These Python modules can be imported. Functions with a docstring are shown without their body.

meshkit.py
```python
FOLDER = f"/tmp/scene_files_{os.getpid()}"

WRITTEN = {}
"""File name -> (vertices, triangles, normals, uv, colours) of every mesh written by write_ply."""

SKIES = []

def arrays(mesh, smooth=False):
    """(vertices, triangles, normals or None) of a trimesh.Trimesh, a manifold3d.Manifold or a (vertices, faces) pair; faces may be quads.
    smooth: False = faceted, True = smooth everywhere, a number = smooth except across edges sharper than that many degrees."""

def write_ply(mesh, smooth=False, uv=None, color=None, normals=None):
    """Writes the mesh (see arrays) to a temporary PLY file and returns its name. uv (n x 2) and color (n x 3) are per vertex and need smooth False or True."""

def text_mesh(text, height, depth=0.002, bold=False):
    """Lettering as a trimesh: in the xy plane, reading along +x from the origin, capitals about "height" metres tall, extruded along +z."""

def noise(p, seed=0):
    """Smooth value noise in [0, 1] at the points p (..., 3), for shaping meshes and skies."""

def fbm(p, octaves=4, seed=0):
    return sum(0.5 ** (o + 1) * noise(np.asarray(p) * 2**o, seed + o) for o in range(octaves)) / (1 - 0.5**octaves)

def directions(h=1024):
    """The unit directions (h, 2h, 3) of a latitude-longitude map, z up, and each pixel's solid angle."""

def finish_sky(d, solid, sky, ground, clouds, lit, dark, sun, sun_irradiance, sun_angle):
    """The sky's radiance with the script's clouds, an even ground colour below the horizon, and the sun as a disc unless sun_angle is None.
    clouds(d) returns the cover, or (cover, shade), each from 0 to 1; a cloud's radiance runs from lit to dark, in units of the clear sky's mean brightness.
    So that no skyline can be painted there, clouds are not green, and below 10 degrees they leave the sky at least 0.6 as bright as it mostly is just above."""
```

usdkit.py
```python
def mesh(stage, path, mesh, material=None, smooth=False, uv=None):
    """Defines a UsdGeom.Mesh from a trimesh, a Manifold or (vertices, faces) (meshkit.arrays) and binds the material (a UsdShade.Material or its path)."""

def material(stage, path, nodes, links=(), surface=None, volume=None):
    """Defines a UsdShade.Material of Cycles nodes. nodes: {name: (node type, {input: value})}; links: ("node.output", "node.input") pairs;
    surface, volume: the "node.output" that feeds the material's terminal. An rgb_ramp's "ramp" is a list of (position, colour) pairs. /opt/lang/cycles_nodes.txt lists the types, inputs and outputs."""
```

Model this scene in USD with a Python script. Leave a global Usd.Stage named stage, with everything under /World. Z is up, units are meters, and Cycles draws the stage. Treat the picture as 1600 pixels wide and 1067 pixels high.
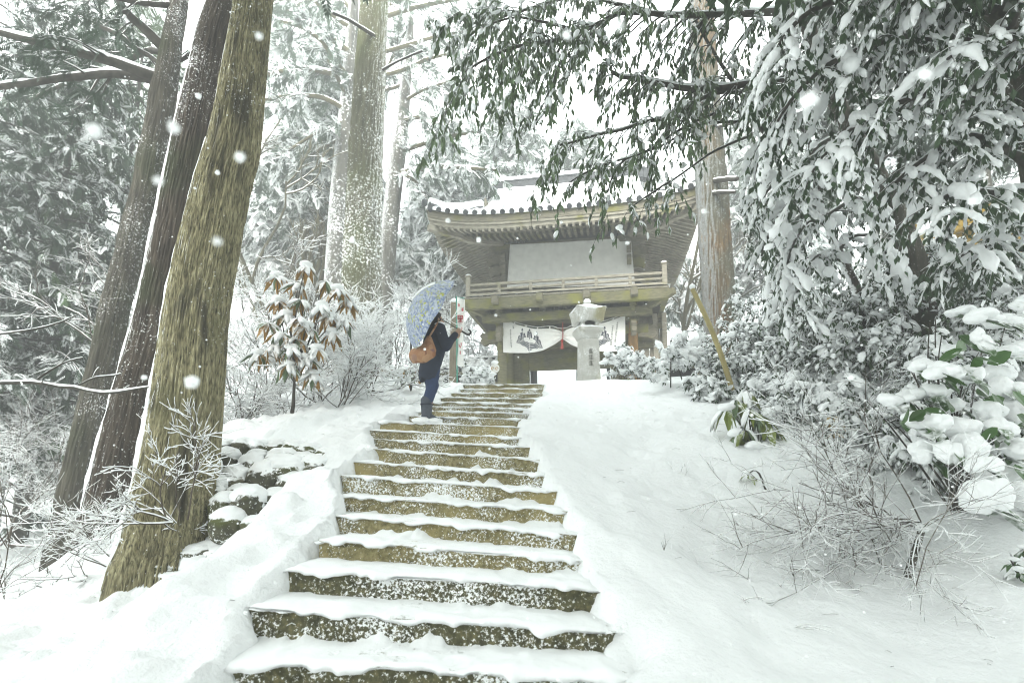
import math, random
import numpy as np
import trimesh
import usdkit
import meshkit
from meshkit import fbm, noise
from pxr import Usd, UsdGeom, UsdLux, UsdShade, Gf, Sdf, Vt
from scipy.interpolate import RBFInterpolator, RegularGridInterpolator
import shapely.geometry as sg

stage = Usd.Stage.CreateInMemory()
UsdGeom.SetStageUpAxis(stage, 'Z')
UsdGeom.SetStageMetersPerUnit(stage, 1.0)
UsdGeom.Xform.Define(stage, '/World')
UsdGeom.Scope.Define(stage, '/World/Looks')

# ------------------------------------------------------------------ camera, sky, sun, exposure
EYE = np.array([0.0, 0.0, 1.05])
FPX, PITCH, YC = 800.0, math.radians(8.0), 628.0
HOR = YC + FPX * math.tan(PITCH)
cam = UsdGeom.Camera.Define(stage, '/World/camera')
cam.CreateHorizontalApertureAttr(36.0)
cam.CreateVerticalApertureAttr(36.0 * 682 / 1024)
cam.CreateFocalLengthAttr(36.0 * FPX / 1600)
cam.CreateVerticalApertureOffsetAttr((YC - 533.5) / 1600 * 36.0)
cam.CreateClippingRangeAttr(Gf.Vec2f(0.05, 2000))
cam.CreateFStopAttr(2.4)
cam.CreateFocusDistanceAttr(7.5)
_c, _s = math.cos(PITCH), math.sin(PITCH)
cam.AddTransformOp().Set(Gf.Matrix4d(1, 0, 0, 0, 0, -_s, _c, 0, 0, -_c, -_s, 0, *map(float, EYE), 1))
cam.CreateExposureAttr(EXPO := 1.76)

SUN_EL, SUN_ROT = math.radians(34), math.radians(-163)
SKYK = 0.15
dome = UsdLux.DomeLight.Define(stage, '/World/sky')
sun = UsdLux.DistantLight.Define(stage, '/World/sun')
sun.CreateIntensityAttr(0.40)
sun.CreateAngleAttr(25.0)
sun.CreateNormalizeAttr(True)
sun.CreateColorAttr(Gf.Vec3f(1.0, 0.98, 0.94))
_d = np.array([math.sin(SUN_ROT) * math.cos(SUN_EL), math.cos(SUN_ROT) * math.cos(SUN_EL), math.sin(SUN_EL)])
_z = _d; _x = np.cross([0, 0, 1.0], _z); _x /= np.linalg.norm(_x); _y = np.cross(_z, _x)
sun.AddTransformOp().Set(Gf.Matrix4d(*_x, 0, *_y, 0, *_z, 0, 0, 0, 30, 1))


def mat(name, nodes, links, surface='p.BSDF', volume=None):
    return usdkit.material(stage, '/World/Looks/' + name, nodes, links, surface=surface, volume=volume)


skymat = mat('sky_material', {
    'sky': ('sky_texture', {'sky_type': 'single_scattering', 'sun_disc': False, 'sun_elevation': SUN_EL, 'sun_rotation': SUN_ROT}),
    'tc': ('texture_coordinate', {}),
    'nz': ('noise_texture', {'scale': 2.2, 'detail': 4.0}),
    'rp': ('rgb_ramp', {'ramp': [(0.25, (6.6, 7.15, 7.0)), (0.75, (8.15, 8.65, 8.35))]}),
    'mx': ('mix_color', {'fac': 0.93}),
    'bg': ('background_shader', {'strength': SKYK}),
}, [('tc.generated', 'nz.vector'), ('nz.fac', 'rp.fac'), ('sky.color', 'mx.a'), ('rp.color', 'mx.b'), ('mx.result', 'bg.color')], surface='bg.background')
UsdShade.MaterialBindingAPI.Apply(dome.GetPrim()).Bind(skymat)
dome.GetPrim().SetCustomDataByKey('kind', 'structure')


# ------------------------------------------------------------------ helpers: scene graph
class T:
    """A top-level thing: prim and the world point (and turn) its children are given relative to."""
    def __init__(self, prim, o=(0, 0, 0)):
        self.prim, self.o = prim, np.asarray(o, float)


def free(parent, name):
    p = f'{parent}/{name}'
    k = 1
    while stage.GetPrimAtPath(p):
        p = f'{parent}/{name}_{k:03d}'
        k += 1
    return p


COUNT = {}


def numbered(parent, name):
    k = COUNT.get((parent, name), 0)
    COUNT[(parent, name)] = k + 1
    return f'{parent}/{name}' if k == 0 else f'{parent}/{name}_{k:03d}'


def tag(prim, label=None, cat=None, group=None, kind=None):
    for k, v in (('label', label), ('category', cat), ('group', group), ('kind', kind)):
        if v:
            prim.SetCustomDataByKey(k, v)
    return prim


def thing(name, label, cat=None, loc=(0, 0, 0), group=None, kind=None, rz=0.0):
    x = UsdGeom.Xform.Define(stage, numbered('/World', name))
    x.AddTranslateOp().Set(Gf.Vec3d(*map(float, loc)))
    if rz:
        x.AddRotateZOp().Set(math.degrees(rz))
    tag(x.GetPrim(), label, cat, group, kind)
    return T(x.GetPrim(), loc)


def obj(name, mesh, m, parent=None, smooth=False, label=None, cat=None, group=None, kind=None, local=False):
    """One Mesh prim. parent: a T, or a Mesh prim returned by obj (its points are then relative to the same origin)."""
    if parent is None:
        path, o = numbered('/World', name), np.zeros(3)
    else:
        path, o = numbered(str(parent.prim.GetPath()), name), (np.zeros(3) if local else parent.o)
    v, f = mesh if isinstance(mesh, tuple) else (np.array(mesh.vertices), np.array(mesh.faces))
    v = np.asarray(v, float) - o
    if smooth in (True, False) and not (hasattr(f, 'shape') and f.shape[1] == 4):
        g = usdkit.mesh(stage, path, (v, f), m, smooth=smooth)
    else:
        g = usdkit.mesh(stage, path, (v, f), m, smooth=smooth)
    tag(g.GetPrim(), label, cat, group, kind)
    return T(g.GetPrim(), o if parent is None or not local else np.zeros(3))


# ------------------------------------------------------------------ helpers: picture to place
def at(px, py, y):
    """The point of the pixel (1600 x 1067) that lies y metres in front of the eye."""
    u, v = (px - 800) / FPX, (YC - py) / FPX
    d = np.array([u, _c - v * _s, _s + v * _c])
    return EYE + d * (y / d[1])


def pxs(y, z=2.0):
    """Pixels per metre there."""
    return FPX / (y * _c + (z - EYE[2]) * _s)


# ------------------------------------------------------------------ helpers: shapes
class MB:
    def __init__(self):
        self.v, self.f, self.n = [], [], 0

    def add(self, v, f):
        v, f = np.asarray(v, float), np.asarray(f, int)
        if f.shape[1] == 4:
            f = np.vstack([f[:, [0, 1, 2]], f[:, [0, 2, 3]]])
        self.v.append(v); self.f.append(f + self.n); self.n += len(v)
        return self

    def box(self, a, b, bev=0.0, R=None, c=None):
        v, f = boxm(a, b, bev)
        if R is not None:
            c = np.zeros(3) if c is None else np.asarray(c, float)
            v = (v - c) @ np.asarray(R).T + c
        return self.add(v, f)

    def beam(self, p, q, w, h, up=(0, 0, 1), bev=0.006):
        return self.add(*beam(p, q, w, h, up, bev))

    def get(self):
        return np.vstack(self.v), np.vstack(self.f)

    def __bool__(self):
        return self.n > 0


def boxm(a, b, bev=0.0):
    a, b = np.minimum(a, b).astype(float), np.maximum(a, b).astype(float)
    if bev <= 0:
        m = trimesh.creation.box(bounds=np.array([a, b]))
        return np.array(m.vertices), np.array(m.faces)
    bev = min(bev, 0.45 * (b - a).min())
    pts = []
    for s in np.ndindex(2, 2, 2):
        s = np.array(s)
        c = np.where(s, b, a); inw = np.where(s, -1, 1) * bev
        for k in range(3):
            p = c + inw; p[k] = c[k]; pts.append(p)
    h = trimesh.convex.convex_hull(np.array(pts))
    return np.array(h.vertices), np.array(h.faces)


def frame(d, up=(0, 0, 1)):
    d = np.asarray(d, float); d = d / np.linalg.norm(d)
    s = np.cross(up, d)
    if np.linalg.norm(s) < 1e-6:
        s = np.cross((0, 1, 0), d)
    s /= np.linalg.norm(s)
    return d, s, np.cross(d, s)


def beam(p, q, w, h, up=(0, 0, 1), bev=0.006):
    """A square timber from p to q, w wide, h high, centred on the line."""
    p, q = np.asarray(p, float), np.asarray(q, float)
    L = np.linalg.norm(q - p)
    d, s, n = frame(q - p, up)
    v, f = boxm((0, -w / 2, -h / 2), (L, w / 2, h / 2), bev)
    return p + v @ np.array([d, s, n]), f


def tube(pts, rad, sides=8, disp=None, cap=True):
    """Tube along pts with radii; disp(t_index, angle) -> multiplies the radius."""
    p = np.asarray(pts, float); n = len(p)
    rad = np.broadcast_to(np.asarray(rad, float), (n,))
    t = np.gradient(p, axis=0); t /= np.linalg.norm(t, axis=1, keepdims=True) + 1e-12
    ref = np.array([1.0, 0, 0]) if abs(t[:, 0]).mean() < 0.75 else np.array([0, 0, 1.0])
    a = np.cross(ref, t); a /= np.linalg.norm(a, axis=1, keepdims=True) + 1e-12
    b = np.cross(t, a)
    ang = np.arange(sides) * 2 * np.pi / sides
    R = np.repeat(rad[:, None], sides, 1)
    if disp is not None:
        R = R * disp(np.arange(n)[:, None], ang[None, :])
    v = p[:, None] + R[..., None] * (np.cos(ang)[None, :, None] * a[:, None] + np.sin(ang)[None, :, None] * b[:, None])
    i, j = np.meshgrid(np.arange(n - 1), np.arange(sides), indexing='ij')
    q = np.stack([i * sides + j, i * sides + (j + 1) % sides, (i + 1) * sides + (j + 1) % sides, (i + 1) * sides + j], -1).reshape(-1, 4)
    v = v.reshape(-1, 3)
    f = np.vstack([q[:, [0, 1, 2]], q[:, [0, 2, 3]]])
    if cap:
        v = np.vstack([v, p[0] - 0, p[-1]])
        k = np.arange(sides)
        f = np.vstack([f, np.stack([np.full(sides, n * sides), (k + 1) % sides, k], 1), np.stack([np.full(sides, n * sides + 1), (n - 1) * sides + k, (n - 1) * sides + (k + 1) % sides], 1)])
    return v, f


def spline(pts, n):
    """Catmull-Rom through rows of pts (any width)."""
    p = np.asarray(pts, float)
    if len(p) < 3:
        return p[0] + (p[-1] - p[0]) * np.linspace(0, 1, n)[:, None]
    from scipy.interpolate import PchipInterpolator
    d = np.r_[0, np.cumsum(np.linalg.norm(np.diff(p[:, :3], axis=0), axis=1))]
    return PchipInterpolator(d, p)(np.linspace(0, d[-1], n))


def tubes(lines, sides=4, grow=1.0, lift=0.0, steep=None):
    """Many polylines (pts, radii) as one mesh. lift: moved up by lift x radius (snow lying on them); steep: lines steeper than that carry less."""
    mb = MB()
    for pts, r in lines:
        pts = np.asarray(pts, float); r = np.broadcast_to(np.asarray(r, float), (len(pts),)) * grow
        if steep is not None:
            t = np.gradient(pts, axis=0); t /= np.linalg.norm(t, axis=1, keepdims=True) + 1e-9
            k = np.clip(1.25 - np.abs(t[:, 2]) / steep, 0.0, 1)
            if k.max() < 0.15:
                continue
            r = r * k + 0.0005
        if lift:
            pts = pts + np.stack([0 * r, 0 * r, r * lift], 1)
        mb.add(*tube(pts, r, sides, cap=False))
    return mb.get() if mb else None


def grid(P):
    """Grid of points (n, m, 3) as a quad sheet."""
    n, m = P.shape[:2]
    i, j = np.meshgrid(np.arange(n - 1), np.arange(m - 1), indexing='ij')
    a = i * m + j
    f = np.stack([a, a + 1, a + m + 1, a + m], -1).reshape(-1, 4)
    return P.reshape(-1, 3), np.vstack([f[:, [0, 1, 2]], f[:, [0, 2, 3]]])


def stamp(tv, tf, pos, rot, scl):
    """Copies of a template (tv, tf) under rotations (n,3,3: columns are the axes) and scales, baked into one mesh."""
    pos = np.asarray(pos, float); n = len(pos)
    scl = np.asarray(scl, float)
    if scl.ndim == 1:
        scl = np.repeat(scl[:, None], 3, 1)
    v = np.einsum('nij,nkj->nki', rot, tv[None] * scl[:, None, :]) + pos[:, None, :]
    f = tf[None] + (np.arange(n) * len(tv))[:, None, None]
    return v.reshape(-1, 3), f.reshape(-1, 3)


def rots(d, up, roll=None):
    """Rotations whose x axis is d and whose z axis lies near up."""
    d = d / (np.linalg.norm(d, axis=1, keepdims=True) + 1e-9)
    s = np.cross(up, d); ln = np.linalg.norm(s, axis=1, keepdims=True)
    s = np.where(ln < 1e-4, [0, 1.0, 0], s / np.maximum(ln, 1e-9))
    n = np.cross(d, s)
    if roll is not None:
        c, q = np.cos(roll)[:, None], np.sin(roll)[:, None]
        s, n = c * s + q * n, c * n - q * s
    return np.stack([d, s, n], -1)


def poly(pts, depth, fn):
    """Extrude the outline pts (2-D) by depth and map (x, y, d) to 3-D with fn on arrays."""
    m = trimesh.creation.extrude_polygon(sg.Polygon(pts).buffer(0), depth, engine='earcut')
    return fn(np.array(m.vertices)), np.array(m.faces)


_ico = [trimesh.creation.icosphere(k) for k in range(4)]
ICO = [(np.array(m.vertices), np.array(m.faces)) for m in _ico]


def blob(c, r, seed=0, level=2, amp=0.25, fr=1.6):
    v, f = ICO[level]
    k = 1 + amp * (fbm(v * fr + seed * 7.31, 3, seed) - 0.5) * 2
    return np.asarray(c) + v * k[:, None] * np.asarray(r), f


# ------------------------------------------------------------------ materials
SNOW = (0.87, 0.885, 0.885)


def coat(name, ramp, scale=3.0, stretch=(1, 1, 1), snow=None, wind=None, speck=None, moss=None, rough=0.8, bump=0.4, dist=0.01, detail=5.0, snowcol=SNOW, obj_space=False, extra=None):
    """A procedural surface: noise-ramped base colour, moss patches, and snow where the surface faces up, where the wind drove it, or as specks.
    snow=(t0, t1) on normal.z; wind=(vector, t0, t1); speck=(scale, t0, t1); moss=(colour, scale, t0, t1)."""
    N = {'tc': ('texture_coordinate', {}), 'g': ('geometry', {}), 'mp': ('mapping', {'scale': stretch}),
         'n1': ('noise_texture', {'scale': scale, 'detail': detail, 'roughness': 0.6}), 'r1': ('rgb_ramp', {'ramp': ramp}),
         'p': ('principled_bsdf', {'roughness': rough, 'specular_ior_level': 0.25})}
    src = 'tc.object' if obj_space else 'g.position'
    L = [(src, 'mp.vector'), ('mp.vector', 'n1.vector'), ('n1.fac', 'r1.fac')]
    col = 'r1.color'
    if moss:
        c, sc, t0, t1 = moss
        N |= {'nm': ('noise_texture', {'scale': sc, 'detail': 4.0}), 'rm': ('map_range', {'range_type': 'smoothstep', 'from_min': t0, 'from_max': t1}), 'mm': ('mix_color', {'b': c})}
        L += [(src, 'nm.vector'), ('nm.fac', 'rm.value'), ('rm.result', 'mm.fac'), (col, 'mm.a')]
        col = 'mm.result'
    if extra:
        c, sc, st, t0, t1 = extra
        N |= {'me': ('mapping', {'scale': st}), 'ne': ('noise_texture', {'scale': sc, 'detail': 4.0}), 're': ('map_range', {'range_type': 'smoothstep', 'from_min': t0, 'from_max': t1}), 'mxe': ('mix_color', {'b': c})}
        L += [(src, 'me.vector'), ('me.vector', 'ne.vector'), ('ne.fac', 're.value'), ('re.result', 'mxe.fac'), (col, 'mxe.a')]
        col = 'mxe.result'
    facs = []
    if snow or wind:
        N |= {'ns': ('noise_texture', {'scale': 22.0, 'detail': 3.0}), 'no': ('math', {'math_type': 'multiply_add', 'value2': 0.9, 'value3': -0.45})}
        L += [(src, 'ns.vector'), ('ns.fac', 'no.value1')]
    if snow:
        N |= {'sx': ('separate_xyz', {}), 'sa': ('math', {'math_type': 'add'}), 'sr': ('map_range', {'range_type': 'smoothstep', 'from_min': snow[0], 'from_max': snow[1]})}
        L += [('g.normal', 'sx.vector'), ('sx.z', 'sa.value1'), ('no.value', 'sa.value2'), ('sa.value', 'sr.value')]
        facs.append('sr.result')
    if wind:
        w, t0, t1 = wind
        N |= {'wd': ('vector_math', {'math_type': 'dot_product', 'vector2': w}), 'wa': ('math', {'math_type': 'add'}), 'wr': ('map_range', {'range_type': 'smoothstep', 'from_min': t0, 'from_max': t1})}
        L += [('g.normal', 'wd.vector1'), ('wd.value', 'wa.value1'), ('no.value', 'wa.value2'), ('wa.value', 'wr.value')]
        facs.append('wr.result')
    if speck:
        sc, t0, t1 = speck[:3]
        N |= {'nk': ('noise_texture', {'scale': sc, 'detail': 3.0, 'roughness': 0.7}), 'kr': ('map_range', {'range_type': 'smoothstep', 'from_min': t0, 'from_max': t1})}
        L += [(src, 'nk.vector')]
        if len(speck) > 3:   # patchiness
            N |= {'nq': ('noise_texture', {'scale': speck[3], 'detail': 2.0}), 'qa': ('math', {'math_type': 'multiply_add', 'value2': 0.5, 'value3': -0.25}), 'qb': ('math', {'math_type': 'add'})}
            L += [(src, 'nq.vector'), ('nq.fac', 'qa.value1'), ('nk.fac', 'qb.value1'), ('qa.value', 'qb.value2'), ('qb.value', 'kr.value')]
        else:
            L += [('nk.fac', 'kr.value')]
        facs.append('kr.result')
    if facs:
        f = facs[0]
        for k, g in enumerate(facs[1:]):
            N[f'mxf{k}'] = ('math', {'math_type': 'maximum'})
            L += [(f, f'mxf{k}.value1'), (g, f'mxf{k}.value2')]
            f = f'mxf{k}.value'
        N['ms'] = ('mix_color', {'b': snowcol})
        L += [(f, 'ms.fac'), (col, 'ms.a')]
        col = 'ms.result'
    L.append((col, 'p.base_color'))
    if bump:
        N['b'] = ('bump', {'strength': bump, 'distance': dist})
        L += [('n1.fac', 'b.height'), ('b.normal', 'p.normal')]
    return mat(name, N, L)


def snow_material(name, sc=14.0, bump=0.35, col=SNOW, dist=0.02):
    return mat(name, {
        'g': ('geometry', {}), 'n': ('noise_texture', {'scale': sc, 'detail': 8.0, 'roughness': 0.62}), 'n2': ('noise_texture', {'scale': 1.3, 'detail': 3.0}),
        'r': ('rgb_ramp', {'ramp': [(0.3, tuple(c * 0.965 for c in col)), (0.7, col)]}),
        'b': ('bump', {'strength': bump, 'distance': dist}),
        'p': ('principled_bsdf', {'roughness': 0.75, 'specular_ior_level': 0.15})},
        [('g.position', 'n.vector'), ('g.position', 'n2.vector'), ('n2.fac', 'r.fac'), ('r.color', 'p.base_color'), ('n.fac', 'b.height'), ('b.normal', 'p.normal')])


def plain(name, col, rough=0.7, vary=0.25, sc=20.0, bump=0.1):
    return coat(name, [(0.3, tuple(c * (1 - vary) for c in col)), (0.7, tuple(min(1, c * (1 + vary)) for c in col))], scale=sc, rough=rough, bump=bump, dist=0.004)


M_SNOW = snow_material('snow')
M_GROUND = snow_material('ground_snow', 16.0, 0.75, dist=0.035)
# ------------------------------------------------------------------ the setting: ground
STEPS = [  # left end, right end (pixels of the stone's upper front edge)
    ((318, 1040), (968, 1052)), ((384, 955), (946, 983)), ((436, 892), (936, 917)), ((497, 846), (905, 872)), ((516, 808), (892, 832)),
    ((517, 775), (880, 796)), ((533, 744), (862, 766)), ((545, 720), (852, 742)), ((583, 701), (844, 719)), ((583, 685), (824, 699)),
    ((578, 671), (823, 685)), ((580, 657), (812, 668)), ((640, 648), (820, 656)), ((645, 640), (822, 647)), ((668, 633), (824, 639)),
    ((672, 626), (838, 632)), ((690, 619), (848, 624)), ((702, 612), (850, 616)), ((715, 605.5), (854, 608.5)), ((725, 599), (857, 601))]
YS = [2.36]
for _k in range(1, len(STEPS)):
    YS.append(YS[-1] + min(0.285 + 0.022 * _k, 0.44))
STEP3 = []
for (l, r), y in zip(STEPS, YS):
    zc = at(*((np.array(l) + r) / 2), y)[2]
    # ends: on the plane z = zc along the pixel's ray
    e = []
    for q in (l, r):
        p1 = at(q[0], q[1], y)
        e.append(np.array([p1[0], y + (0.10 if q is l else -0.10) * min(1, (y - 2) / 3 + 0.4), p1[2]]))
    STEP3.append((e[0], e[1]))

CTRL = []
for (a, b) in STEP3:
    CTRL += [(a[0] - 0.20, a[1] + 0.1, a[2] + 0.04), (b[0] + 0.20, b[1] + 0.1, b[2] + 0.05), (a[0] - 0.55, a[1] + 0.1, a[2] + 0.06), (b[0] + 0.7, b[1] + 0.1, b[2] - 0.05)]
for q in [(0, 1050, 2.6), (150, 1060, 2.5), (0, 965, 4.3), (100, 930, 4.6), (200, 895, 5.0), (300, 850, 5.0), (345, 835, 5.1), (250, 985, 3.4), (420, 835, 4.8), (345, 900, 4.2),
          (470, 775, 5.2), (500, 740, 5.4), (440, 668, 6.6), (360, 655, 6.8), (520, 650, 7.0), (600, 605, 9.2), (640, 597, 10.0), (560, 620, 8.5), (560, 590, 12.5), (480, 600, 10.5), (400, 600, 11.0),
          (1000, 1050, 2.5), (1200, 1050, 2.6), (1500, 1050, 2.7), (1600, 1000, 3.0), (1100, 900, 3.7), (1300, 950, 3.3), (1440, 890, 3.9), (1590, 880, 3.9), (1250, 850, 4.4), (1100, 780, 5.0), (1000, 700, 6.6),
          (1100, 690, 6.5), (1150, 660, 7.2), (1250, 740, 5.4), (1380, 770, 4.9), (1500, 790, 4.6), (1600, 760, 4.6), (1300, 620, 7.2), (1400, 620, 6.4), (1500, 640, 5.8), (1600, 620, 5.4), (1200, 605, 8.6), (1100, 596, 10.0),
          (1000, 596, 10.5), (930, 592, 11.0), (870, 597, 10.6), (1300, 530, 9.0), (1400, 490, 9.0), (1500, 450, 9.0), (1600, 430, 8.5), (1200, 570, 10.5), (1150, 575, 13.0), (1400, 400, 14.0), (1600, 330, 14.0)]:
    CTRL.append(tuple(at(*q)))
GZ = 2.86                        # the level of the gate's yard
for q in [(0, 11.3, 2.86), (-1, 14, GZ), (1, 17, GZ), (4, 17, GZ), (-2, 18, GZ), (2, 22, GZ), (5, 20, GZ), (-4, 20, 3.2), (2, 26, GZ + 1.2), (-8, 22, 3.6), (8, 22, 4.6), (2, 34, 8.0), (-10, 36, 8.5), (14, 36, 11), (-24, 40, 9), (26, 40, 14), (0, 60, 13), (-30, 60, 13), (30, 60, 16),
          (12, 14, 7.0), (20, 20, 11), (20, 6, 8), (38, 20, 14), (38, 0, 11), (8, 4, 2.6), (8, 1, 2.0), (20, -5, 6), (0, -4, -0.6), (-6, -4, -0.8), (6, -4, 0.3), (0, 1, 0.02), (1, 1.5, 0.05), (-2, 1, 0.0), (0, -12, -2), (-10, -12, -3), (15, -12, 2),
          (-5.2, 5, -0.35), (-6.5, 7.5, -0.75), (-9, 6, -1.5), (-9, 10, -0.6), (-6, 10, 1.4), (-12, 14, 0.5), (-16, 10, -2.5), (-16, 20, 1.5), (-30, 20, -1), (-30, 5, -6), (-12, 2, -2.2), (-5, 2, -0.4), (-8, 0, -1.2), (-20, 30, 4.5), (-5, 8, 0.7)]:
    CTRL.append(q)
CTRL = np.array(CTRL, float)
_rbf = RBFInterpolator(CTRL[:, :2], CTRL[:, 2], kernel='linear', smoothing=0.03, neighbors=40)


def warp(a, b, fine0, fine1, d0, d1):
    out, x = [fine0], fine0
    while x < fine1:
        x += d0; out.append(x)
    d = d0
    while x < b:
        d = min(d * 1.12, d1); x += d; out.append(x)
    x, d = fine0, d0
    while x > a:
        d = min(d * 1.12, d1); x -= d; out.insert(0, x)
    return np.array(out)


GX, GY = warp(-36, 36, -3.6, 4.6, 0.045, 2.0), warp(-16, 60, 1.9, 9.2, 0.045, 2.0)
_xx, _yy = np.meshgrid(GX, GY, indexing='ij')
_z = _rbf(np.stack([_xx.ravel(), _yy.ravel()], 1)).reshape(_xx.shape)
from scipy.ndimage import gaussian_filter
# the stairs' footprint: the ground dips under the blocks
_ys = np.array([0.5 * (a[1] + b[1]) for a, b in STEP3]); _zs = np.array([0.5 * (a[2] + b[2]) for a, b in STEP3])
_xl = np.interp(_yy, _ys, [a[0] for a, b in STEP3]); _xr = np.interp(_yy, _ys, [b[0] for a, b in STEP3])
_wob = 0.13 * (fbm(np.stack([_xx * 1.5, _yy * 3.2, 0 * _xx], -1), 3, 5) - 0.5) * 2
_in = np.clip((_xx - _xl + 0.01 + _wob) / 0.09, 0, 1) * np.clip((_xr + 0.03 - _xx + _wob) / 0.09, 0, 1) * np.clip((_yy - _ys[0] + 0.75) / 0.15, 0, 1) * np.clip((_ys[-1] + 0.45 - _yy) / 0.2, 0, 1)
_base = np.interp(_yy, np.r_[1.0, _ys[0] - 0.05, _ys], np.r_[-0.1, 0.22, _zs]) - 0.27
_P = np.stack([_xx, _yy, 0 * _xx], -1)
_rough = np.clip((12 - np.hypot(_xx, _yy - 4)) / 8, 0.25, 1)
_z = _z + _rough * (0.16 * (fbm(_P * 0.9, 3, 1) - 0.5) + 0.075 * (fbm(_P * 3.1, 3, 2) - 0.5) + 0.05 * np.clip(fbm(_P * 6.5, 2, 3) - 0.52, 0, 1) * 4 * np.clip(-_xx * 0.9 - 0.1, 0.25, 1))
_z += _rough * 0.034 * (fbm(_P * 11, 3, 6) - 0.5)
_r = np.random.default_rng(9)
for _k in range(95):      # old prints and fallen clods, softened by later snow
    _fx, _fy = (_r.uniform(0.7, 2.6), _r.uniform(2.6, 8.5)) if _k < 55 else (_r.uniform(-3.4, -1.5), _r.uniform(2.5, 6.0))
    _g = np.exp(-(((_xx - _fx) / _r.uniform(0.06, 0.11)) ** 2 + ((_yy - _fy) / _r.uniform(0.08, 0.16)) ** 2))
    _z += _g * (_r.uniform(-0.085, -0.03) if _r.random() < 0.6 else _r.uniform(0.015, 0.05))
_far = np.clip((np.hypot(_xx, _yy) - 20) / 20, 0, 1)
_z += _far * 2.0 * (fbm(_P * 0.12, 3, 4) - 0.5)
_zg = _z * (1 - _in) + np.minimum(_base, _z) * _in
_ground = RegularGridInterpolator((GX, GY), _z, bounds_error=False, fill_value=None)


def gz(x, y):
    return float(_ground((x, y)))


gv, gf = grid(np.stack([_xx, _yy, _zg], -1))
obj('snowy_ground', (gv, gf[:, ::-1]), M_GROUND, smooth=True, label='deep white snow covering the slope and the forest floor', kind='structure')

# ------------------------------------------------------------------ stairs
M_STEP = coat('step_stone', [(0.25, (0.050, 0.047, 0.024)), (0.46, (0.19, 0.165, 0.075)), (0.75, (0.36, 0.315, 0.17))], scale=30, snow=(0.72, 0.95), speck=(64, 0.555, 0.64, 2.6), moss=((0.33, 0.275, 0.12), 1.1, 0.50, 0.66), bump=0.9, dist=0.02, detail=7)
M_STEP_DARK = coat('step_stone_dark', [(0.25, (0.030, 0.032, 0.020)), (0.5, (0.10, 0.096, 0.050)), (0.8, (0.25, 0.215, 0.10))], scale=30, snow=(0.72, 0.95), speck=(60, 0.54, 0.62, 2.2), bump=0.9, dist=0.02, detail=7)
stairs = thing('stone_stairs', 'long flight of mossy stone steps under snow climbing to the gate', kind='structure')
rng = np.random.default_rng(3)


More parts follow.
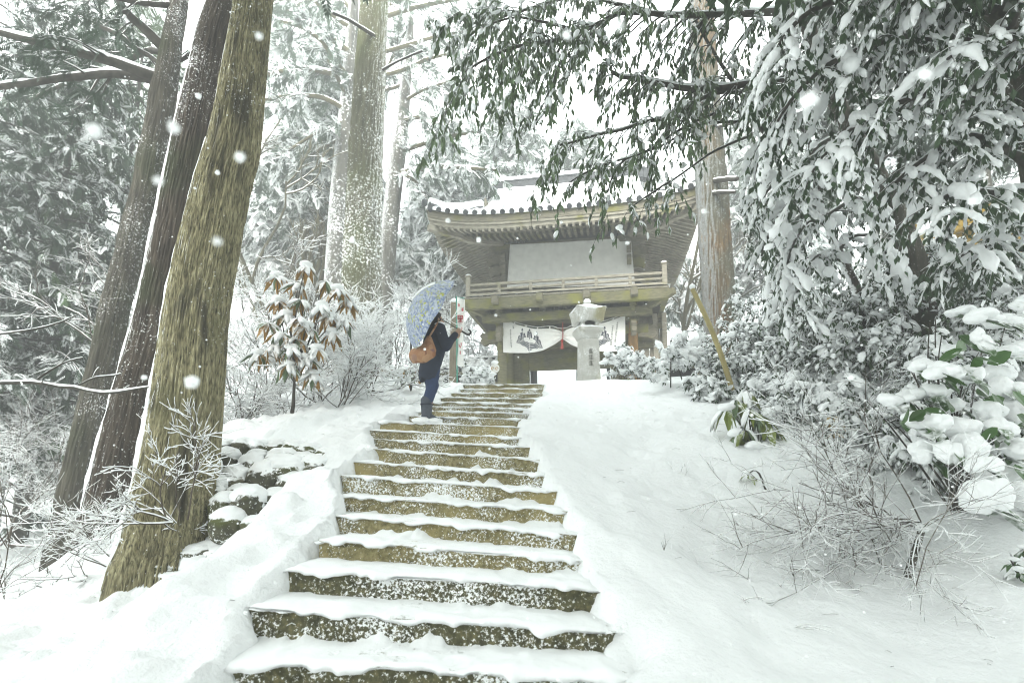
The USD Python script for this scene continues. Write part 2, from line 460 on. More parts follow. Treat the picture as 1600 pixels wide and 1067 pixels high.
def step_block(a, b, h, depth, seed, n):
    """Rough stone bar: front face, top and ends as one displaced sheet round a bar from a to b."""
    n = int(n)
    # section in (y, z): bottom front up, over, and back
    prof = np.array([(0.02, -h - 0.10)] + [(0.0 + 0.004 * k, -h + (h - 0.02) * k / 7) for k in range(8)] + [(0.012, -0.006), (0.035, 0.0), (0.12, 0.0), (depth * 0.6, 0.0), (depth + 0.1, 0.0)])
    t = np.linspace(0, 1, n)
    line = a[None] + (b - a)[None] * t[:, None]
    P = line[:, None, :] + np.stack([np.zeros(len(prof)), prof[:, 0], prof[:, 1]], 1)[None]
    end = np.minimum(t, 1 - t) * np.linalg.norm(b - a)
    rnd = np.clip(1 - end / 0.05, 0, 1) ** 2
    P[:, :, 1] += (rnd * 0.05)[:, None]
    Q = P + seed * 13.7
    P[:, :, 1] += 0.06 * (fbm(Q * 5, 4, seed) - 0.5) + 0.05 * (fbm(Q * 17, 3, seed + 9) - 0.5)
    P[:, :, 2] += 0.045 * (fbm(Q * np.array([2.2, 1, 0.2]), 3, seed + 4) - 0.5)
    v, f = grid(P)
    m = len(prof)
    mb = MB().add(v, f)
    for col, flip in ((0, 0), (n - 1, 1)):
        ring = P[col]; c = ring.mean(0)
        k = np.arange(m - 1)
        fv = np.vstack([ring, c])
        ff = np.stack([k, k + 1, np.full(m - 1, m)], 1)
        mb.add(fv, ff if flip else ff[:, ::-1])
    return mb.get()


def step_snow(a, b, depth, rise, seed, n):
    """The snow on a tread: a rounded lip over the stone's edge, a hollow, and a lumpy bank against the next riser."""
    n = int(n)
    t = np.linspace(-0.02, 1.02, n)
    line = a[None] + (b - a)[None] * t[:, None]
    m = 16
    s = np.linspace(0, 1, m)
    X = line[:, 0][:, None] + 0 * s[None]
    Q = np.stack([X + seed * 5.1, np.repeat(s[None] * depth, n, 0), 0 * X], -1)
    lipn = fbm(np.stack([X * 7 + seed * 3, 0 * X, 0 * X], -1)[:, :1], 3, seed)[:, 0]
    lip = -0.004 - 0.045 * (lipn - 0.45) * 2
    lump = fbm(np.stack([X * 5.5 + seed * 9, 0 * X, 0 * X], -1)[:, :1], 4, seed + 2)[:, 0]
    top = 0.013 + 0.042 * (fbm(Q * 4.0, 3, seed + 1) - 0.5) + 0.03 * (fbm(Q * 12, 3, seed + 7) - 0.5) + 0.06 * np.clip(fbm(Q * 6.3, 2, seed + 21) - 0.6, 0, 1)
    top = np.maximum(top, 0.006)
    bank = np.clip((s - 0.70) / 0.30, 0, 1) ** 1.5
    hgt = top * (1 - 0.45 * s)[None] + bank[None] * (0.26 * np.clip(lump - 0.54, 0, 1) * (rise / 0.15))[:, None]
    tap = np.clip(np.minimum(t + 0.02, 1.02 - t) * np.linalg.norm(b - a) / 0.16, 0, 1) ** 0.6
    hgt = hgt * tap[:, None] - 0.03 * (1 - tap)[:, None]; lip = lip * tap + 0.05 * (1 - tap)
    Yp = line[:, 1][:, None] + lip[:, None] * (1 - s)[None] ** 6 + s[None] * depth
    edge = np.sqrt(np.clip(s / 0.12, 0, 1))
    Z = line[:, 2][:, None] + hgt * edge[None] - (1 - edge)[None] * (0.006 + 0.02 * np.clip(lipn - 0.5, 0, 1) * 4)[:, None]
    P = np.stack([X, Yp, Z], -1)
    under = P[:, :1].copy(); under[:, 0, 1] += 0.05; under[:, 0, 2] -= 0.004
    P = np.concatenate([under, P], 1)
    return grid(P)


for k, (a, b) in enumerate(STEP3):
    nxt = STEP3[k + 1] if k + 1 < len(STEP3) else (a + [0, .5, .1], b + [0, .5, .1])
    prv = STEP3[k - 1] if k else (a - [0, 0, .15], b - [0, 0, .15])
    rise = float(np.mean([a[2] - prv[0][2], b[2] - prv[1][2]]))
    depth = float(np.mean([nxt[0][1] - a[1], nxt[1][1] - b[1]]))
    n = max(30, int(190 - 9 * k))
    ea = a - (b - a) * 0.03; eb = b + (b - a) * 0.03
    st = obj('stone_step', step_block(ea, eb, rise + 0.03, depth, k, int(n * 1.6)), M_STEP_DARK if k < 3 else M_STEP, stairs, smooth=50)
    obj('snow_cap', step_snow(ea, eb, depth + 0.03, rise, k + 50, n), M_SNOW, st, smooth=True)
# ------------------------------------------------------------------ temple gate
PSI = math.radians(-10)
M_WOOD = coat('weathered_wood', [(0.3, (0.100, 0.090, 0.066)), (0.55, (0.20, 0.182, 0.135)), (0.8, (0.31, 0.285, 0.22))], scale=6, stretch=(1, 1, 6), snow=(0.75, 1.0), moss=((0.18, 0.17, 0.06), 1.4, 0.50, 0.72), bump=0.4, rough=0.85)
M_MOSSWOOD = coat('mossy_wood', [(0.3, (0.085, 0.080, 0.048)), (0.55, (0.18, 0.168, 0.10)), (0.8, (0.28, 0.26, 0.17))], scale=6, stretch=(1, 1, 6), snow=(0.7, 0.95), moss=((0.20, 0.195, 0.055), 1.7, 0.48, 0.68), bump=0.4, rough=0.85)
M_PALEWOOD = coat('pale_wood', [(0.3, (0.20, 0.18, 0.14)), (0.55, (0.32, 0.295, 0.235)), (0.8, (0.43, 0.40, 0.33))], scale=5, stretch=(1, 1, 5), moss=((0.2, 0.19, 0.06), 1.2, 0.60, 0.75), bump=0.3, rough=0.85)
M_DARKWOOD = coat('dark_wood', [(0.3, (0.018, 0.018, 0.020)), (0.7, (0.06, 0.058, 0.052))], scale=9, stretch=(8, 8, 0.6), bump=0.4, rough=0.8)
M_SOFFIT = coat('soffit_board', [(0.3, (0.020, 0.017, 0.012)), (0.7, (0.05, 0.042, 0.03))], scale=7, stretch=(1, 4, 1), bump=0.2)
M_ORANGEWOOD = coat('orange_brown_wood', [(0.3, (0.16, 0.085, 0.025)), (0.7, (0.32, 0.19, 0.07))], scale=7, stretch=(6, 6, 0.5), bump=0.3)
M_TILE = coat('roof_tile_clay', [(0.3, (0.025, 0.028, 0.030)), (0.7, (0.075, 0.08, 0.085))], scale=9, snow=(0.35, 0.6), bump=0.2, rough=0.6)
M_NET = coat('dark_green_net', [(0.3, (0.012, 0.022, 0.014)), (0.7, (0.035, 0.06, 0.035))], scale=30, bump=0.2)
M_SHADE = plain('painted_shade', (0.012, 0.012, 0.012), vary=0.2)  # near-black paint standing in for deep shade

gate = thing('temple_gate', 'two-storey weathered wooden temple gate with balcony and snowy tiled roof', 'gate', (1.85, 17.0, GZ), rz=PSI)
G = dict(parent=gate, local=True)
CX, CD = 2.22, 3.2               # half the column spacing, depth of the columns
AX, AY = 4.15, 2.0               # half the eaves, eave overhang in front
YB = CD + AY                     # rear eave


def lift(x, y):
    """How far the eave sweeps up towards its corners."""
    u = np.clip((np.abs(x) / AX), 0, 1); w = np.clip(np.abs(y - CD / 2) / (CD / 2 + AY), 0, 1)
    return 0.34 * (u * w) ** 4 + 0.03 * (u * w) ** 2


# columns, beams of the lower storey
for x in (-CX, CX):
    for y in (0.0, CD / 2, CD):
        v, f = tube([(x, y, -0.2), (x, y, 1.5), (x, y, 3.22)], [0.17, 0.165, 0.16], 20)
        obj('column', (v, f), M_ORANGEWOOD if (x > 0 and y == 0) else M_MOSSWOOD, smooth=40, **G)
        obj('column_base', tube([(x, y, -0.25), (x, y, 0.0), (x, y, 0.1)], [0.34, 0.33, 0.26], 16), M_STEP, **G)
for y in (0.0, CD / 2, CD):
    obj('tie_beam', MB().beam((-CX - 0.5, y, 2.98), (CX + 0.5, y, 2.98), 0.20, 0.30).get(), M_MOSSWOOD, **G)
    obj('tie_beam', MB().beam((-CX - 0.1, y, 2.52 if y else 3.42), (CX + 0.1, y, 2.52 if y else 3.42), 0.16, 0.24).get(), M_MOSSWOOD, **G)
for x in (-CX, CX):
    obj('tie_beam', MB().beam((x, -0.5, 3.02), (x, CD + 0.5, 3.02), 0.19, 0.28).get(), M_MOSSWOOD, **G)
# inner posts, door leaves, lintel with carving
for s in (-1, 1):
    xi = s * 1.62
    obj('door_post', MB().box((xi - 0.12, CD / 2 - 0.12, -0.2), (xi + 0.12, CD / 2 + 0.12, 2.6), 0.015).get(), M_MOSSWOOD, **G)
    xl = s * 1.42
    obj('door_leaf', MB().box((xl - 0.06, CD / 2 + 0.13, 0.05), (xl + 0.06, CD / 2 + 1.30, 2.35), 0.01).get(), M_DARKWOOD, **G)
    for k in range(4):
        x0 = s * CX - s * 0.16; x1 = xi + s * 0.121
        w = (x1 - x0) / 4
        obj('wall_plank', MB().box((x0 + w * k + 0.004, CD / 2 - 0.03 - 0.004 * (k % 2), 0.0), (x0 + w * (k + 1) - 0.004, CD / 2 + 0.03, 2.4), 0.006).get(), M_MOSSWOOD, **G)
    for k in range(6):
        y0 = CD / 2 + 0.2 + k * 0.21
        obj('wall_plank', MB().box((s * CX - 0.03, y0, 0.0), (s * CX + 0.03 + 0.003 * (k % 2), y0 + 0.2, 2.86), 0.006).get(), M_WOOD, **G)
obj('lintel', MB().box((-1.495, CD / 2 - 0.15, 2.02), (1.495, CD / 2 + 0.13, 2.44), 0.02).get(), M_MOSSWOOD, **G)
for x in (-0.85, 0.85):
    mb = MB()
    for q in range(22):
        a0 = q * 0.42; r = 0.03 + 0.009 * q * 0.5
        mb.add(*blob((x + r * math.cos(a0), CD / 2 - 0.155, 2.23 + 0.75 * r * math.sin(a0)), 0.022, q, 1, 0.1))
    obj('carved_scroll', mb.get(), M_WOOD, smooth=True, **G)


def nose(sx, y0, z, L, H, t):
    """A carved beam end that curls like a cloud: outline in (out, up), thickness t."""
    o = [(0, -H / 2), (L * 0.45, -H * 0.55), (L * 0.75, -H * 0.75), (L * 0.98, -H * 0.45), (L * 0.9, -H * 0.1), (L * 1.02, H * 0.12), (L * 0.86, H * 0.38), (L * 0.6, H * 0.3), (L * 0.52, H * 0.62), (L * 0.25, H * 0.5), (0, H * 0.5)]
    c = sg.Polygon(o).buffer(0.02).buffer(-0.02)
    m = trimesh.creation.extrude_polygon(c, t, engine='earcut')
    return np.array(m.vertices), np.array(m.faces)


def bracket(x, y, z, sx, scale=1.0):
    """A block and arm cluster on a column head, each piece a part with its arms below it."""
    s = scale
    mb = MB().box((x - 0.19 * s, y - 0.19 * s, z), (x + 0.19 * s, y + 0.19 * s, z + 0.12 * s), 0.02)
    mb.box((x - 0.24 * s, y - 0.24 * s, z + 0.122 * s), (x + 0.24 * s, y + 0.24 * s, z + 0.20 * s), 0.01)
    b = obj('bracket_block', mb.get(), M_MOSSWOOD if z < 4 else M_WOOD, **G)
    arm = MB().box((x - 0.55 * s, y - 0.075 * s, z + 0.202 * s), (x + 0.55 * s, y + 0.075 * s, z + 0.34 * s), 0.03)
    for dx in (-0.46, 0, 0.46):
        arm.box((x + (dx - 0.10) * s, y - 0.11 * s, z + 0.342 * s), (x + (dx + 0.10) * s, y + 0.11 * s, z + 0.46 * s), 0.02)
    obj('bracket_arm', arm.get(), M_MOSSWOOD if z < 4 else M_WOOD, b, local=True)
    arm = MB().box((x - 0.07 * s, y - 0.75 * s, z + 0.205 * s), (x + 0.07 * s, y + 0.3 * s, z + 0.338 * s), 0.03)
    arm.box((x - 0.11 * s, y - 0.74 * s, z + 0.342 * s), (x + 0.11 * s, y - 0.50 * s, z + 0.46 * s), 0.02)
    obj('bracket_arm', arm.get(), M_MOSSWOOD if z < 4 else M_WOOD, b, local=True)


for x in (-CX, CX):
    for y in (0.0, CD):
        bracket(x, y, 3.222, 1)
    for d in (1, -1):                    # curled noses at the front column heads
        v, f = nose(1, 0, 0, 0.62, 0.42, 0.15)
        w = np.stack([x + np.sign(x) * (0.17 + v[:, 0]) if d == 1 else x + 0 * v[:, 0] + v[:, 2] - 0.075, v[:, 2] - 0.075 if d == 1 else -0.17 - v[:, 0], 2.92 + v[:, 1]], 1)
        obj('carved_beam_end', (w, f), M_WOOD, **G)
bracket(0.0, 0.0, 3.545, 1, 0.75)
for x in (-1.1, 1.1):
    obj('strut', MB().beam((x - 0.35, 0.02, 3.24), (x, 0.02, 3.55), 0.09, 0.08).beam((x + 0.35, 0.02, 3.24), (x, 0.02, 3.55), 0.092, 0.08).get(), M_MOSSWOOD, **G)
for s in (-1, 1):
    obj('net_panel', MB().box((min(s * 0.3, s * 2.0), 0.22, 3.14), (max(s * 0.3, s * 2.0), 0.24, 3.5), 0).get(), M_NET, **G)
# balcony
BX, BY = 3.30, 1.18
ZF = 4.0
for i, (x0, x1, y0, y1) in enumerate([(-BX, BX, -BY, -BY + 0.40), (-BX, BX, -BY + 0.41, 0.1), (-BX, -CX, 0.11, CD + BY), (CX, BX, 0.11, CD + BY), (-CX + 0.01, CX - 0.01, 0.11, CD + 0.29), (-BX, BX, CD + 0.3, CD + BY - 0.001)][:5]):
    obj('floor_plank', MB().box((x0, y0, ZF - 0.05), (x1, y1, ZF), 0.01).get(), M_PALEWOOD, **G)
v, f = blob((0, 0, 0), 1, 3, 3, 0.1)
n_ = 160
_sx = np.linspace(-BX - 0.05, BX + 0.05, n_); _sy = np.linspace(0, 1, 9)
_yy2 = -BY - 0.05 + 0.32 * _sy
_pp = np.stack(np.broadcast_arrays(_sx[:, None], _yy2[None], ZF + 0.004 + 0.055 * np.sin(np.pi * np.clip(_sy, 0.06, 0.94))[None] ** 0.5 * (0.7 + 0.8 * fbm(np.stack([_sx * 4, 0 * _sx, 0 * _sx], 1), 3, 2))[:, None]), -1)
_v, _f = grid(_pp)
obj('balcony_snow', (_v, _f), M_SNOW, smooth=True, **G)
obj('balcony_beam', MB().box((-BX + 0.02, -BY + 0.02, ZF - 0.40), (BX - 0.02, -BY + 0.22, ZF - 0.053), 0.015).get(), M_MOSSWOOD, **G)
obj('balcony_beam', MB().box((-CX - 0.6, -0.62, ZF - 0.70), (CX + 0.6, -0.44, ZF - 0.42), 0.015).get(), M_MOSSWOOD, **G)
for s in (-1, 1):
    obj('balcony_beam', MB().box((s * BX - 0.1 - s * 0.12, -BY + 0.225, ZF - 0.38), (s * BX + 0.1 - s * 0.12, CD + BY, ZF - 0.053), 0.015).get(), M_MOSSWOOD, **G)
    obj('corner_beam', MB().beam((s * CX, 0, ZF - 0.58), (s * (BX + 0.12), -BY - 0.12, ZF - 0.22), 0.15, 0.2).get(), M_MOSSWOOD, **G)
for x in (-CX, -0.75, 0.75, CX):
    obj('joist', MB().box((x - 0.11, -BY - 0.22, ZF - 0.30), (x + 0.11, 0.0, ZF - 0.055), 0.015).get(), M_WOOD, **G)
for k in range(22):
    x = -2.95 + k * 5.9 / 21
    if min(abs(x - q) for q in (-CX, -0.75, 0.75, CX)) > 0.13:
        obj('small_joist', MB().box((x - 0.055, -BY + 0.23, ZF - 0.20), (x + 0.055, 0.0, ZF - 0.056), 0.01).get(), M_WOOD, **G)
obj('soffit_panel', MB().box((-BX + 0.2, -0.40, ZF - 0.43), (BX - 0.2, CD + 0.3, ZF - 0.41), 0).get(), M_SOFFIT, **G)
# right-hand prop wall under the balcony's end
for xa in (BX - 0.32, BX - 0.02):
    obj('prop_post', MB().box((xa - 0.08, 0.3, 1.2), (xa + 0.08, 0.46, ZF - 0.4), 0.01).get(), M_PALEWOOD, **G)
for z in (1.7, 2.5, 3.15):
    obj('prop_rail', MB().box((CX + 0.17, 0.33, z - 0.09), (BX + 0.05, 0.43, z + 0.09), 0.01).get(), M_MOSSWOOD, **G)
for k in range(5):
    obj('prop_plank', MB().box((CX + 0.2 + k * 0.18, 0.47, 1.2), (CX + 0.37 + k * 0.18, 0.51, 3.5), 0.005).get(), M_PALEWOOD, **G)
# balustrade
for s in (-1, 1):
    p = obj('railing_post', MB().box((s * (BX - 0.12) - 0.075, -BY + 0.03, ZF), (s * (BX - 0.12) + 0.075, -BY + 0.18, ZF + 0.72), 0.015).get(), M_PALEWOOD, **G)
    obj('post_cap', MB().box((s * (BX - 0.12) - 0.10, -BY + 0.005, ZF + 0.722), (s * (BX - 0.12) + 0.10, -BY + 0.205, ZF + 0.78), 0.02).get(), M_PALEWOOD, p, local=True)
    obj('snow_cap', blob((s * (BX - 0.12), -BY + 0.105, ZF + 0.80), (0.095, 0.095, 0.05), 5, 2, 0.1), M_SNOW, p, smooth=True, local=True)
for z, h in ((0.10, 0.09), (0.27, 0.07), (0.45, 0.09)):
    r = obj('rail', MB().box((-BX + 0.04, -BY + 0.06, ZF + z - h / 2), (BX - 0.04, -BY + 0.15, ZF + z + h / 2), 0.012).get(), M_PALEWOOD, **G)
    for s in (-1, 1):
        obj('rail', MB().box((s * (BX - 0.12) - 0.045, -BY + 0.19, ZF + z - h / 2), (s * (BX - 0.12) + 0.045, CD + BY, ZF + z + h / 2), 0.012).get(), M_PALEWOOD, **G)
for k in range(1, 6):
    x = -BX + 0.12 + k * (2 * BX - 0.24) / 6
    obj('railing_strut', MB().box((x - 0.05, -BY + 0.055, ZF + 0.146), (x + 0.05, -BY + 0.155, ZF + 0.234), 0.006).box((x - 0.05, -BY + 0.055, ZF + 0.306), (x + 0.05, -BY + 0.155, ZF + 0.404), 0.006).get(), M_PALEWOOD, **G)
# upper storey
for x in (-CX + 0.05, CX - 0.05):
    for y in (0.25, CD - 0.2):
        obj('upper_column', tube([(x, y, ZF), (x, y, 5.0), (x, y, 6.0)], 0.15, 18), M_WOOD, smooth=40, **G)
UZ = 5.62
for k in range(12):
    x0 = -CX + 0.2 + k * (2 * CX - 0.4) / 12
    obj('wall_plank', MB().box((x0 + 0.003, 0.30 + 0.004 * (k % 2), ZF), (x0 + (2 * CX - 0.4) / 12 - 0.003, 0.36, UZ), 0.004).get(), M_WOOD, **G)
for s in (-1, 1):
    for k in range(8):
        y0 = 0.42 + k * 0.32
        obj('wall_plank', MB().box((s * (CX - 0.05) - 0.03, y0, ZF), (s * (CX - 0.05) + 0.03 + 0.004 * (k % 2), y0 + 0.312, UZ + 0.3), 0.004).get(), M_WOOD, **G)
for z, h, w, ov in ((UZ + 0.10, 0.18, 0.20, 0.35), (6.22, 0.26, 0.22, 0.5)):
    obj('eave_beam', MB().box((-CX - ov, 0.25 - w, z - h / 2), (CX + ov, 0.25 + 0.05, z + h / 2), 0.012).get(), M_WOOD, **G)
    for s in (-1, 1):
        obj('eave_beam', MB().box((s * (CX - 0.05) - 0.1 + s * 0.06, 0.302, z - h / 2), (s * (CX - 0.05) + 0.1 + s * 0.06, CD + 0.2, z + h / 2), 0.012).get(), M_WOOD, **G)
for x in (-1.45, -0.72, 0.0, 0.72, 1.45):
    mb = MB().box((x - 0.05, 0.10, UZ + 0.192), (x + 0.05, 0.26, UZ + 0.47), 0.01)
    mb.box((x - 0.24, 0.09, UZ + 0.31), (x + 0.24, 0.255, UZ + 0.37), 0.01)
    for dx in (-0.17, 0.17):
        mb.box((x + dx - 0.07, 0.085, UZ + 0.372), (x + dx + 0.07, 0.26, UZ + 0.465), 0.015)
    obj('bracket_block', mb.get(), M_WOOD, **G)
obj('shade_panel', MB().box((-CX + 0.1, 0.36, UZ + 0.02), (CX - 0.1, 0.40, UZ + 0.62), 0).get(), M_SHADE, **G)  # solid black panel paints the shade behind the brackets
for s in (-1, 1):
    x = s * (CX - 0.05)
    b = obj('bracket_block', MB().box((x - 0.17, 0.0, UZ - 0.35), (x + 0.17, 0.34, UZ + 0.47), 0.02).get(), M_WOOD, **G)
    for z in (UZ - 0.22, UZ + 0.18):
        v, f = nose(1, 0, 0, 0.42 if z < UZ else 0.52, 0.30, 0.14)
        obj('carved_beam_end', (np.stack([x + s * (0.16 + v[:, 0]), 0.10 + v[:, 2], z + v[:, 1]], 1), f), M_WOOD, b, local=True)
        obj('carved_beam_end', (np.stack([x + v[:, 2] - 0.07, 0.02 - v[:, 0] * 0.6, z + v[:, 1]], 1), f), M_WOOD, b, local=True)
# rafters: two tiers; z of a rafter's axis over the distance out from the wall line
ZI, ZM, ZO = 6.45, 6.10, 5.86        # at the wall, at the step, at the tip
D1, D2 = 1.20, AY                    # the step and the tip, out from the wall plates
sp = 0.205


def rz(d):
    return np.where(d < D1, ZI + (ZM - ZI) * d / D1, ZM + 0.11 + (ZO - ZM - 0.11) * (d - D1) / (D2 - D1))


def rafters(side):
    half = AX if side in ('f', 'b') else CD / 2 + AY
    inner = CX if side in ('f', 'b') else CD / 2
    n = int(half / sp)
    for k in range(-n, n + 1):
        c = k * sp
        if abs(c) > half - 0.10:
            continue
        d0 = max(0.0, abs(c) - inner)               # it starts at the hip beam
        for (da, db, w, h, off) in ((max(d0, -0.0), D1, 0.085, 0.11, 0), (max(d0, D1 - 0.06), D2, 0.075, 0.095, 1)):
            if db - da < 0.08:
                continue
            za = (ZI + (ZM - ZI) * da / D1) if not off else (ZM + 0.11 + (ZO - ZM - 0.11) * (da - D1) / (D2 - D1))
            zb = ZM if not off else ZO
            if side == 'f':
                p, q = (c, -da, za), (c, -db, zb)
            elif side == 'l':
                p, q = (-CX - da, CD / 2 + c, za), (-CX - db, CD / 2 + c, zb)
            else:
                p, q = (CX + da, CD / 2 + c, za), (CX + db, CD / 2 + c, zb)
            p = np.array(p); q = np.array(q)
            p[2] += lift(p[0], p[1]); q[2] += lift(q[0], q[1])
            obj('rafter', beam(p, q, w, h, bev=0), M_PALEWOOD if side != 'f' else (M_PALEWOOD if off else M_WOOD), **G)


for s in 'flr':
    rafters(s)


def ring_strip(d, z0, z1, thick, name, m, sides='flr', zoff=0.0, dz=None):
    """A board that runs along the eaves d out from the columns, from z0 to z1 above the sweep."""
    X, Y0, Y1 = CX + d, -d, CD + d
    for s in sides:
        n = 61
        t = np.linspace(0, 1, n)
        if s == 'f':
            L = np.stack([-X + 2 * X * t, 0 * t + Y0], 1); nrm = np.array([0, -1.0])
        elif s == 'l':
            L = np.stack([0 * t - X, Y0 + thick + 0.002 + (Y1 - Y0 - thick) * t], 1); nrm = np.array([-1.0, 0])
        else:
            L = np.stack([0 * t + X, Y0 + thick + 0.002 + (Y1 - Y0 - thick) * t], 1); nrm = np.array([1.0, 0])
        up = lift(L[:, 0] * AX / X, CD / 2 + (L[:, 1] - CD / 2) * (CD / 2 + AY) / (CD / 2 + d)) * ((d / AY) ** 1.0)
        ring = []
        for (o, z) in ((0, z0), (0, z1), (-thick, z1), (-thick, z0), (0, z0)):
            ring.append(np.stack([L[:, 0] + nrm[0] * o, L[:, 1] + nrm[1] * o, up + z], 1))
        P = np.stack(ring, 1)
        v, f = grid(P)
        ends = MB().add(v, f)
        for c in (0, n - 1):
            e = P[c, :4]
            ends.add(e, [[0, 1, 2, 3]])
        obj(name, ends.get(), m, **G)


ring_strip(D1, ZM + 0.06, ZM + 0.15, 0.10, 'eave_board', M_WOOD)
ring_strip(D2 + 0.02, ZO + 0.045, ZO + 0.16, 0.12, 'eave_board', M_PALEWOOD)
ring_strip(D2 + 0.07, ZO + 0.163, ZO + 0.24, 0.13, 'eave_board', M_PALEWOOD)
ring_strip(D2 + 0.09, ZO + 0.243, ZO + 0.44, 0.14, 'eave_board', M_WOOD)
ring_strip(D2 + 0.12, ZO + 0.443, ZO + 0.475, 0.16, 'eave_board', M_MOSSWOOD)
# hip beams under the corners
for sx, sy in ((-1, 0), (1, 0), (-1, 1), (1, 1)):
    cy = CD if sy else 0.0; dy = 1 if sy else -1
    pts = []
    for d in np.linspace(0.0, D2 + 0.05, 9):
        x, y = sx * (CX + d), cy + dy * d
        pts.append((x, y, float(rz(np.array(d))) - 0.08 + float(lift(x, y))))
    P = np.array(pts); mb = MB()
    for a, b in zip(P[:-1], P[1:]):
        mb.beam(a, b + (b - a) * 0.03, 0.17, 0.20, bev=0)
    obj('hip_beam', mb.get(), M_PALEWOOD, **G)
# soffit boards over the rafters
for side in 'flr':
    t = np.linspace(-1, 1, 61); d = np.linspace(0, D2, 7)
    if side == 'f':
        X = t[:, None] * (CX + d[None]); Y = 0 * t[:, None] - d[None]
    else:
        sgn = -1 if side == 'l' else 1
        X = sgn * (CX + d[None]) + 0 * t[:, None]; Y = CD / 2 + t[:, None] * (CD / 2 + d[None])
    Z = np.interp(d, [0, D1, D1 + 0.01, D2], [ZI, ZM, ZM + 0.11, ZO])[None] + 0.055 + lift(X, Y)
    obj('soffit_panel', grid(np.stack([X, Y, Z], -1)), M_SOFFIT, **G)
# tiled roof under snow: a hip roof with a gable above
ZE = ZO + 0.48
RX, RYC = 2.75, CD / 2


def roof_z(x, y):
    ex, ey = AX + 0.16, CD / 2 + AY + 0.16
    df = ey - np.abs(y - RYC); ds = ex - np.abs(x)
    prof = lambda d: 0.52 * d + 0.075 * d ** 2
    z = np.where(np.abs(x) < RX, prof(df), np.minimum(prof(df), prof(ds)))
    return ZE + z + lift(np.clip(x, -AX, AX), np.clip(y, -AY, YB)) * np.exp(-np.minimum(df, ds) * 0.9)


xs = np.unique(np.r_[np.linspace(-AX - 0.16, AX + 0.16, 300), [-RX - 0.004, -RX, RX, RX + 0.004]]); ys = np.linspace(-AY - 0.16, YB + 0.16, 110)
X, Y = np.meshgrid(xs, ys, indexing='ij')
v, f = grid(np.stack([X, Y, roof_z(X, Y)], -1))
roof = obj('roof', (v, f), M_TILE, **G)
e = np.minimum(np.minimum(X + AX + 0.16, AX + 0.16 - X), np.minimum(Y + AY + 0.16, YB + 0.16 - Y))
wave = 0.5 + 0.5 * np.cos(2 * np.pi * X / 0.30)
sn = 0.17 + 0.10 * (fbm(np.stack([X * 1.3, Y * 1.3, 0 * X], -1), 3, 8) - 0.5) + 0.05 * wave * np.exp(-e * 2.2)
sn = sn * np.clip(e / 0.10, 0, 1) ** 0.5 - 0.03 * (e < 1e-6)
P = np.stack([X * (1 - 0.004), Y - 0.02 * (1 - wave) * (e < 0.05), roof_z(X, Y) + sn], -1)
obj('roof_snow', grid(P), M_SNOW, roof, smooth=True, local=True)
for s in (-1, 1):
    obj('gable_board', MB().box((s * (RX + 0.01), RYC - 2.0, ZE + 0.9), (s * (RX + 0.06), RYC + 2.0, ZE + 1.6), 0).get(), M_WOOD, roof, local=True)
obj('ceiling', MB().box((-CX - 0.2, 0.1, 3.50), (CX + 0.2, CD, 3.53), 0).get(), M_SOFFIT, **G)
obj('transom_panel', MB().box((-CX + 0.17, CD / 2 + 0.02, 2.655), (CX - 0.17, CD / 2 + 0.06, 3.49), 0).get(), M_MOSSWOOD, **G)
# eave tiles
for side in 'flr':
    half = AX + 0.1 if side == 'f' else CD / 2 + AY + 0.1
    for k in range(-int(half / 0.30), int(half / 0.30) + 1):
        c = k * 0.30
        if side == 'f':
            a, b = np.array([c, -AY - 0.20]), np.array([c, -AY + 0.25])
        else:
            sgn = -1 if side == 'l' else 1
            a, b = np.array([sgn * (AX + 0.20), CD / 2 + c]), np.array([sgn * (AX - 0.25), CD / 2 + c])
        za, zb = (roof_z(*q) + 0.02 for q in (np.clip(a, [-AX - .16, -AY - .16], [AX + .16, YB + .16]), b))
        mb = MB().add(*tube([(*a, za), (*(a + (b - a) * 0.1), za + (zb - za) * 0.1), (*b, zb)], [0.085, 0.085, 0.08], 12))
        obj('eave_tile', mb.get(), M_TILE, roof, local=True)
# ridges
zr = float(roof_z(np.array(0.0), np.array(RYC)))
rd = obj('ridge', MB().box((-RX - 0.15, RYC - 0.19, zr - 0.1), (RX + 0.15, RYC + 0.19, zr + 0.22), 0.02).box((-RX - 0.2, RYC - 0.24, zr + 0.222), (RX + 0.2, RYC + 0.24, zr + 0.30), 0.02).get(), M_TILE, **G)
mb = MB()
for k in range(29):
    mb.add(*blob((-RX - 0.15 + k * (2 * RX + 0.3) / 28, RYC, zr + 0.36), (0.22, 0.27, 0.13), k, 2, 0.2))
obj('ridge_snow', mb.get(), M_SNOW, rd, smooth=True, local=True)
for s in (-1, 1):
    v, f = nose(1, 0, 0, 0.34, 0.55, 0.34)
    obj('ridge_end_tile', (np.stack([s * (RX + 0.16 + v[:, 0]), RYC - 0.17 + v[:, 2], zr + 0.16 + v[:, 1]], 1), f), M_TILE, rd, local=True)
    pts = np.array([(s * (RX + d), RYC - (CD / 2 + AY + 0.16 - (AX + 0.16 - RX) + d), 0) for d in np.linspace(0.1, AX + 0.1 - RX, 9)])
    pts[:, 2] = roof_z(pts[:, 0], pts[:, 1]) + 0.14
    h = obj('hip_ridge', tube(pts, 0.13, 10), M_TILE, **G)
    obj('snow_cap', tube(pts + [0, 0, 0.14], 0.14 * (0.8 + 0.5 * fbm(pts * 3, 2, 5)), 10), M_SNOW, h, smooth=True, local=True)
    obj('corner_tile', blob(pts[-1] + [s * 0.12, -0.12, 0.06], (0.10, 0.10, 0.14), 3, 2, 0.15), M_TILE, h, local=True)
# ------------------------------------------------------------------ things about the gate
_cp, _sp = math.cos(PSI), math.sin(PSI)


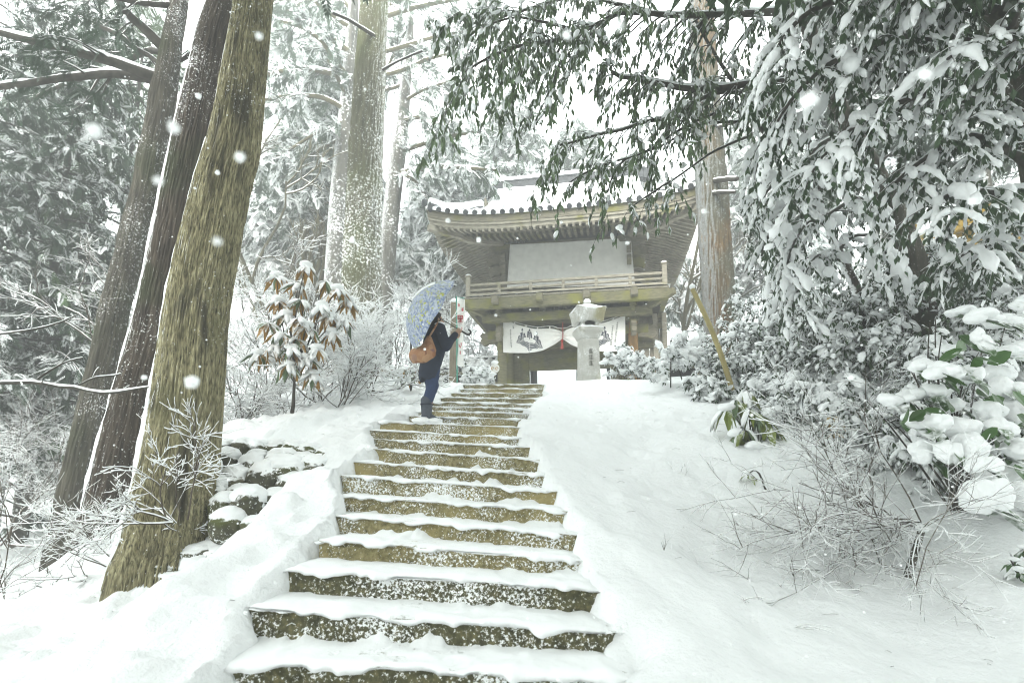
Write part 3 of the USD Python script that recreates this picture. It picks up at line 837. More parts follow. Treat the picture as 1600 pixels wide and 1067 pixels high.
def g2w(P):
    P = np.asarray(P, float)
    return np.stack([1.85 + P[..., 0] * _cp - P[..., 1] * _sp, 17.0 + P[..., 0] * _sp + P[..., 1] * _cp, GZ + P[..., 2]], -1)


def w2g(P):
    d = np.asarray(P, float) - [1.85, 17.0, GZ]
    return np.stack([d[..., 0] * _cp + d[..., 1] * _sp, -d[..., 0] * _sp + d[..., 1] * _cp, d[..., 2]], -1)


def on_plane(px, py, yl):
    """The gate-frame point on the plane y' = yl behind the pixel (arrays)."""
    px, py = np.asarray(px, float), np.asarray(py, float)
    u, v = (px - 800) / FPX, (YC - py) / FPX
    d = np.stack([u, _c - v * _s, _s + v * _c], -1)
    o = w2g(EYE); dl = np.stack([d[..., 0] * _cp + d[..., 1] * _sp, -d[..., 0] * _sp + d[..., 1] * _cp, d[..., 2]], -1)
    t = (yl - o[1]) / dl[..., 1]
    return o + dl * t[..., None]


M_CLOTH = coat('white_cloth', [(0.3, (0.72, 0.715, 0.68)), (0.7, (0.80, 0.795, 0.76))], scale=9, bump=0.15, rough=0.9)
M_TARP = coat('white_sheet', [(0.3, (0.70, 0.70, 0.665)), (0.7, (0.79, 0.79, 0.755))], scale=5, bump=0.15, rough=0.7)
M_NAVY = plain('navy_print', (0.022, 0.030, 0.055), vary=0.2)
M_RED = plain('red_cord', (0.36, 0.045, 0.03))
M_INK = plain('ink_print', (0.05, 0.05, 0.05))

# sheet hung before the upper storey
xs = np.linspace(0, 1, 90); zs = np.linspace(0, 1, 36)
tl, tr, bl, br = (on_plane(*q, -0.07) for q in ((797, 383), (986, 372), (792, 452), (992, 444)))
S, Z = np.meshgrid(xs, zs, indexing='ij')
P = (1 - S)[..., None] * ((1 - Z)[..., None] * tl + Z[..., None] * bl) + S[..., None] * ((1 - Z)[..., None] * tr + Z[..., None] * br)
notch = np.where(S > 0.90, np.clip((0.20 - Z), 0, 1) * 0.55, 0) + 0.015 * (fbm(np.stack([S * 9, 0 * S, 0 * S], -1), 2, 3) - 0.5) * (1 - Z)
P[..., 2] -= notch
P[..., 1] += 0.03 * (fbm(np.stack([S * 7 + Z * 2, Z * 2 - S, 0 * S], -1), 3, 4) - 0.5) + 0.05 * (fbm(np.stack([S * 3, Z * 0.6, 0 * S], -1), 2, 6) - 0.5)
v, f = grid(P)
v2 = v + [0, 0.012, 0]
tarp = thing('white_sheet', 'plain greyish white sheet hung across the upper storey above the balcony railing', 'sheet', g2w(tl), rz=0)
obj('sheet', (np.vstack([g2w(v), g2w(v2)]), np.vstack([f[:, ::-1], f + len(v)])), M_TARP, tarp, smooth=True)

# curtain with crests under the balcony
TOP = np.array([(786, 495), (804, 505.5), (822, 511), (840, 514), (859, 513), (878.5, 517), (898, 511), (915, 508.5), (937, 505.5), (958, 499.5), (977, 491.5)])
BOT = np.array([(786, 550.5), (804, 551.3), (820, 551.6), (832, 550.5), (848, 547.3), (864, 539), (878.5, 530.5), (893, 538.5), (908, 544.5), (925, 548), (950, 549.3), (977, 547)])
YL = -0.30


def cloth_y(px, py):
    d = np.abs(px - 879) / 98.0
    a = np.arctan2(py - 524, np.abs(px - 879) + 3)
    return 0.05 * np.exp(-d * 3.2) * np.sin(a * 11) + 0.03 * np.sin(px * 0.16) * (1 - d) * 0.5 + 0.03 * (fbm(np.stack([px * 0.05, py * 0.02, 0 * px], -1), 2, 9) - 0.5)


def cloth_pt(px, py, off=0.0):
    p = on_plane(px, py, YL)
    p[..., 1] += cloth_y(np.asarray(px, float), np.asarray(py, float)) - off
    return g2w(p)


from scipy.interpolate import PchipInterpolator as PCH
PX = np.linspace(786, 977, 150)[:, None] + np.zeros((1, 22))
tt, bb = PCH(*TOP.T)(PX[:, 0]), PCH(*BOT.T)(PX[:, 0])
PY = tt[:, None] + (bb - tt)[:, None] * np.linspace(0, 1, 22)[None]
v, f = grid(cloth_pt(PX, PY)); v2, _ = grid(cloth_pt(PX, PY, -0.008))
banner = thing('gate_curtain', 'white crested curtain gathered at its middle, hung between the front columns of the gate', 'curtain', cloth_pt(879.0, 524.0))
bc = obj('cloth', (np.vstack([v, v2]), np.vstack([f, f[:, ::-1] + len(v)])), M_CLOTH, banner, smooth=True)
for px in (804, 822, 840, 859, 898, 917, 937, 958):
    py = float(PCH(*TOP.T)(px))
    a = cloth_pt(px, py + 1.0, 0.01); b = cloth_pt(px, py - 2.8, 0.0)
    obj('hanging_tab', MB().beam(a, b, 0.045, 0.02, up=(0, 1, 0), bev=0.004).get(), M_CLOTH, banner)
ln = [cloth_pt(px, float(PCH(*TOP.T)(px)) - 2.4 - 1.5 * math.sin((px - 786) / 191 * math.pi), -0.03) for px in np.linspace(785, 978, 30)]
obj('rope', tube(ln, 0.012, 6), M_CLOTH, banner)


def print_on(shape, name, m, parent, off=0.006):
    """A flat print: a polygon in picture pixels laid on the cloth."""
    mb = MB()
    for g in getattr(shape, 'geoms', [shape]):
        if g.is_empty or g.area < 0.02:
            continue
        g = g.segmentize(1.2)
        pv, pf = trimesh.creation.triangulate_polygon(g, engine='earcut')
        mb.add(cloth_pt(pv[:, 0], pv[:, 1], off), pf)
    return obj(name, mb.get(), m, parent)


def crest(cx, cy, k, sh):
    """Three veined leaves under three upright flower spikes."""
    from shapely import affinity as A, union_all
    leaf = union_all([sg.Point(0, 0).buffer(1).buffer(0), A.scale(sg.Point(0, 2.2).buffer(1), 3.6, 4.2), A.scale(sg.Point(-3.1, 0.8).buffer(1), 3.2, 3.2), A.scale(sg.Point(3.1, 0.8).buffer(1), 3.2, 3.2), sg.Polygon([(-2.6, 4.4), (2.6, 4.4), (0, 8.6)])])
    veins = [sg.LineString([(0, -4), (0, 7.5)]).buffer(0.28)]
    for y in (-1.5, 0.3, 2.2, 4.0):
        veins += [sg.LineString([(0, y + 1.3), (-5.6, y - 0.6)]).buffer(0.30), sg.LineString([(0, y + 1.3), (5.6, y - 0.6)]).buffer(0.30)]
    leaf = leaf.difference(union_all(veins)).buffer(0.02)
    out = [A.translate(leaf, 0, 3.0), A.translate(A.rotate(A.scale(leaf, 0.92, 0.92), 62, origin=(0, 0)), -7.6, 0.2), A.translate(A.rotate(A.scale(leaf, 0.92, 0.92), -62, origin=(0, 0)), 7.6, 0.2)]
    for x0, n, t in ((0, 7, 0), (-6.6, 5, -0.22), (6.6, 5, 0.22)):
        out.append(sg.LineString([(x0, -3), (x0 + t * 8, -10.5)]).buffer(0.35))
        for q in range(n):
            y = -4.6 - (q // 2) * 2.2 - (0.9 if n == 7 else 0)
            xx = x0 + t * (-y - 3) + (0 if q == n - 1 else (1.9 if q % 2 else -1.9) * (1 - 0.13 * (q // 2)))
            if q == n - 1:
                y = -11.5 - (0.9 if n == 7 else 0)
            out.append(A.translate(sg.Polygon([(-1.1, 1.0), (1.1, 1.0), (0.7, -0.9), (0, -1.6), (-0.7, -0.9)]), xx, y))
    u = union_all(out)
    return A.affine_transform(u, [k, 0, sh * k, k, cx, cy])


print_on(crest(827.5, 534.0, 1.42, 0.22), 'crest', M_NAVY, bc)
print_on(crest(933.5, 531.0, 1.42, -0.22), 'crest', M_NAVY, bc)


def writing(cols, seed):
    """Brush-written columns: each glyph a few short strokes."""
    from shapely import union_all
    r = random.Random(seed); out = []
    for (x0, y0, x1, y1, n, s) in cols:
        for k in range(n):
            t = (k + 0.5) / n
            x, y = x0 + (x1 - x0) * t, y0 + (y1 - y0) * t
            for q in range(r.choice((3, 4, 5))):
                if r.random() < 0.6:
                    yy = y + r.uniform(-s, s) * 0.8; l = s * r.uniform(0.5, 0.95)
                    out.append(sg.LineString([(x - l, yy + 0.15), (x + l, yy - 0.15)]).buffer(0.17))
                else:
                    xx = x + r.uniform(-s, s) * 0.6; l = s * r.uniform(0.5, 0.9)
                    out.append(sg.LineString([(xx, y - l), (xx + r.uniform(-.5, .5), y + l)]).buffer(0.17))
    return union_all(out)


print_on(writing([(801.5, 509, 802.5, 514, 2, 1.3), (797.5, 514, 799, 543, 9, 1.4)], 4), 'writing', M_INK, bc)
print_on(writing([(965, 503, 961, 535, 10, 1.4), (957.5, 508, 954.5, 539, 10, 1.5)], 7), 'writing', M_INK, bc)
tas = thing('red_tassel', 'red cord with a tassel drawing the crested curtain up at its middle', 'tassel', cloth_pt(879.0, 520.0, 0.05))
obj('cord', tube([cloth_pt(879.5, q, 0.05) for q in (504, 512, 522, 531)], 0.016, 7), M_RED, tas)
obj('tassel', tube([cloth_pt(878.3, q, 0.06) for q in (531, 533, 535, 540, 545)], [0.02, 0.045, 0.025, 0.045, 0.05], 9), M_RED, tas)

# roofed walls either side
for side, x0, x1, lab in ((-1, -CX - 0.25, -6.3, 'mossy plank wall with a snowy tile coping left of the gate, behind the person'), (1, CX + 1.25, 6.6, 'low plank wall with a snowy tile coping right of the gate beside the cedar')):
    lo, hi = min(x0, x1), max(x0, x1)
    yw = CD / 2 + 0.1
    w = thing('roofed_wall', lab, 'wall', g2w(np.array([(lo + hi) / 2, yw, 0])), rz=PSI)
    cx = (lo + hi) / 2
    W = dict(parent=w, local=True)
    H = 2.05 if side < 0 else 2.0
    n = int((hi - lo) / 0.24)
    for k in range(n):
        a = lo - cx + k * (hi - lo) / n
        obj('plank', MB().box((a + 0.004, -0.05 - 0.004 * (k % 3), -0.3), (a + (hi - lo) / n - 0.004, 0.03, H - 0.45), 0.006).get(), M_MOSSWOOD, **W)
    obj('shade_strip', MB().box((lo - cx, -0.02, H - 0.45), (hi - cx, 0.02, H), 0).get(), M_SHADE, **W)  # solid black strip paints the shade under the coping
    for z in (H - 0.47, H - 0.02):
        obj('rail', MB().box((lo - cx, -0.11, z - 0.06), (hi - cx, 0.05, z + 0.06), 0.01).get(), M_MOSSWOOD, **W)
    for k in range(int((hi - lo) / 0.9) + 1):
        a = lo - cx + 0.05 + k * (hi - lo - 0.1) / int((hi - lo) / 0.9)
        obj('post', MB().box((a - 0.07, -0.13, -0.3), (a + 0.07, -0.055, H + 0.02), 0.01).get(), M_MOSSWOOD, **W)
    zt = H + 0.45
    rf = obj('coping', MB().add(*beam((lo - cx, -0.30, H + 0.22), (hi - cx, -0.30, H + 0.22), 0.72, 0.05, up=(0, -0.55, 1), bev=0)).add(*beam((lo - cx, 0.30, H + 0.22), (hi - cx, 0.30, H + 0.22), 0.72, 0.05, up=(0, 0.55, 1), bev=0)).get(), M_TILE, **W)
    obj('ridge', MB().box((lo - cx, -0.09, zt - 0.05), (hi - cx, 0.09, zt + 0.10), 0.02).get(), M_TILE, **W)
    nt = int((hi - lo) / 0.30)
    for k in range(nt):
        a = lo - cx + 0.15 + k * 0.30
        t_ = obj('coping_tile', tube([(a, -0.66, H + 0.06), (a, -0.62, H + 0.085), (a, -0.12, zt - 0.06)], [0.075, 0.075, 0.07], 10), M_TILE, rf, local=True)
        obj('tile_snow', tube([(a + 0.15, -0.64, H + 0.10), (a + 0.15, -0.60, H + 0.13), (a + 0.15, -0.12, zt - 0.02)], [0.085, 0.12, 0.115], 10), M_SNOW, rf, smooth=True, local=True)
    xs = np.linspace(lo - cx, hi - cx, 120); an = np.linspace(0, np.pi, 9)
    R = 0.13 + 0.05 * (fbm(np.stack([xs * 3, 0 * xs, 0 * xs], 1), 3, 4) - 0.5)
    P = np.stack(np.broadcast_arrays(xs[:, None], -1.35 * R[:, None] * np.cos(an)[None], zt + 0.08 + 0.8 * R[:, None] * np.sin(an)[None]), -1)
    v, f = grid(P)
    obj('ridge_snow', (v, f), M_SNOW, rf, smooth=True, local=True)

# ------------------------------------------------------------------ stone lantern
LP = at(920, 592, 12.5)
M_GRANITE = coat('lantern_granite', [(0.3, (0.33, 0.325, 0.29)), (0.7, (0.50, 0.49, 0.45))], scale=40, speck=(75, 0.58, 0.66, 3.0), snow=(0.6, 0.9), moss=((0.26, 0.24, 0.14), 2.0, 0.52, 0.7), bump=0.5)
lan = thing('stone_lantern', 'tall pale stone lantern capped with snow before the gate curtain', 'lantern', LP, rz=math.radians(9))
LG = dict(parent=lan, local=True)


def square_rings(rings, sub=4, seed=0, amp=0.012):
    """A square-section body from (z, half width, corner rounding 0..1)."""
    a = np.linspace(0, 2 * np.pi, 40, endpoint=False)
    P = []
    for z, h, r in rings:
        m = np.maximum(np.abs(np.cos(a)), np.abs(np.sin(a)))
        k = (1 - r) / m + r * 1.12
        P.append(np.stack([h * k * np.cos(a), h * k * np.sin(a), 0 * a + z], 1))
    P = np.array(P)
    P = np.concatenate([P, P[:, :1]], 1)
    P += (fbm(P * 9 + seed, 3, seed)[..., None] - 0.5) * amp
    P[:, -1] = P[:, 0]
    v, f = grid(P.transpose(1, 0, 2)[::1])
    mb = MB().add(v, f[:, ::-1])
    for q, fl in ((0, 1), (-1, 0)):
        ring = P[q][:-1]; c = ring.mean(0); k = np.arange(len(ring))
        ff = np.stack([k, (k + 1) % len(ring), np.full(len(ring), len(ring))], 1)
        mb.add(np.vstack([ring, c]), ff[:, ::-1] if fl else ff)
    return mb.get()


obj('shaft', square_rings([(-0.3, 0.235, .1), (0.0, 0.235, .1), (0.3, 0.228, .1), (0.6, 0.222, .1), (0.97, 0.215, .1), (0.99, 0.215, .1)], seed=1), M_GRANITE, smooth=40, **LG)
for z0, z1 in ((0.30, 0.42), (0.45, 0.56), (0.60, 0.72)):
    mb = MB()
    for q in range(4):
        mb.box((-0.06 + 0.015 * (q % 2), -0.2365, z0 + q * 0.03), (0.05 - 0.01 * (q % 3), -0.222, z0 + q * 0.03 + 0.012), 0)
    mb.box((-0.008, -0.2362, z0 - 0.01), (0.008, -0.223, z1), 0)
    obj('carved_letter', mb.get(), plain('carved_shadow', (0.15, 0.145, 0.13)), **LG)
pl = obj('platform', square_rings([(0.99, 0.22, .15), (1.02, 0.245, .15), (1.10, 0.275, .2), (1.16, 0.315, .15), (1.17, 0.32, .15), (1.245, 0.325, .15), (1.25, 0.32, .2)], seed=2), M_GRANITE, smooth=40, **LG)
obj('snow_cap', square_rings([(1.248, 0.32, .3), (1.27, 0.325, .4), (1.295, 0.27, .6), (1.31, 0.14, .9), (1.313, 0.02, 1)], seed=3, amp=0.03), M_SNOW, pl, smooth=True, local=True)
fb = MB()
for sx, sy in ((-1, -1), (-1, 1), (1, -1), (1, 1)):
    fb.box((sx * 0.18 - 0.045, sy * 0.18 - 0.045, 1.24), (sx * 0.18 + 0.045, sy * 0.18 + 0.045, 1.47), 0.008)
fb.box((-0.15, -0.15, 1.24), (0.15, 0.15, 1.27), 0)
obj('light_chamber', fb.get(), M_GRANITE, **LG)
a = np.linspace(0, 2 * np.pi, 65)
rings = []
for z, h, up in ((1.44, 0.20, 0), (1.43, 0.285, 0), (1.455, 0.325, .02), (1.56, 0.35, .04), (1.68, 0.385, .07), (1.70, 0.375, .07), (1.74, 0.30, .02), (1.81, 0.17, 0), (1.86, 0.09, 0)):
    m = np.maximum(np.abs(np.cos(a)), np.abs(np.sin(a))); cor = np.abs(np.sin(2 * a)) ** 4
    k = (1 - 0.12) / m + 0.12 * 1.12
    rings.append(np.stack([h * k * np.cos(a), h * k * np.sin(a), z + up * cor - 0.05 * cor * (z < 1.5)], 1))
v, f = grid(np.array(rings).transpose(1, 0, 2))
rf = obj('cap_stone', (v, f[:, ::-1]), M_GRANITE, smooth=50, **LG)
obj('snow_cap', square_rings([(1.70, 0.36, .1), (1.735, 0.385, .2), (1.775, 0.35, .3), (1.83, 0.24, .5), (1.89, 0.13, .8), (1.91, 0.08, 1)], seed=5, amp=0.03), M_SNOW, rf, smooth=True, local=True)
jw = obj('jewel', blob((0, 0, 1.955), (0.085, 0.085, 0.09), 1, 2, 0.05), M_GRANITE, smooth=True, **LG)
obj('snow_cap', blob((0, 0, 1.985), (0.092, 0.092, 0.085), 2, 2, 0.08), M_SNOW, jw, smooth=True, local=True)

# ------------------------------------------------------------------ posts, streamer, stand, plaque
M_POST = coat('post_wood', [(0.3, (0.15, 0.125, 0.09)), (0.7, (0.30, 0.26, 0.20))], scale=8, stretch=(5, 5, 0.6), wind=((-0.8, -0.6, 0), 0.75, 1.1), bump=0.3)
b0 = at(706, 604, 11.3); t0 = at(708, 473, 11.3)
ps = thing('wooden_post', 'plain squared grey wooden post behind the white streamer', 'post', b0)
pp = obj('post', MB().beam(b0 - [0, 0, .3], (b0[0] + 0.02, b0[1], t0[2]), 0.15, 0.15, bev=0.015).get(), M_POST, ps)
obj('snow_cap', blob((b0[0] + 0.02, b0[1], t0[2] + 0.03), (0.09, 0.09, 0.07), 3, 2, 0.1), M_SNOW, pp, smooth=True)
M_GREENPOLE = plain('green_pole', (0.10, 0.32, 0.25), vary=0.1)
fl = thing('streamer_banner', 'narrow white streamer with red writing on a thin green pole', 'streamer', at(714, 606, 10.6))
p0, p1 = at(714.5, 612, 10.6), at(713.5, 463, 10.6)
obj('pole', tube([p0, p1], 0.016, 8), M_GREENPOLE, fl)
obj('cross_rod', tube([p1 - [0, 0, .02], at(726, 466, 10.6)], 0.009, 6), M_GREENPOLE, fl)
FX0, FX1 = 714.5, 726.0
S, Z = np.meshgrid(np.linspace(0, 1, 10), np.linspace(0, 1, 50), indexing='ij')


def flag(px, py, off=0.0):
    p = np.stack([at(a, b, 10.58) for a, b in zip(np.ravel(px), np.ravel(py))]).reshape(*np.shape(px), 3)
    p[..., 1] += 0.05 * np.sin((np.asarray(px) - 714) * 0.35 + np.asarray(py) * 0.05) - off
    return p


PXf = FX0 + (FX1 - FX0) * S - 1.8 * Z * S + 0.8 * np.sin(Z * 7) * S; PYf = 465 + 106 * Z + 2 * S
v, f = grid(flag(PXf, PYf))
fc = obj('cloth', (np.vstack([v, v + [0, 0.006, 0]]), np.vstack([f, f[:, ::-1] + len(v)])), M_CLOTH, fl, smooth=True)


def strokes(lines, w):
    from shapely import union_all
    return union_all([sg.LineString(l).buffer(w, cap_style=2) for l in lines])


GL = {'small': [[(0, 1), (4, 1)], [(2, 0), (2, 6)], [(0, 3.4), (4, 3.4)], [(0.3, 6), (3.8, 5)]],
      'ri': [[(0, 0), (7, 0), (7, 5), (0, 5), (0, 0)], [(0, 2.5), (7, 2.5)], [(3.5, 0), (3.5, 9.6)], [(0.4, 7.3), (6.6, 7.3)], [(-0.3, 9.6), (7.3, 9.6)]],
      'kana': [[(0, 1), (1.2, 4.5), (0.6, 6)], [(3.6, 0), (3.8, 4), (2.2, 7.5)]], 'dash': [[(1, 0), (1, 4.5)]]}
from shapely import affinity as AFF
shp = []
for g, x, y, k in (('small', 715.8, 475, 0.72), ('small', 720.6, 480, 0.95), ('ri', 715.6, 493, 1.0), ('kana', 717.6, 511, 1.1), ('kana', 716.8, 536, 1.1), ('dash', 718.2, 549, 1.2)):
    shp.append(AFF.translate(AFF.scale(strokes(GL[g], 0.62), k, k, origin=(0, 0)), x, y))
mb = MB()
for u in shp:
    for g in getattr(u, 'geoms', [u]):
        pv, pf = trimesh.creation.triangulate_polygon(g.segmentize(1.5), engine='earcut')
        mb.add(flag(pv[:, 0], pv[:, 1], 0.005), pf)
obj('red_writing', mb.get(), plain('red_print', (0.45, 0.05, 0.06), vary=0.15), fc)

st = thing('dark_stake', 'thin dark upright stake beside the evergreen bush behind the person', 'stake', at(642, 600, 9.2))
s_ = obj('pole', tube([at(642, 604, 9.2), at(642.3, 532, 9.2)], 0.018, 8), plain('stake_iron', (0.03, 0.03, 0.028)), st)
obj('snow_cap', blob(at(642.3, 531, 9.2), (0.022, 0.022, 0.02), 1, 1, 0.1), M_SNOW, s_, smooth=True)
sb = at(622, 612, 12.5)
sd = thing('low_wooden_stand', 'low dark wooden stand under a thick snow cap behind the dark stake', 'stand', sb)
for dx in (-0.26, 0.26):
    for dy in (-0.2, 0.2):
        obj('leg', MB().box(sb + [dx - 0.03, dy - 0.03, -0.3], sb + [dx + 0.03, dy + 0.03, 0.42], 0.005).get(), M_DARKWOOD, sd)
tp = obj('top_board', MB().box(sb + [-0.36, -0.28, 0.42], sb + [0.36, 0.28, 0.50], 0.01).get(), M_WOOD, sd)
obj('snow_cap', blob(sb + [0, 0, 0.55], (0.38, 0.3, 0.13), 4, 3, 0.15), M_SNOW, tp, smooth=True)
pb = at(773, 604, 12.2)
pq = thing('round_plaque', 'small round pale plaque on a thin stake at the top of the stairs', 'plaque', pb)
obj('stake', tube([pb - [0, 0, .1], pb + [0, 0, 0.62]], 0.016, 7), M_POST, pq)
ds = obj('disc', MB().add(*tube([pb + [0, -0.03, 0.45], pb + [0, 0.0, 0.45]], 0.115, 20)).get(), M_CLOTH, pq)
for dx in (-0.05, 0.05):
    rr = [(pb[0] + dx + 0.03 * math.cos(q), pb[1] - 0.034, pb[2] + 0.44 + 0.03 * math.sin(q)) for q in np.linspace(0, 5.2, 12)]
    obj('painted_swirl', tube(rr, 0.009, 5), plain('orange_paint', (0.42, 0.24, 0.05)), ds)
obj('snow_cap', blob(pb + [0, 0, 0.60], (0.09, 0.06, 0.05), 1, 2, 0.1), M_SNOW, pq, smooth=True)

# ------------------------------------------------------------------ bamboo pole
M_BAMBOO = coat('bamboo', [(0.3, (0.24, 0.20, 0.075)), (0.7, (0.38, 0.32, 0.14))], scale=5, stretch=(1, 1, 0.5), snow=(0.8, 1.0), bump=0.1, rough=0.45)
q0, q1 = at(1148, 622, 8.6), at(1082, 452, 9.0)
t = np.linspace(0, 1, 60)
line = q0 + (q1 - q0) * t[:, None] + np.stack([0.05 * np.sin(np.pi * t), 0 * t, 0.03 * np.sin(np.pi * t)], 1)
r = 0.047 * (1 - 0.12 * t) * (1 + 0.12 * np.exp(-((t * 7) % 1 - 0.5) ** 2 / 0.003))
bam = thing('bamboo_pole', 'yellow bamboo pole leaning left out of the shrubs right of the gate', 'bamboo pole', q0)
bm = obj('cane', tube(line, r, 12), M_BAMBOO, bam, smooth=40)
obj('snow_cap', blob(q1 + [0, 0, 0.05], (0.055, 0.055, 0.05), 2, 2, 0.1), M_SNOW, bm, smooth=True)
# ------------------------------------------------------------------ yellow-brown hut eave on the right
M_HUT = coat('ochre_board', [(0.3, (0.19, 0.125, 0.020)), (0.7, (0.33, 0.225, 0.05))], scale=6, stretch=(1, 1, 6), bump=0.3)
hut = thing('ochre_shed', 'ochre boarded shed with a snowy roof among the trees on the right bank', 'shed', at(1500, 400, 10.5))
A0, A1 = at(1436, 392, 10.6), at(1560, 330, 9.8)
dirv = (A1 - A0) * [1, 1, 0]; Ls = np.linalg.norm(dirv); dv = dirv / Ls; nv = np.array([-dv[1], dv[0], 0])
for k in range(9):
    a = A0 * [1, 1, 0] + [0, 0, A1[2] - 1.5 + k * 0.17]
    obj('wall_board', beam(a, a + dv * 3.2, 0.05 + 0.006 * (k % 2), 0.162, bev=0.006), M_HUT, hut)
for e in (0.0, 1.1, 2.2, 3.2):
    obj('corner_post', beam(A0 * [1, 1, 0] + dv * e - nv * 0.02 + [0, 0, A1[2] - 1.7], A0 * [1, 1, 0] + dv * e - nv * 0.02 + [0, 0, A1[2] + 0.1], 0.09, 0.09, up=(0, 1, 0)), M_HUT, hut)
gb = A0 - dv * 0.4 + [0, 0, -0.15] - nv * 0.35; ge = A1 + dv * 1.2 - nv * 0.35 + [0, 0, 0.45]
rb = obj('roof_board', MB().beam(gb, ge, 0.10, 0.20).get(), M_HUT, hut)
ro = obj('roof', MB().beam(gb + nv * 0.75 + [0, 0, 0.14], ge + nv * 0.75 + [0, 0, 0.14], 1.6, 0.06).get(), M_WOOD, hut)
obj('snow_cap', MB().beam(gb + nv * 0.75 + [0, 0, 0.27], ge + nv * 0.75 + [0, 0, 0.27], 1.62, 0.18, bev=0.08).get(), M_SNOW, ro, smooth=60)

# ------------------------------------------------------------------ dry stone wall
M_ROCK = coat('mossy_rock', [(0.3, (0.030, 0.032, 0.022)), (0.55, (0.085, 0.082, 0.05)), (0.8, (0.17, 0.16, 0.11))], scale=9, snow=(0.30, 0.62), speck=(30, 0.60, 0.66, 2.0), moss=((0.075, 0.085, 0.022), 2.5, 0.45, 0.62), bump=0.7, dist=0.02)
wall = thing('dry_stone_wall', 'low wall of mossy boulders under snow between the big cedar and the stairs', 'stone wall', at(430, 820, 5.0))
STN = [(358, 702, 24, 13), (386, 701, 28, 14), (412, 704, 24, 13), (437, 702, 26, 13), (462, 703, 28, 13), (487, 708, 30, 13), (510, 716, 26, 13), (358, 724, 34, 20), (396, 738, 34, 24), (374, 757, 42, 24), (416, 757, 40, 30), (452, 741, 62, 24), (494, 733, 42, 18), (466, 759, 46, 18),
       (432, 784, 34, 18), (356, 800, 38, 26), (394, 799, 46, 32), (362, 822, 44, 24), (404, 824, 34, 16), (348, 776, 26, 26), (446, 720, 42, 16), (406, 720, 30, 15), (478, 722, 30, 13), (378, 780, 30, 20), (335, 748, 26, 26)]
for i, (px, py, w, h) in enumerate(STN):
    Y = 4.75 + (830 - py) / 130 * 1.15
    c = at(px, py, Y); s = 1 / pxs(Y)
    v, f = ICO[3]
    q = np.sign(v) * np.abs(v) ** 0.88
    k = 1 + 0.34 * (fbm(v * 1.3 + i * 5.3, 4, i) - 0.5) * 2
    rr = np.array([w * s * 0.55, w * s * 0.48, h * s * 0.92])
    c = c - np.array([0, 0.10, 0])
    rk = obj('stone', (c + q * k[:, None] * rr, f), M_ROCK, wall, smooth=55)
    v2, f2 = ICO[3]
    k2 = 1 + 0.25 * (fbm(v2 * 2.2 + i * 3.1, 3, i + 70) - 0.5) * 2
    obj('snow_cap', (c + [0, 0.05, rr[2] * 0.66] + v2 * k2[:, None] * rr * [1.05, 1.15, 0.72], f2), M_SNOW, rk, smooth=True)
for i, (px, py, w, h, Y, lab) in enumerate([(305, 872, 58, 30, 4.75, 'larger mossy rock at the foot of the biggest cedar'), (262, 893, 40, 22, 4.6, 'small mossy rock half buried in snow left of the larger one')]):
    c = at(px, py, Y); s = 1 / pxs(Y); v, f = ICO[3]
    k = 1 + 0.34 * (fbm(v * 1.3 + i * 9.3 + 40, 4, i) - 0.5) * 2
    rr = np.array([w * s * 0.6, w * s * 0.5, h * s * 0.7])
    tk = thing('mossy_rock', lab, 'rock', c)
    rk = obj('stone', (c + np.sign(v) * np.abs(v) ** 0.75 * k[:, None] * rr, f), M_ROCK, tk, smooth=55)
    obj('snow_cap', (c + [0, 0.02, rr[2] * 0.6] + v * (1 + 0.25 * (fbm(v * 2.2 + i, 3, i + 70) - 0.5) * 2)[:, None] * rr * [0.95, 1.0, 0.55], f), M_SNOW, tk, smooth=True)
# ------------------------------------------------------------------ trees: trunks
def bark(name, ramp, wind=None, speck=None, moss=None, extra=None, sc=2.2, st=(9, 9, 0.8), bump=0.9, snow=None):
    return coat(name, ramp, scale=sc, stretch=st, wind=wind, speck=speck, moss=moss, extra=extra, bump=bump, dist=0.02, rough=0.9, detail=6, snow=snow)


B_MAIN = bark('mossy_cedar_bark', [(0.32, (0.034, 0.031, 0.019)), (0.43, (0.16, 0.143, 0.078)), (0.54, (0.30, 0.272, 0.155)), (0.72, (0.44, 0.41, 0.27))], wind=((-0.98, -0.15, -0.1), 0.84, 1.0), speck=(34, 0.665, 0.70, 0.8),
              moss=((0.15, 0.145, 0.07), 1.6, 0.54, 0.74), extra=((0.075, 0.068, 0.042), 1.6, (2.6, 2.6, 0.5), 0.54, 0.66), sc=7.0, st=(11, 11, 1.3), bump=0.9)
B_DARK = bark('dark_red_bark', [(0.3, (0.020, 0.016, 0.012)), (0.6, (0.070, 0.055, 0.040)), (0.8, (0.13, 0.108, 0.082))], wind=((-0.98, -0.15, -0.1), 0.72, 0.95), speck=(38, 0.625, 0.67, 0.8), moss=((0.035, 0.04, 0.018), 0.9, 0.55, 0.7))
B_GREY = bark('grey_bark', [(0.3, (0.022, 0.020, 0.015)), (0.6, (0.075, 0.068, 0.050)), (0.8, (0.13, 0.12, 0.095))], wind=((0.95, -0.2, 0.2), 0.95, 1.25), speck=(44, 0.64, 0.70, 1.2), moss=((0.04, 0.045, 0.022), 0.8, 0.52, 0.7))
B_MID = bark('olive_cedar_bark', [(0.3, (0.050, 0.050, 0.030)), (0.6, (0.12, 0.115, 0.07)), (0.8, (0.19, 0.185, 0.12))], wind=((0.97, -0.2, 0.1), 0.85, 1.35), speck=(20, 0.575, 0.65, 0.4), moss=((0.09, 0.10, 0.04), 0.5, 0.5, 0.68), st=(7, 7, 0.5))
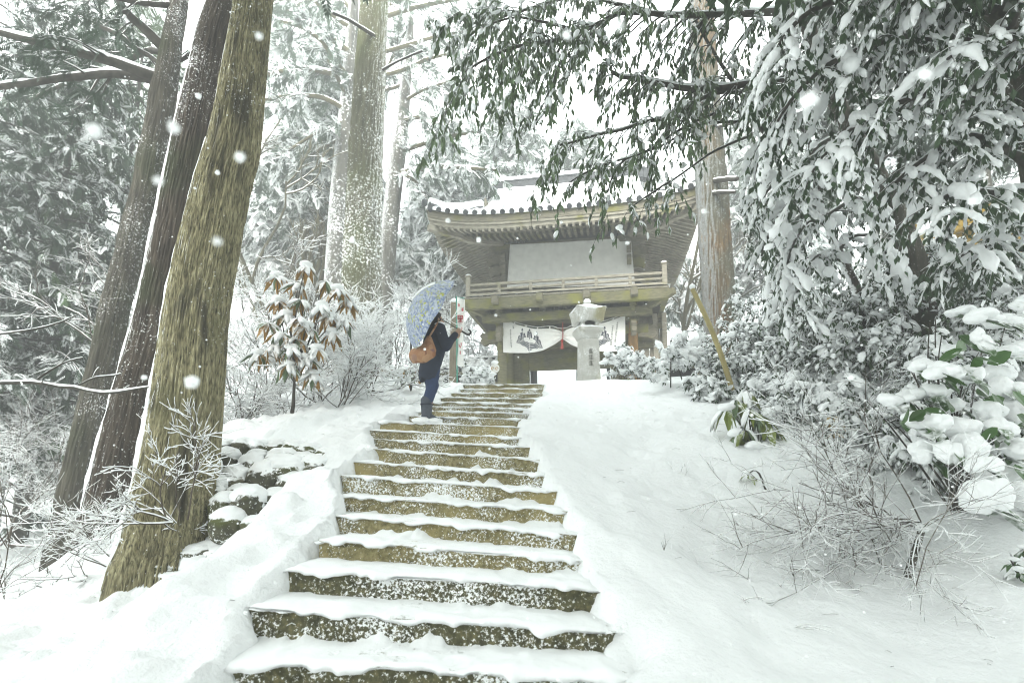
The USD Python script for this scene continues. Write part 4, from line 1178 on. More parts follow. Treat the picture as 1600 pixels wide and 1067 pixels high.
B_FAR = bark('far_bark', [(0.3, (0.045, 0.045, 0.04)), (0.7, (0.13, 0.125, 0.10))], wind=((-0.7, -0.6, 0.1), 0.65, 1.2), speck=(12, 0.56, 0.66, 0.5), st=(6, 6, 0.5))
B_RIGHT = coat('split_cedar_bark', [(0.36, (0.022, 0.016, 0.009)), (0.46, (0.085, 0.054, 0.024)), (0.58, (0.14, 0.092, 0.043)), (0.75, (0.21, 0.15, 0.08))], scale=3.2, stretch=(9, 9, 0.6), wind=((-0.93, -0.35, 0.0), 0.55, 1.15), speck=(16, 0.60, 0.66, 0.5), moss=((0.075, 0.075, 0.052), 0.5, 0.46, 0.6), snowcol=(0.24, 0.25, 0.245), bump=0.9, dist=0.02, rough=0.9, detail=6)
M_BRANCH = coat('branch_bark', [(0.3, (0.020, 0.018, 0.014)), (0.7, (0.075, 0.068, 0.055))], scale=14, snow=(0.35, 0.75), bump=0.3)
M_MOSSBRANCH = coat('mossy_branch', [(0.3, (0.045, 0.042, 0.022)), (0.7, (0.14, 0.125, 0.065))], scale=10, snow=(0.35, 0.75), bump=0.3)
M_TWIG = coat('twig_bark', [(0.3, (0.035, 0.028, 0.020)), (0.7, (0.11, 0.09, 0.065))], scale=14, snow=(0.1, 0.6), bump=0.0)


def px_line(pts, n=None):
    """Pixel polyline rows (px, py, y, width px) -> 3-D points and radii, splined."""
    P = np.array([[*at(p[0], p[1], p[2]), 0.5 * p[3] / pxs(p[2], at(p[0], p[1], p[2])[2])] for p in pts])
    S = spline(P, n or max(8, int(np.linalg.norm(np.diff(P[:, :3], axis=0), axis=1).sum() / 0.12)))
    return S[:, :3], S[:, 3]


def trunk(t, pts, m, sides=40, step=0.08, amp=0.10, lobes=0.0, seed=0, name='trunk', dig=0.4):
    rows = [list(p) for p in pts]
    P, r = px_line(rows)
    P = np.vstack([P[0] - [0, 0, dig], P]); r = np.r_[r[0] * 1.08, r]
    n = max(12, int(np.linalg.norm(np.diff(P, axis=0), axis=1).sum() / step))
    S = spline(np.column_stack([P, r]), n)
    P, r = S[:, :3], S[:, 3]
    h = np.linspace(0, 1, n)

    def disp(i, a):
        z = P[i[:, 0], 2][:, None] + 0 * a
        q = np.stack([np.cos(a) * 2.6 + 0 * z + seed * 3.1, np.sin(a) * 2.6 + 0 * z, z * 0.35], -1)
        q2 = np.stack([np.cos(a) * 8 + 0 * z + seed, np.sin(a) * 8 + 0 * z, z * 0.9], -1)
        k = 1 + amp * (fbm(q, 3, seed) - 0.5) * 2 + amp * 0.55 * (fbm(q2, 3, seed + 1) - 0.5) * 2
        if sides > 100:
            q3 = np.stack([np.cos(a) * 21 + 0 * z + seed, np.sin(a) * 21 + 0 * z, z * 1.5], -1)
            k = k - 0.085 * np.clip(1 - np.abs(fbm(q3, 3, seed + 3) - 0.5) * 7, 0, 1)
        if lobes:
            g = np.exp(-h[i[:, 0]] * 7)[:, None]
            k = k + lobes * g * (0.5 + 0.5 * np.cos(a * 5 + seed + 0.6 * np.sin(a))) - 0.3 * lobes * g
        return k
    return obj(name, tube(P, r, sides, disp), m, t, smooth=True)


def tree(name, label, cat, pts, m, group=None, **kw):
    t = thing(name, label, cat, at(*pts[0][:3]), group=group)
    trunk(t, pts, m, **kw)
    return t


T1 = tree('cedar_tree', 'thickest leaning cedar with yellowish mossy bark and a white snow edge, left of the stairs', 'tree',
          [(258, 895, 4.85, 150), (266, 850, 4.9, 132), (276, 760, 5.0, 114), (286, 690, 5.05, 103), (307, 500, 5.15, 88), (345, 300, 5.3, 78), (366, 220, 5.35, 73), (397, 0, 5.5, 55), (422, -160, 5.6, 48)], B_MAIN, sides=260, step=0.035, amp=0.075, lobes=0.13, seed=2)
T2 = tree('cedar_tree', 'dark red-brown cedar with a thick white snow edge, standing directly behind the thickest leaning cedar', 'tree',
          [(172, 870, 6.2, 94), (196, 740, 6.25, 83), (222, 620, 6.3, 76), (250, 500, 6.35, 67), (300, 225, 6.5, 56), (330, 80, 6.6, 50), (350, 0, 6.6, 45), (378, -150, 6.7, 40)], B_DARK, sides=170, step=0.05, amp=0.08, lobes=0.15, seed=5)
T3 = tree('cedar_tree', 'curved dark trunk speckled with snow, with long bare limbs to its left', 'tree',
          [(78, 940, 7.3, 43), (98, 850, 7.3, 46), (117, 766, 7.35, 46), (150, 620, 7.4, 43), (176, 500, 7.4, 40), (206, 380, 7.5, 39), (233, 281, 7.5, 40), (253, 160, 7.6, 36), (265, 90, 7.6, 29), (280, 0, 7.7, 24), (292, -120, 7.8, 19)], B_GREY, sides=130, step=0.06, amp=0.10, seed=8)
T4 = tree('cedar_tree', 'tall straight olive-grey cedar with windblown snow on its right side, behind the brown-leaved shrub', 'tree',
          [(561, 620, 13.0, 78), (562, 500, 13.0, 66), (566, 400, 13.0, 60), (573, 211, 13.1, 52), (585, 0, 13.2, 42), (594, -170, 13.3, 35)], B_MID, sides=120, step=0.10, amp=0.05, lobes=0.12, seed=11)
T5 = tree('cedar_tree', 'thin hazy trunk half hidden behind the straight olive-grey cedar, sending long limbs left', 'tree',
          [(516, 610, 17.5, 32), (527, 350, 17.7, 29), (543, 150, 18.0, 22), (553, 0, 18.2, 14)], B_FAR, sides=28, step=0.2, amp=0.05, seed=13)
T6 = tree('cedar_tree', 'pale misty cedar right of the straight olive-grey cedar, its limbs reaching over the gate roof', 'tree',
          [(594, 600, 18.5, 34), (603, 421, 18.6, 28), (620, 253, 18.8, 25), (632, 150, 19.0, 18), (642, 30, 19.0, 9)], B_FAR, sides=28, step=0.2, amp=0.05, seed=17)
T7 = tree('cedar_tree', 'cedar right of the gate roof, grey and snow-streaked on one half, orange-brown on the other', 'tree',
          [(1134, 600, 13.2, 58), (1124, 480, 13.2, 50), (1115, 350, 13.3, 48), (1107, 210, 13.4, 44), (1101, 120, 13.4, 40), (1093, -20, 13.5, 34), (1088, -140, 13.5, 28)], B_RIGHT, sides=120, step=0.09, amp=0.09, seed=19)



def snow_line(t, pts, seed, w=0.035):
    """The rib of wind-packed snow down a trunk's left side."""
    P, r = px_line(pts, 90)
    z = np.stack([P[:, 2] * 2.2, 0 * r, 0 * r + seed], 1)
    rad = w * (0.5 + 1.2 * fbm(z, 3, seed)) * np.clip(1.15 - np.linspace(0, 1, len(r)) * 0.75, 0.3, 1)
    d = np.array([-0.985, -0.17, 0.0])
    obj('snow_line', tube(P + d * (r * 1.075)[:, None], rad, 12, lambda i, a: 1 + 0.35 * (fbm(np.stack([i * 0.5 + 0 * a, np.cos(a) + 0 * i, np.sin(a) + 0 * i], -1), 3, seed) - 0.5)), M_SNOW, t, smooth=True)


snow_line(T1, [(266, 850, 4.9, 132), (276, 760, 5.0, 114), (286, 690, 5.05, 103), (307, 500, 5.15, 88), (345, 300, 5.3, 78), (366, 220, 5.35, 73)], 3, 0.040)
snow_line(T2, [(180, 830, 6.2, 90), (196, 740, 6.25, 83), (222, 620, 6.3, 76), (250, 500, 6.35, 67), (300, 225, 6.5, 56), (330, 80, 6.6, 50)], 7, 0.045)

# ------------------------------------------------------------------ generators for wood and leaves
_needle = []
for s in np.linspace(0.06, 0.98, 9):
    for sg_ in (-1, 1):
        L = 0.40 * (1 - 0.62 * s); a = 0.85
        b = np.array([s, 0, -0.10 * s * s]); d = np.array([math.cos(a), sg_ * math.sin(a), -0.22]) * L
        w = np.array([-math.sin(a) * sg_, math.cos(a), 0]) * 0.045
        _needle.append((b - w * 0.4, b + d * 0.5 - w, b + d, b + d * 0.5 + w))
_needle.append((np.array([0.9, 0, -.08]), np.array([1.0, 0.05, -.1]), np.array([1.2, 0, -.16]), np.array([1.0, -0.05, -.1])))
FROND_V = np.array(_needle).reshape(-1, 3)
FROND_F = np.vstack([[[4 * k, 4 * k + 1, 4 * k + 2], [4 * k, 4 * k + 2, 4 * k + 3]] for k in range(len(_needle))])
FARF_V = np.vstack([FROND_V[:4 * 10:1]]) if False else FROND_V
LEAF_V = np.array([(0, 0, 0), (0.42, 0.17, 0.02), (1, 0, -0.16), (0.42, -0.17, 0.02), (0.48, 0, -0.045)])
LEAF_F = np.array([(0, 3, 4), (3, 2, 4), (2, 1, 4), (1, 0, 4)])
PAD_V = np.array([(-0.05, 0, 0.0), (0.18, 0.17, 0.03), (0.55, 0.20, 0.02), (1.02, 0, -0.15), (0.55, -0.20, 0.02), (0.18, -0.17, 0.03), (0.22, 0, 0.16), (0.6, 0, 0.13)])
PAD_F = np.array([(0, 5, 6), (5, 4, 6), (4, 7, 6), (4, 3, 7), (3, 2, 7), (2, 6, 7), (2, 1, 6), (1, 0, 6), (0, 2, 1), (0, 4, 5), (0, 3, 4), (0, 2, 3)])


def leafmat(name, c, snow, vary=0.35, rough=0.5):
    lo = tuple(x * (1 - vary) for x in c); hi = tuple(x * (1 + vary) for x in c)
    return coat(name, [(0.3, lo), (0.7, hi)], scale=2.4, snow=snow, bump=0, rough=rough)


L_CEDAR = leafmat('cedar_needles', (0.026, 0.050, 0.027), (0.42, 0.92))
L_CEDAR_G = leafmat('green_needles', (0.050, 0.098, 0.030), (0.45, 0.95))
L_FAR_HAZE = leafmat('haze_paled_needles', (0.075, 0.11, 0.075), (0.0, 0.55))  # paler and snowier than the near needles: distance haze put into the colour
L_EVER = leafmat('evergreen_leaf', (0.042, 0.072, 0.034), (0.62, 1.0), rough=0.35)
L_OVER = leafmat('hanging_leaf', (0.115, 0.165, 0.085), (0.62, 1.0), rough=0.4)
L_SHRUB = leafmat('shrub_leaf', (0.035, 0.062, 0.026), (0.4, 0.8), rough=0.4)
L_BIG = leafmat('broad_leaf', (0.045, 0.10, 0.025), (0.55, 0.95), rough=0.35)
L_LIME = leafmat('yellow_green_leaf', (0.16, 0.20, 0.040), (0.5, 0.9), rough=0.4)
L_BROWN = leafmat('brown_felt_leaf', (0.30, 0.175, 0.045), (0.3, 0.7), vary=0.25, rough=0.8)
L_DRY = leafmat('dry_leaf', (0.33, 0.24, 0.10), (0.6, 1.0), vary=0.2, rough=0.8)
M_SNOWL = snow_material('leaf_snow', 18.0, 0.25)


def unit(v):
    return v / (np.linalg.norm(v, axis=-1, keepdims=True) + 1e-9)


def side_twigs(lines, rng, per_m, length, droop, start=0.2, spread=0.9, taper=0.6, pts=6, vert=0.0, both=True):
    """Side shoots along limbs: returns [(pts, radii)]."""
    out = []
    for P, r in lines:
        seg = np.linalg.norm(np.diff(P, axis=0), axis=1); L = seg.sum(); cum = np.r_[0, np.cumsum(seg)] / L
        n = max(1, int(per_m * L * (1 - start)))
        for s in np.sort(rng.uniform(start, 1.0, n)):
            p = np.array([np.interp(s, cum, P[:, k]) for k in range(3)])
            i = min(len(P) - 2, int(np.searchsorted(cum, s)) - 1 if s > 0 else 0)
            t = unit(P[i + 1] - P[i])
            h = np.array([-t[1], t[0], 0]); h = h / (np.linalg.norm(h) + 1e-6)
            d = unit(t * rng.uniform(0.2, 0.9) + h * rng.choice([-1, 1]) * rng.uniform(0.3, spread) + np.array([0, 0, rng.normal(vert, 0.25)]))
            l = length * rng.uniform(0.55, 1.25) * (1 - taper * (s - start) / (1 - start))
            u = np.linspace(0, 1, pts)[:, None]
            Q = p + d * l * u + np.array([0, 0, -1.0]) * droop * l * u ** 2 + rng.normal(0, 0.03 * l, (1, 3)) * u * (1 - u) * 4
            r0 = max(0.003, float(np.interp(s, cum, np.broadcast_to(r, len(P)))) * 0.35)
            out.append((Q, np.linspace(min(r0, 0.018), 0.0025, pts)))
    return out


def leaves_on(lines, rng, n, size, splay=0.9, droop=0.5, t0=0.2, jitter=0.35, upj=0.35):
    """Leaf places along shoots: positions, rotations, scales."""
    pos, dr, up, sc = [], [], [], []
    for P, r in lines:
        k = int(n * rng.uniform(0.7, 1.3)) + 1
        s = rng.uniform(t0, 1.0, k) * (len(P) - 1)
        i = np.clip(s.astype(int), 0, len(P) - 2); f = (s - i)[:, None]
        p = P[i] * (1 - f) + P[i + 1] * f
        t = unit(P[i + 1] - P[i])
        d = unit(t * 0.6 + rng.normal(0, splay * 0.55, (k, 3)) + np.array([0, 0, -droop]))
        pos.append(p); dr.append(d); up.append(unit(np.array([0, 0, 1.0]) + rng.normal(0, upj, (k, 3)))); sc.append(size * rng.uniform(1 - jitter, 1 + jitter, k))
    pos, dr, up, sc = map(np.concatenate, (pos, dr, up, sc))
    return pos, rots(dr, up), sc


def foliage(t, lines, rng, n, size, leaf=(LEAF_V, LEAF_F), m=None, splay=0.9, droop=0.5, snow=0.4, wide=1.0, clump=0, clump_size=0.05, lift=0.012, pad=(PAD_V, PAD_F), name='foliage', padscale=1.08, upj=0.35, t0=0.2):
    pos, R, sc = leaves_on(lines, rng, n, size, splay, droop, upj=upj, t0=t0)
    scl = np.stack([sc, sc * wide, sc], 1)
    obj(name, stamp(*leaf, pos, R, scl), m, t, kind='stuff')
    if snow > 0:
        k = (R[:, 2, 2] > 0.12) & (rng.random(len(pos)) < snow)
        if k.any():
            obj('leaf_snow', stamp(*pad, pos[k] + [0, 0, lift], R[k], scl[k] * [padscale, padscale * 1.05, rng.uniform(0.8, 1.6)]), M_SNOWL, t, smooth=True, kind='stuff')
    if clump:
        snow_clumps(t, lines, rng, clump, clump_size)


def snow_clumps(t, lines, rng, per, size, name='snow_clumps'):
    """Lumps of snow lying along shoots."""
    mb = MB()
    pos, dr, sc = [], [], []
    for P, r in lines:
        k = rng.poisson(per)
        for _ in range(k):
            s = rng.uniform(0.15, 1.0) * (len(P) - 1); i = min(int(s), len(P) - 2)
            pos.append(P[i] + (P[i + 1] - P[i]) * (s - i)); dr.append(P[i + 1] - P[i]); sc.append(size * rng.uniform(0.45, 1.35))
    if not pos:
        return
    pos, dr, sc = np.array(pos), np.array(dr), np.array(sc)
    v, f = ICO[2]
    var = [v * (1 + 0.42 * (fbm(v * 1.5 + q * 3.3, 3, q) - 0.5) * 2)[:, None] for q in range(6)]
    R = rots(dr, np.tile([0, 0, 1.0], (len(pos), 1)) + rng.normal(0, 0.2, (len(pos), 3)))
    S = np.stack([sc * rng.uniform(1.0, 1.9, len(sc)), sc * rng.uniform(0.8, 1.3, len(sc)), sc * rng.uniform(0.45, 0.75, len(sc))], 1)
    which = rng.integers(0, 6, len(pos))
    for q in range(6):
        k = which == q
        if k.any():
            mb.add(*stamp(var[q], f, pos[k] + np.stack([0 * sc[k], 0 * sc[k], S[k, 2] * 0.75], 1), R[k], S[k]))
    obj(name, mb.get(), M_SNOWL, t, smooth=True, kind='stuff')


def limbs(t, specs, m=M_BRANCH, snow=True, name='limb', sides=9):
    """Limbs from pixel polylines, each a part with the snow that lies on it."""
    out = []
    for q in specs:
        P, r = px_line(q)
        k = np.arange(len(P))
        w = 0.06 * (fbm(np.stack([k * 0.35, 0 * k, 0 * k + len(out)], 1), 2, len(out)) - 0.5)
        P = P + np.stack([w * 0.3, w * 0.5, w], 1)
        L = obj(name, tube(P, r, sides), m, t, smooth=True)
        if snow:
            wob = 0.75 + 0.6 * fbm(np.stack([k * 0.6, 0 * k, 0 * k + 9.0 + len(out)], 1), 2, 3)
            sl = tubes([(P, np.maximum(r, 0.006) * wob)], sides=8, grow=0.92, lift=0.62, steep=1.0)
            if sl:
                obj('snow', sl, M_SNOWL, L, smooth=True)
        out.append((P, r))
    return out


def twigs(t, lines, m=M_TWIG, name='twigs', sides=4, snow=1.0, lift=0.8, smin=0.0):
    obj(name, tubes(lines, sides), m, t, smooth=True, kind='stuff')
    if snow:
        s = tubes([(P, np.maximum(np.broadcast_to(r, len(P)), smin)) for P, r in lines], 5, grow=snow, lift=lift, steep=1.05)
        if s:
            obj('twig_snow', s, M_SNOWL, t, smooth=True, kind='stuff')


def bare(rng, base, n, direction, cone, length, r0, levels=3, kids=4, bend=0.25, up=0.15, pts=6, shrink=0.6):
    """A leafless shrub's wood: lines from base, forking levels times."""
    out = []

    def go(p, d, L, r, lev):
        Q = [p]; dd = d
        for k in range(pts - 1):
            dd = unit(dd + rng.normal(0, bend, 3) * 0.5 + np.array([0, 0, up * 0.2]))
            Q.append(Q[-1] + dd * L / (pts - 1))
        Q = np.array(Q)
        out.append((Q, np.linspace(r, r * 0.45, pts)))
        if lev > 0:
            for _ in range(max(1, int(kids + rng.integers(-1, 2)))):
                s = rng.uniform(0.25, 1.0) * (pts - 1); i = min(int(s), pts - 2)
                q = Q[i] + (Q[i + 1] - Q[i]) * (s - i)
                t = unit(Q[i + 1] - Q[i])
                go(q, unit(t + rng.normal(0, 0.55, 3)), L * shrink * rng.uniform(0.6, 1.1), r * 0.6, lev - 1)
    for _ in range(n):
        d = unit(np.asarray(direction, float) + rng.normal(0, cone, 3))
        go(np.asarray(base, float) + rng.normal(0, 0.05, 3) * [1, 1, 0.2], d, length * rng.uniform(0.6, 1.15), r0 * rng.uniform(0.6, 1.1), levels)
    return out


def conifer(t, base, H, z0, R, rng, m, n=60, frond=0.34, per=7, droop=0.35, twig=1.0, snow=0.5, trunk_r=0.16, bm=B_FAR, lean=(0, 0), density=5.0, wood=M_BRANCH, keep=None, tpart=True):
    """A whole conifer: trunk, whorled drooping limbs, side shoots and fronds."""
    base = np.asarray(base, float)
    top = base + [lean[0], lean[1], H]
    hs = np.linspace(0, 1, 24)
    P = base + (top - base) * hs[:, None]
    if tpart:
        obj('trunk', tube(np.vstack([P[0] - [0, 0, .6], P]), np.r_[trunk_r * 1.1, trunk_r * (1 - hs * 0.92)], 14), bm, t, smooth=True)
    L = []
    for k in range(n):
        h = z0 + (1 - z0) * (k + rng.random()) / n
        p = base + (top - base) * h
        a = k * 2.399 + rng.normal(0, 0.3)
        if keep is not None and not keep(a, h):
            continue
        l = R * (1.02 - (h - z0) / (1 - z0)) ** 0.75 * rng.uniform(0.7, 1.15) + 0.25
        u = np.linspace(0, 1, 7)[:, None]
        d = np.array([math.cos(a), math.sin(a), 0.12])
        Q = p + d * l * u + np.array([0, 0, -1.0]) * droop * l * u ** 1.8
        L.append((Q, np.linspace(0.035 * (1 - 0.6 * h) + 0.008, 0.006, 7)))
    tw = side_twigs(L, rng, density, R * 0.34 * twig, droop * 1.1, start=0.12, spread=1.1)
    obj('limbs', tubes(L, 5), wood, t, smooth=True, kind='stuff')
    foliage(t, tw + L, rng, per, frond, (FROND_V, FROND_F), m, splay=0.75, droop=0.28, snow=0, upj=0.4)
    if snow:
        pos, RR, sc = leaves_on(tw + L, rng, per * snow, frond * 1.0, 0.7, 0.22, upj=0.25)
        obj('frond_snow', stamp(FROND_V * [1, 1, 1], FROND_F, pos + [0, 0, 0.03], RR, np.stack([sc, sc, sc], 1)), M_SNOWL, t, kind='stuff')
    return L


# ------------------------------------------------------------------ limbs and foliage of the big cedars
rg = np.random.default_rng(11)
l3 = limbs(T3, [[(252, 122, 7.6, 17), (190, 100, 7.3, 15), (130, 83, 7.0, 13), (60, 66, 6.7, 11), (-40, 42, 6.4, 9)], [(250, 128, 7.6, 15), (190, 117, 7.5, 13), (110, 121, 7.3, 11), (40, 131, 7.1, 10), (-50, 140, 7.0, 9)],
                [(258, 78, 7.6, 17), (225, 45, 7.4, 14), (200, 22, 7.3, 12), (178, -20, 7.2, 10)], [(248, 100, 7.6, 8), (195, 62, 7.9, 7), (150, 35, 8.1, 6), (110, 10, 8.3, 5)], [(262, 92, 7.6, 11), (225, 82, 8.2, 9), (190, 100, 8.6, 8), (120, 125, 9.0, 6), (40, 160, 9.3, 5)],
                [(278, 10, 7.7, 9), (240, 6, 7.4, 8), (200, 2, 7.1, 7), (150, -12, 6.8, 6)], [(262, 100, 7.6, 7), (300, 85, 8.0, 6), (330, 60, 8.3, 5)], [(240, 270, 7.5, 5), (270, 265, 8.0, 4), (300, 262, 8.6, 3)]])
tw = side_twigs(l3, rg, 5.0, 0.9, 0.35, start=0.25, vert=0.1)
twigs(T3, tw, M_BRANCH, snow=1.1, smin=0.004)
tw2 = side_twigs(tw, rg, 4.0, 0.45, 0.5, start=0.3)
foliage(T3, tw2 + tw, rg, 4, 0.22, (FROND_V, FROND_F), L_CEDAR, snow=0.0, splay=0.9, droop=0.4)
snow_clumps(T3, tw2, rg, 1.0, 0.035)
l5 = limbs(T5, [[(551, 122, 17.9, 9), (505, 112, 17.5, 8), (459, 109, 17.0, 7), (405, 124, 16.6, 5)], [(549, 85, 18, 10), (510, 55, 17.6, 9), (470, 28, 17.2, 7), (440, 0, 17, 6)], [(547, 124, 18, 7), (520, 90, 17.5, 7), (497, 59, 17, 6), (434, 34, 16.6, 5)],
                [(544, 160, 17.9, 7), (527, 120, 17.6, 6), (512, 95, 17.4, 5)], [(536, 170, 17.8, 7), (505, 153, 17.4, 7), (467, 150, 17.0, 6), (405, 160, 16.5, 5)], [(552, 45, 18.1, 7), (520, 25, 17.8, 6), (490, 0, 17.6, 5)], [(546, 100, 18.0, 6), (480, 78, 18.6, 5), (420, 75, 19, 4)], [(540, 190, 17.8, 5), (500, 205, 17.2, 4), (450, 235, 16.8, 4), (402, 262, 16.4, 3)], [(552, 20, 18.2, 6), (500, -5, 19, 5), (440, 20, 19.6, 4), (405, 50, 20, 3)], [(548, 70, 18, 5), (590, 20, 19, 4), (640, -5, 19.6, 3)], [(538, 215, 17.8, 5), (490, 240, 18.4, 4), (440, 280, 19, 3)]], M_MOSSBRANCH)
l6 = limbs(T6, [[(604, 80, 18.0, 6), (640, 70, 17.8, 6), (672, 60, 17.6, 5), (730, 50, 17.2, 3)], [(604, 117, 18.2, 6), (640, 106, 18, 6), (670, 92, 17.8, 5), (720, 80, 17.4, 3)], [(626, 190, 18.9, 6), (660, 183, 18.3, 6), (690, 186, 17.8, 5), (715, 195, 17.4, 4)], [(622, 238, 18.8, 7), (660, 226, 18.2, 6), (700, 214, 17.6, 6), (752, 206, 17, 4)],
                [(622, 272, 18.7, 8), (660, 263, 18.2, 8), (695, 261, 17.7, 7), (735, 263, 17.2, 6), (775, 266, 16.9, 4)], [(628, 272, 18.7, 6), (645, 280, 18.5, 6), (660, 300, 18.3, 5), (672, 325, 18.2, 4)], [(606, 25, 18.2, 7), (650, 12, 17.8, 6), (700, 2, 17.4, 5), (760, -8, 17, 4)], [(634, 130, 19, 5), (600, 140, 19.6, 4), (640, 40, 19.2, 4)][:3], [(630, 160, 19, 5), (665, 140, 18.4, 4), (700, 128, 18, 3)]], M_MOSSBRANCH)
for t_, l_, s_ in ((T5, l5, 1), (T6, l6, 2)):
    tw = side_twigs(l_, rg, 5.0, 1.35, 0.3, start=0.08, taper=0.35)
    twigs(t_, tw, M_BRANCH, snow=1.2, smin=0.006)
    foliage(t_, tw + l_, rg, 12, 0.36, (FROND_V, FROND_F), L_FAR_HAZE, snow=0.0, droop=0.35, splay=0.8)
    pos, RR, sc = leaves_on(tw, rg, 5, 0.36, 0.7, 0.25)
    obj('frond_snow', stamp(FROND_V, FROND_F, pos + [0, 0, 0.04], RR, np.stack([sc, sc, sc], 1)), M_SNOWL, t_, kind='stuff')
limbs(T7, [[(1110, 283, 13.2, 9), (1130, 280, 12.6, 8), (1152, 279, 12.0, 7)], [(1106, 304, 13.2, 7), (1128, 301, 12.6, 6), (1148, 300, 12.1, 5)], [(1105, 205, 13.3, 6), (1135, 195, 12.8, 5), (1165, 190, 12.2, 4)]])
limbs(T4, [[(592, 60, 13.0, 6), (560, 40, 12.4, 5), (520, 20, 12, 4)], [(598, 110, 13, 4), (625, 95, 12.6, 3), (660, 80, 12.2, 3)]])

# crowns of the near cedars, above the picture
for t_, cx, cy, zc_, R_c, sd in ((T1, -2.2, 4.6, 12.0, 2.8, 1), (T2, -3.2, 7.2, 13.2, 2.6, 2), (T3, -4.6, 8.2, 13.6, 2.4, 3)):
    r_ = np.random.default_rng(500 + sd)
    q = unit(r_.normal(0, 1, (900, 3))) * r_.uniform(0.35, 1.0, (900, 1)) ** 0.6 * [R_c, R_c, 2.4]
    d = unit(q * [1, 1, 0] + r_.normal(0, .5, (900, 3)) - [0, 0, .5])
    q = q[q[:, 2] + zc_ > 11.9] if sd else q
    d = d[:len(q)]
    obj('crown', stamp(FROND_V, FROND_F, q + [cx, cy, zc_], rots(d, unit(np.array([0, 0, 1.0]) + r_.normal(0, .3, (len(q), 3)))), r_.uniform(0.6, 1.1, len(q))), L_CEDAR, t_, kind='stuff')

r_ = np.random.default_rng(510)
q = r_.uniform(-1, 1, (2600, 3)) * [5.5, 5.0, 1.6] + [0.2, 0.2, 10.2]
q = q[(fbm(q * 0.35, 2, 3) > 0.36) & (q[:, 2] > EYE[2] + 1.0 * np.maximum(q[:, 1], 0.1) + 3.4)]
d = unit(r_.normal(0, 1, (len(q), 3)) * [1, 1, .3] - [0, 0, .35])
obj('added_shade_canopy', stamp(FROND_V, FROND_F, q, rots(d, unit(np.array([0, 0, 1.0]) + r_.normal(0, .3, (len(q), 3)))), r_.uniform(0.8, 1.3, len(q))), L_CEDAR, T1, kind='stuff')  # unseen canopy over the camera, added to shade the foreground

q = r_.uniform(-1, 1, (4200, 3)) * [15, 2.2, 7.6] + [0.0, -9.0, 6.4]
q = q[fbm(q * 0.3, 2, 8) > 0.40]
d = unit(r_.normal(0, 1, (len(q), 3)) * [1, 1, .3] - [0, 0, .35])
obj('added_shade_screen', stamp(FROND_V, FROND_F, q, rots(d, unit(np.array([0, 0, 1.0]) + r_.normal(0, .3, (len(q), 3)))), r_.uniform(1.1, 1.8, len(q))), L_CEDAR, None, kind='stuff', label='unseen conifer foliage added behind the camera to shade the foreground')  # foliage wall behind the camera, added to keep sun off the foreground

# conifers filling the wood on the left
for i, (px, Y, H, R, m, lab, kw) in enumerate([
        (60, 11.0, 13, 2.6, L_CEDAR, 'dark snowy conifer at the picture edge, nearest of the left-hand wood', dict(n=85, per=9, frond=0.24, density=7.0)),
        (165, 12.5, 14, 2.6, L_CEDAR_G, 'greenest conifer of the left-hand wood, seen between the curved dark trunk and the picture edge', dict(n=85, per=9, frond=0.24, density=7.0)),
        (-110, 9.5, 13, 2.6, L_CEDAR, 'dark conifer standing mostly outside the picture edge on the left', dict(n=80, per=7, frond=0.26, density=6)),
        (20, 16.0, 16, 3.2, L_CEDAR_G, 'hazy broad conifer behind the nearest dark conifer of the left-hand wood', dict(n=90, per=8, frond=0.34)),
        (1400, 11.5, 18, 2.6, L_CEDAR, 'dark conifer behind the leaning snow-dusted evergreen on the right bank', dict(n=95, per=8, frond=0.27, density=6, z0=0.2)),
        (1580, 10.5, 18, 2.6, L_CEDAR, 'dark conifer behind the ochre shed near the right picture edge', dict(n=95, per=8, frond=0.27, density=6, z0=0.2)),
        (455, 23.0, 18, 3.2, L_FAR_HAZE, 'pale grey conifer filling the gap between the thickest cedar and the hazy thin trunk', dict(n=80, per=7, frond=0.5, z0=0.42)),
        (500, 20.5, 18, 3.0, L_FAR_HAZE, 'hazy grey-green conifer crown above the thin hazy trunk', dict(n=70, per=8, frond=0.42, z0=0.5)),
        (800, 22.5, 18, 3.0, L_FAR_HAZE, 'hazy conifer behind the roof ridge end of the gate', dict(n=75, per=8, frond=0.42, z0=0.5)),
        (905, 24.5, 18, 3.0, L_FAR_HAZE, 'hazy conifer behind the middle of the gate roof', dict(n=75, per=8, frond=0.44, z0=0.5)),
        (690, 26.0, 20, 3.6, L_FAR_HAZE, 'palest conifer, rising behind the left corner of the gate roof', dict(n=80, per=7, frond=0.55, z0=0.40)),
        (1010, 27.0, 20, 3.6, L_FAR_HAZE, 'misty conifer rising behind the right half of the gate roof', dict(n=70, per=6, frond=0.55, z0=0.3)),
        (1215, 22.0, 18, 3.4, L_FAR_HAZE, 'misty conifer behind the orange-brown cedar on the right bank', dict(n=70, per=6, frond=0.5, z0=0.2))]):
    b = at(px, 600, Y); b[2] = gz(b[0], b[1])
    t_ = thing('conifer_tree', lab, 'tree', b)
    H = min(H, 19.3 - b[2]); z0 = kw.pop('z0', 0.12)
    conifer(t_, b, H, z0, R, np.random.default_rng(100 + i), m, droop=0.42, snow=0.24 if Y < 17 else 0.62, **kw)  # heavier snow on the far trees stands in for thicker haze
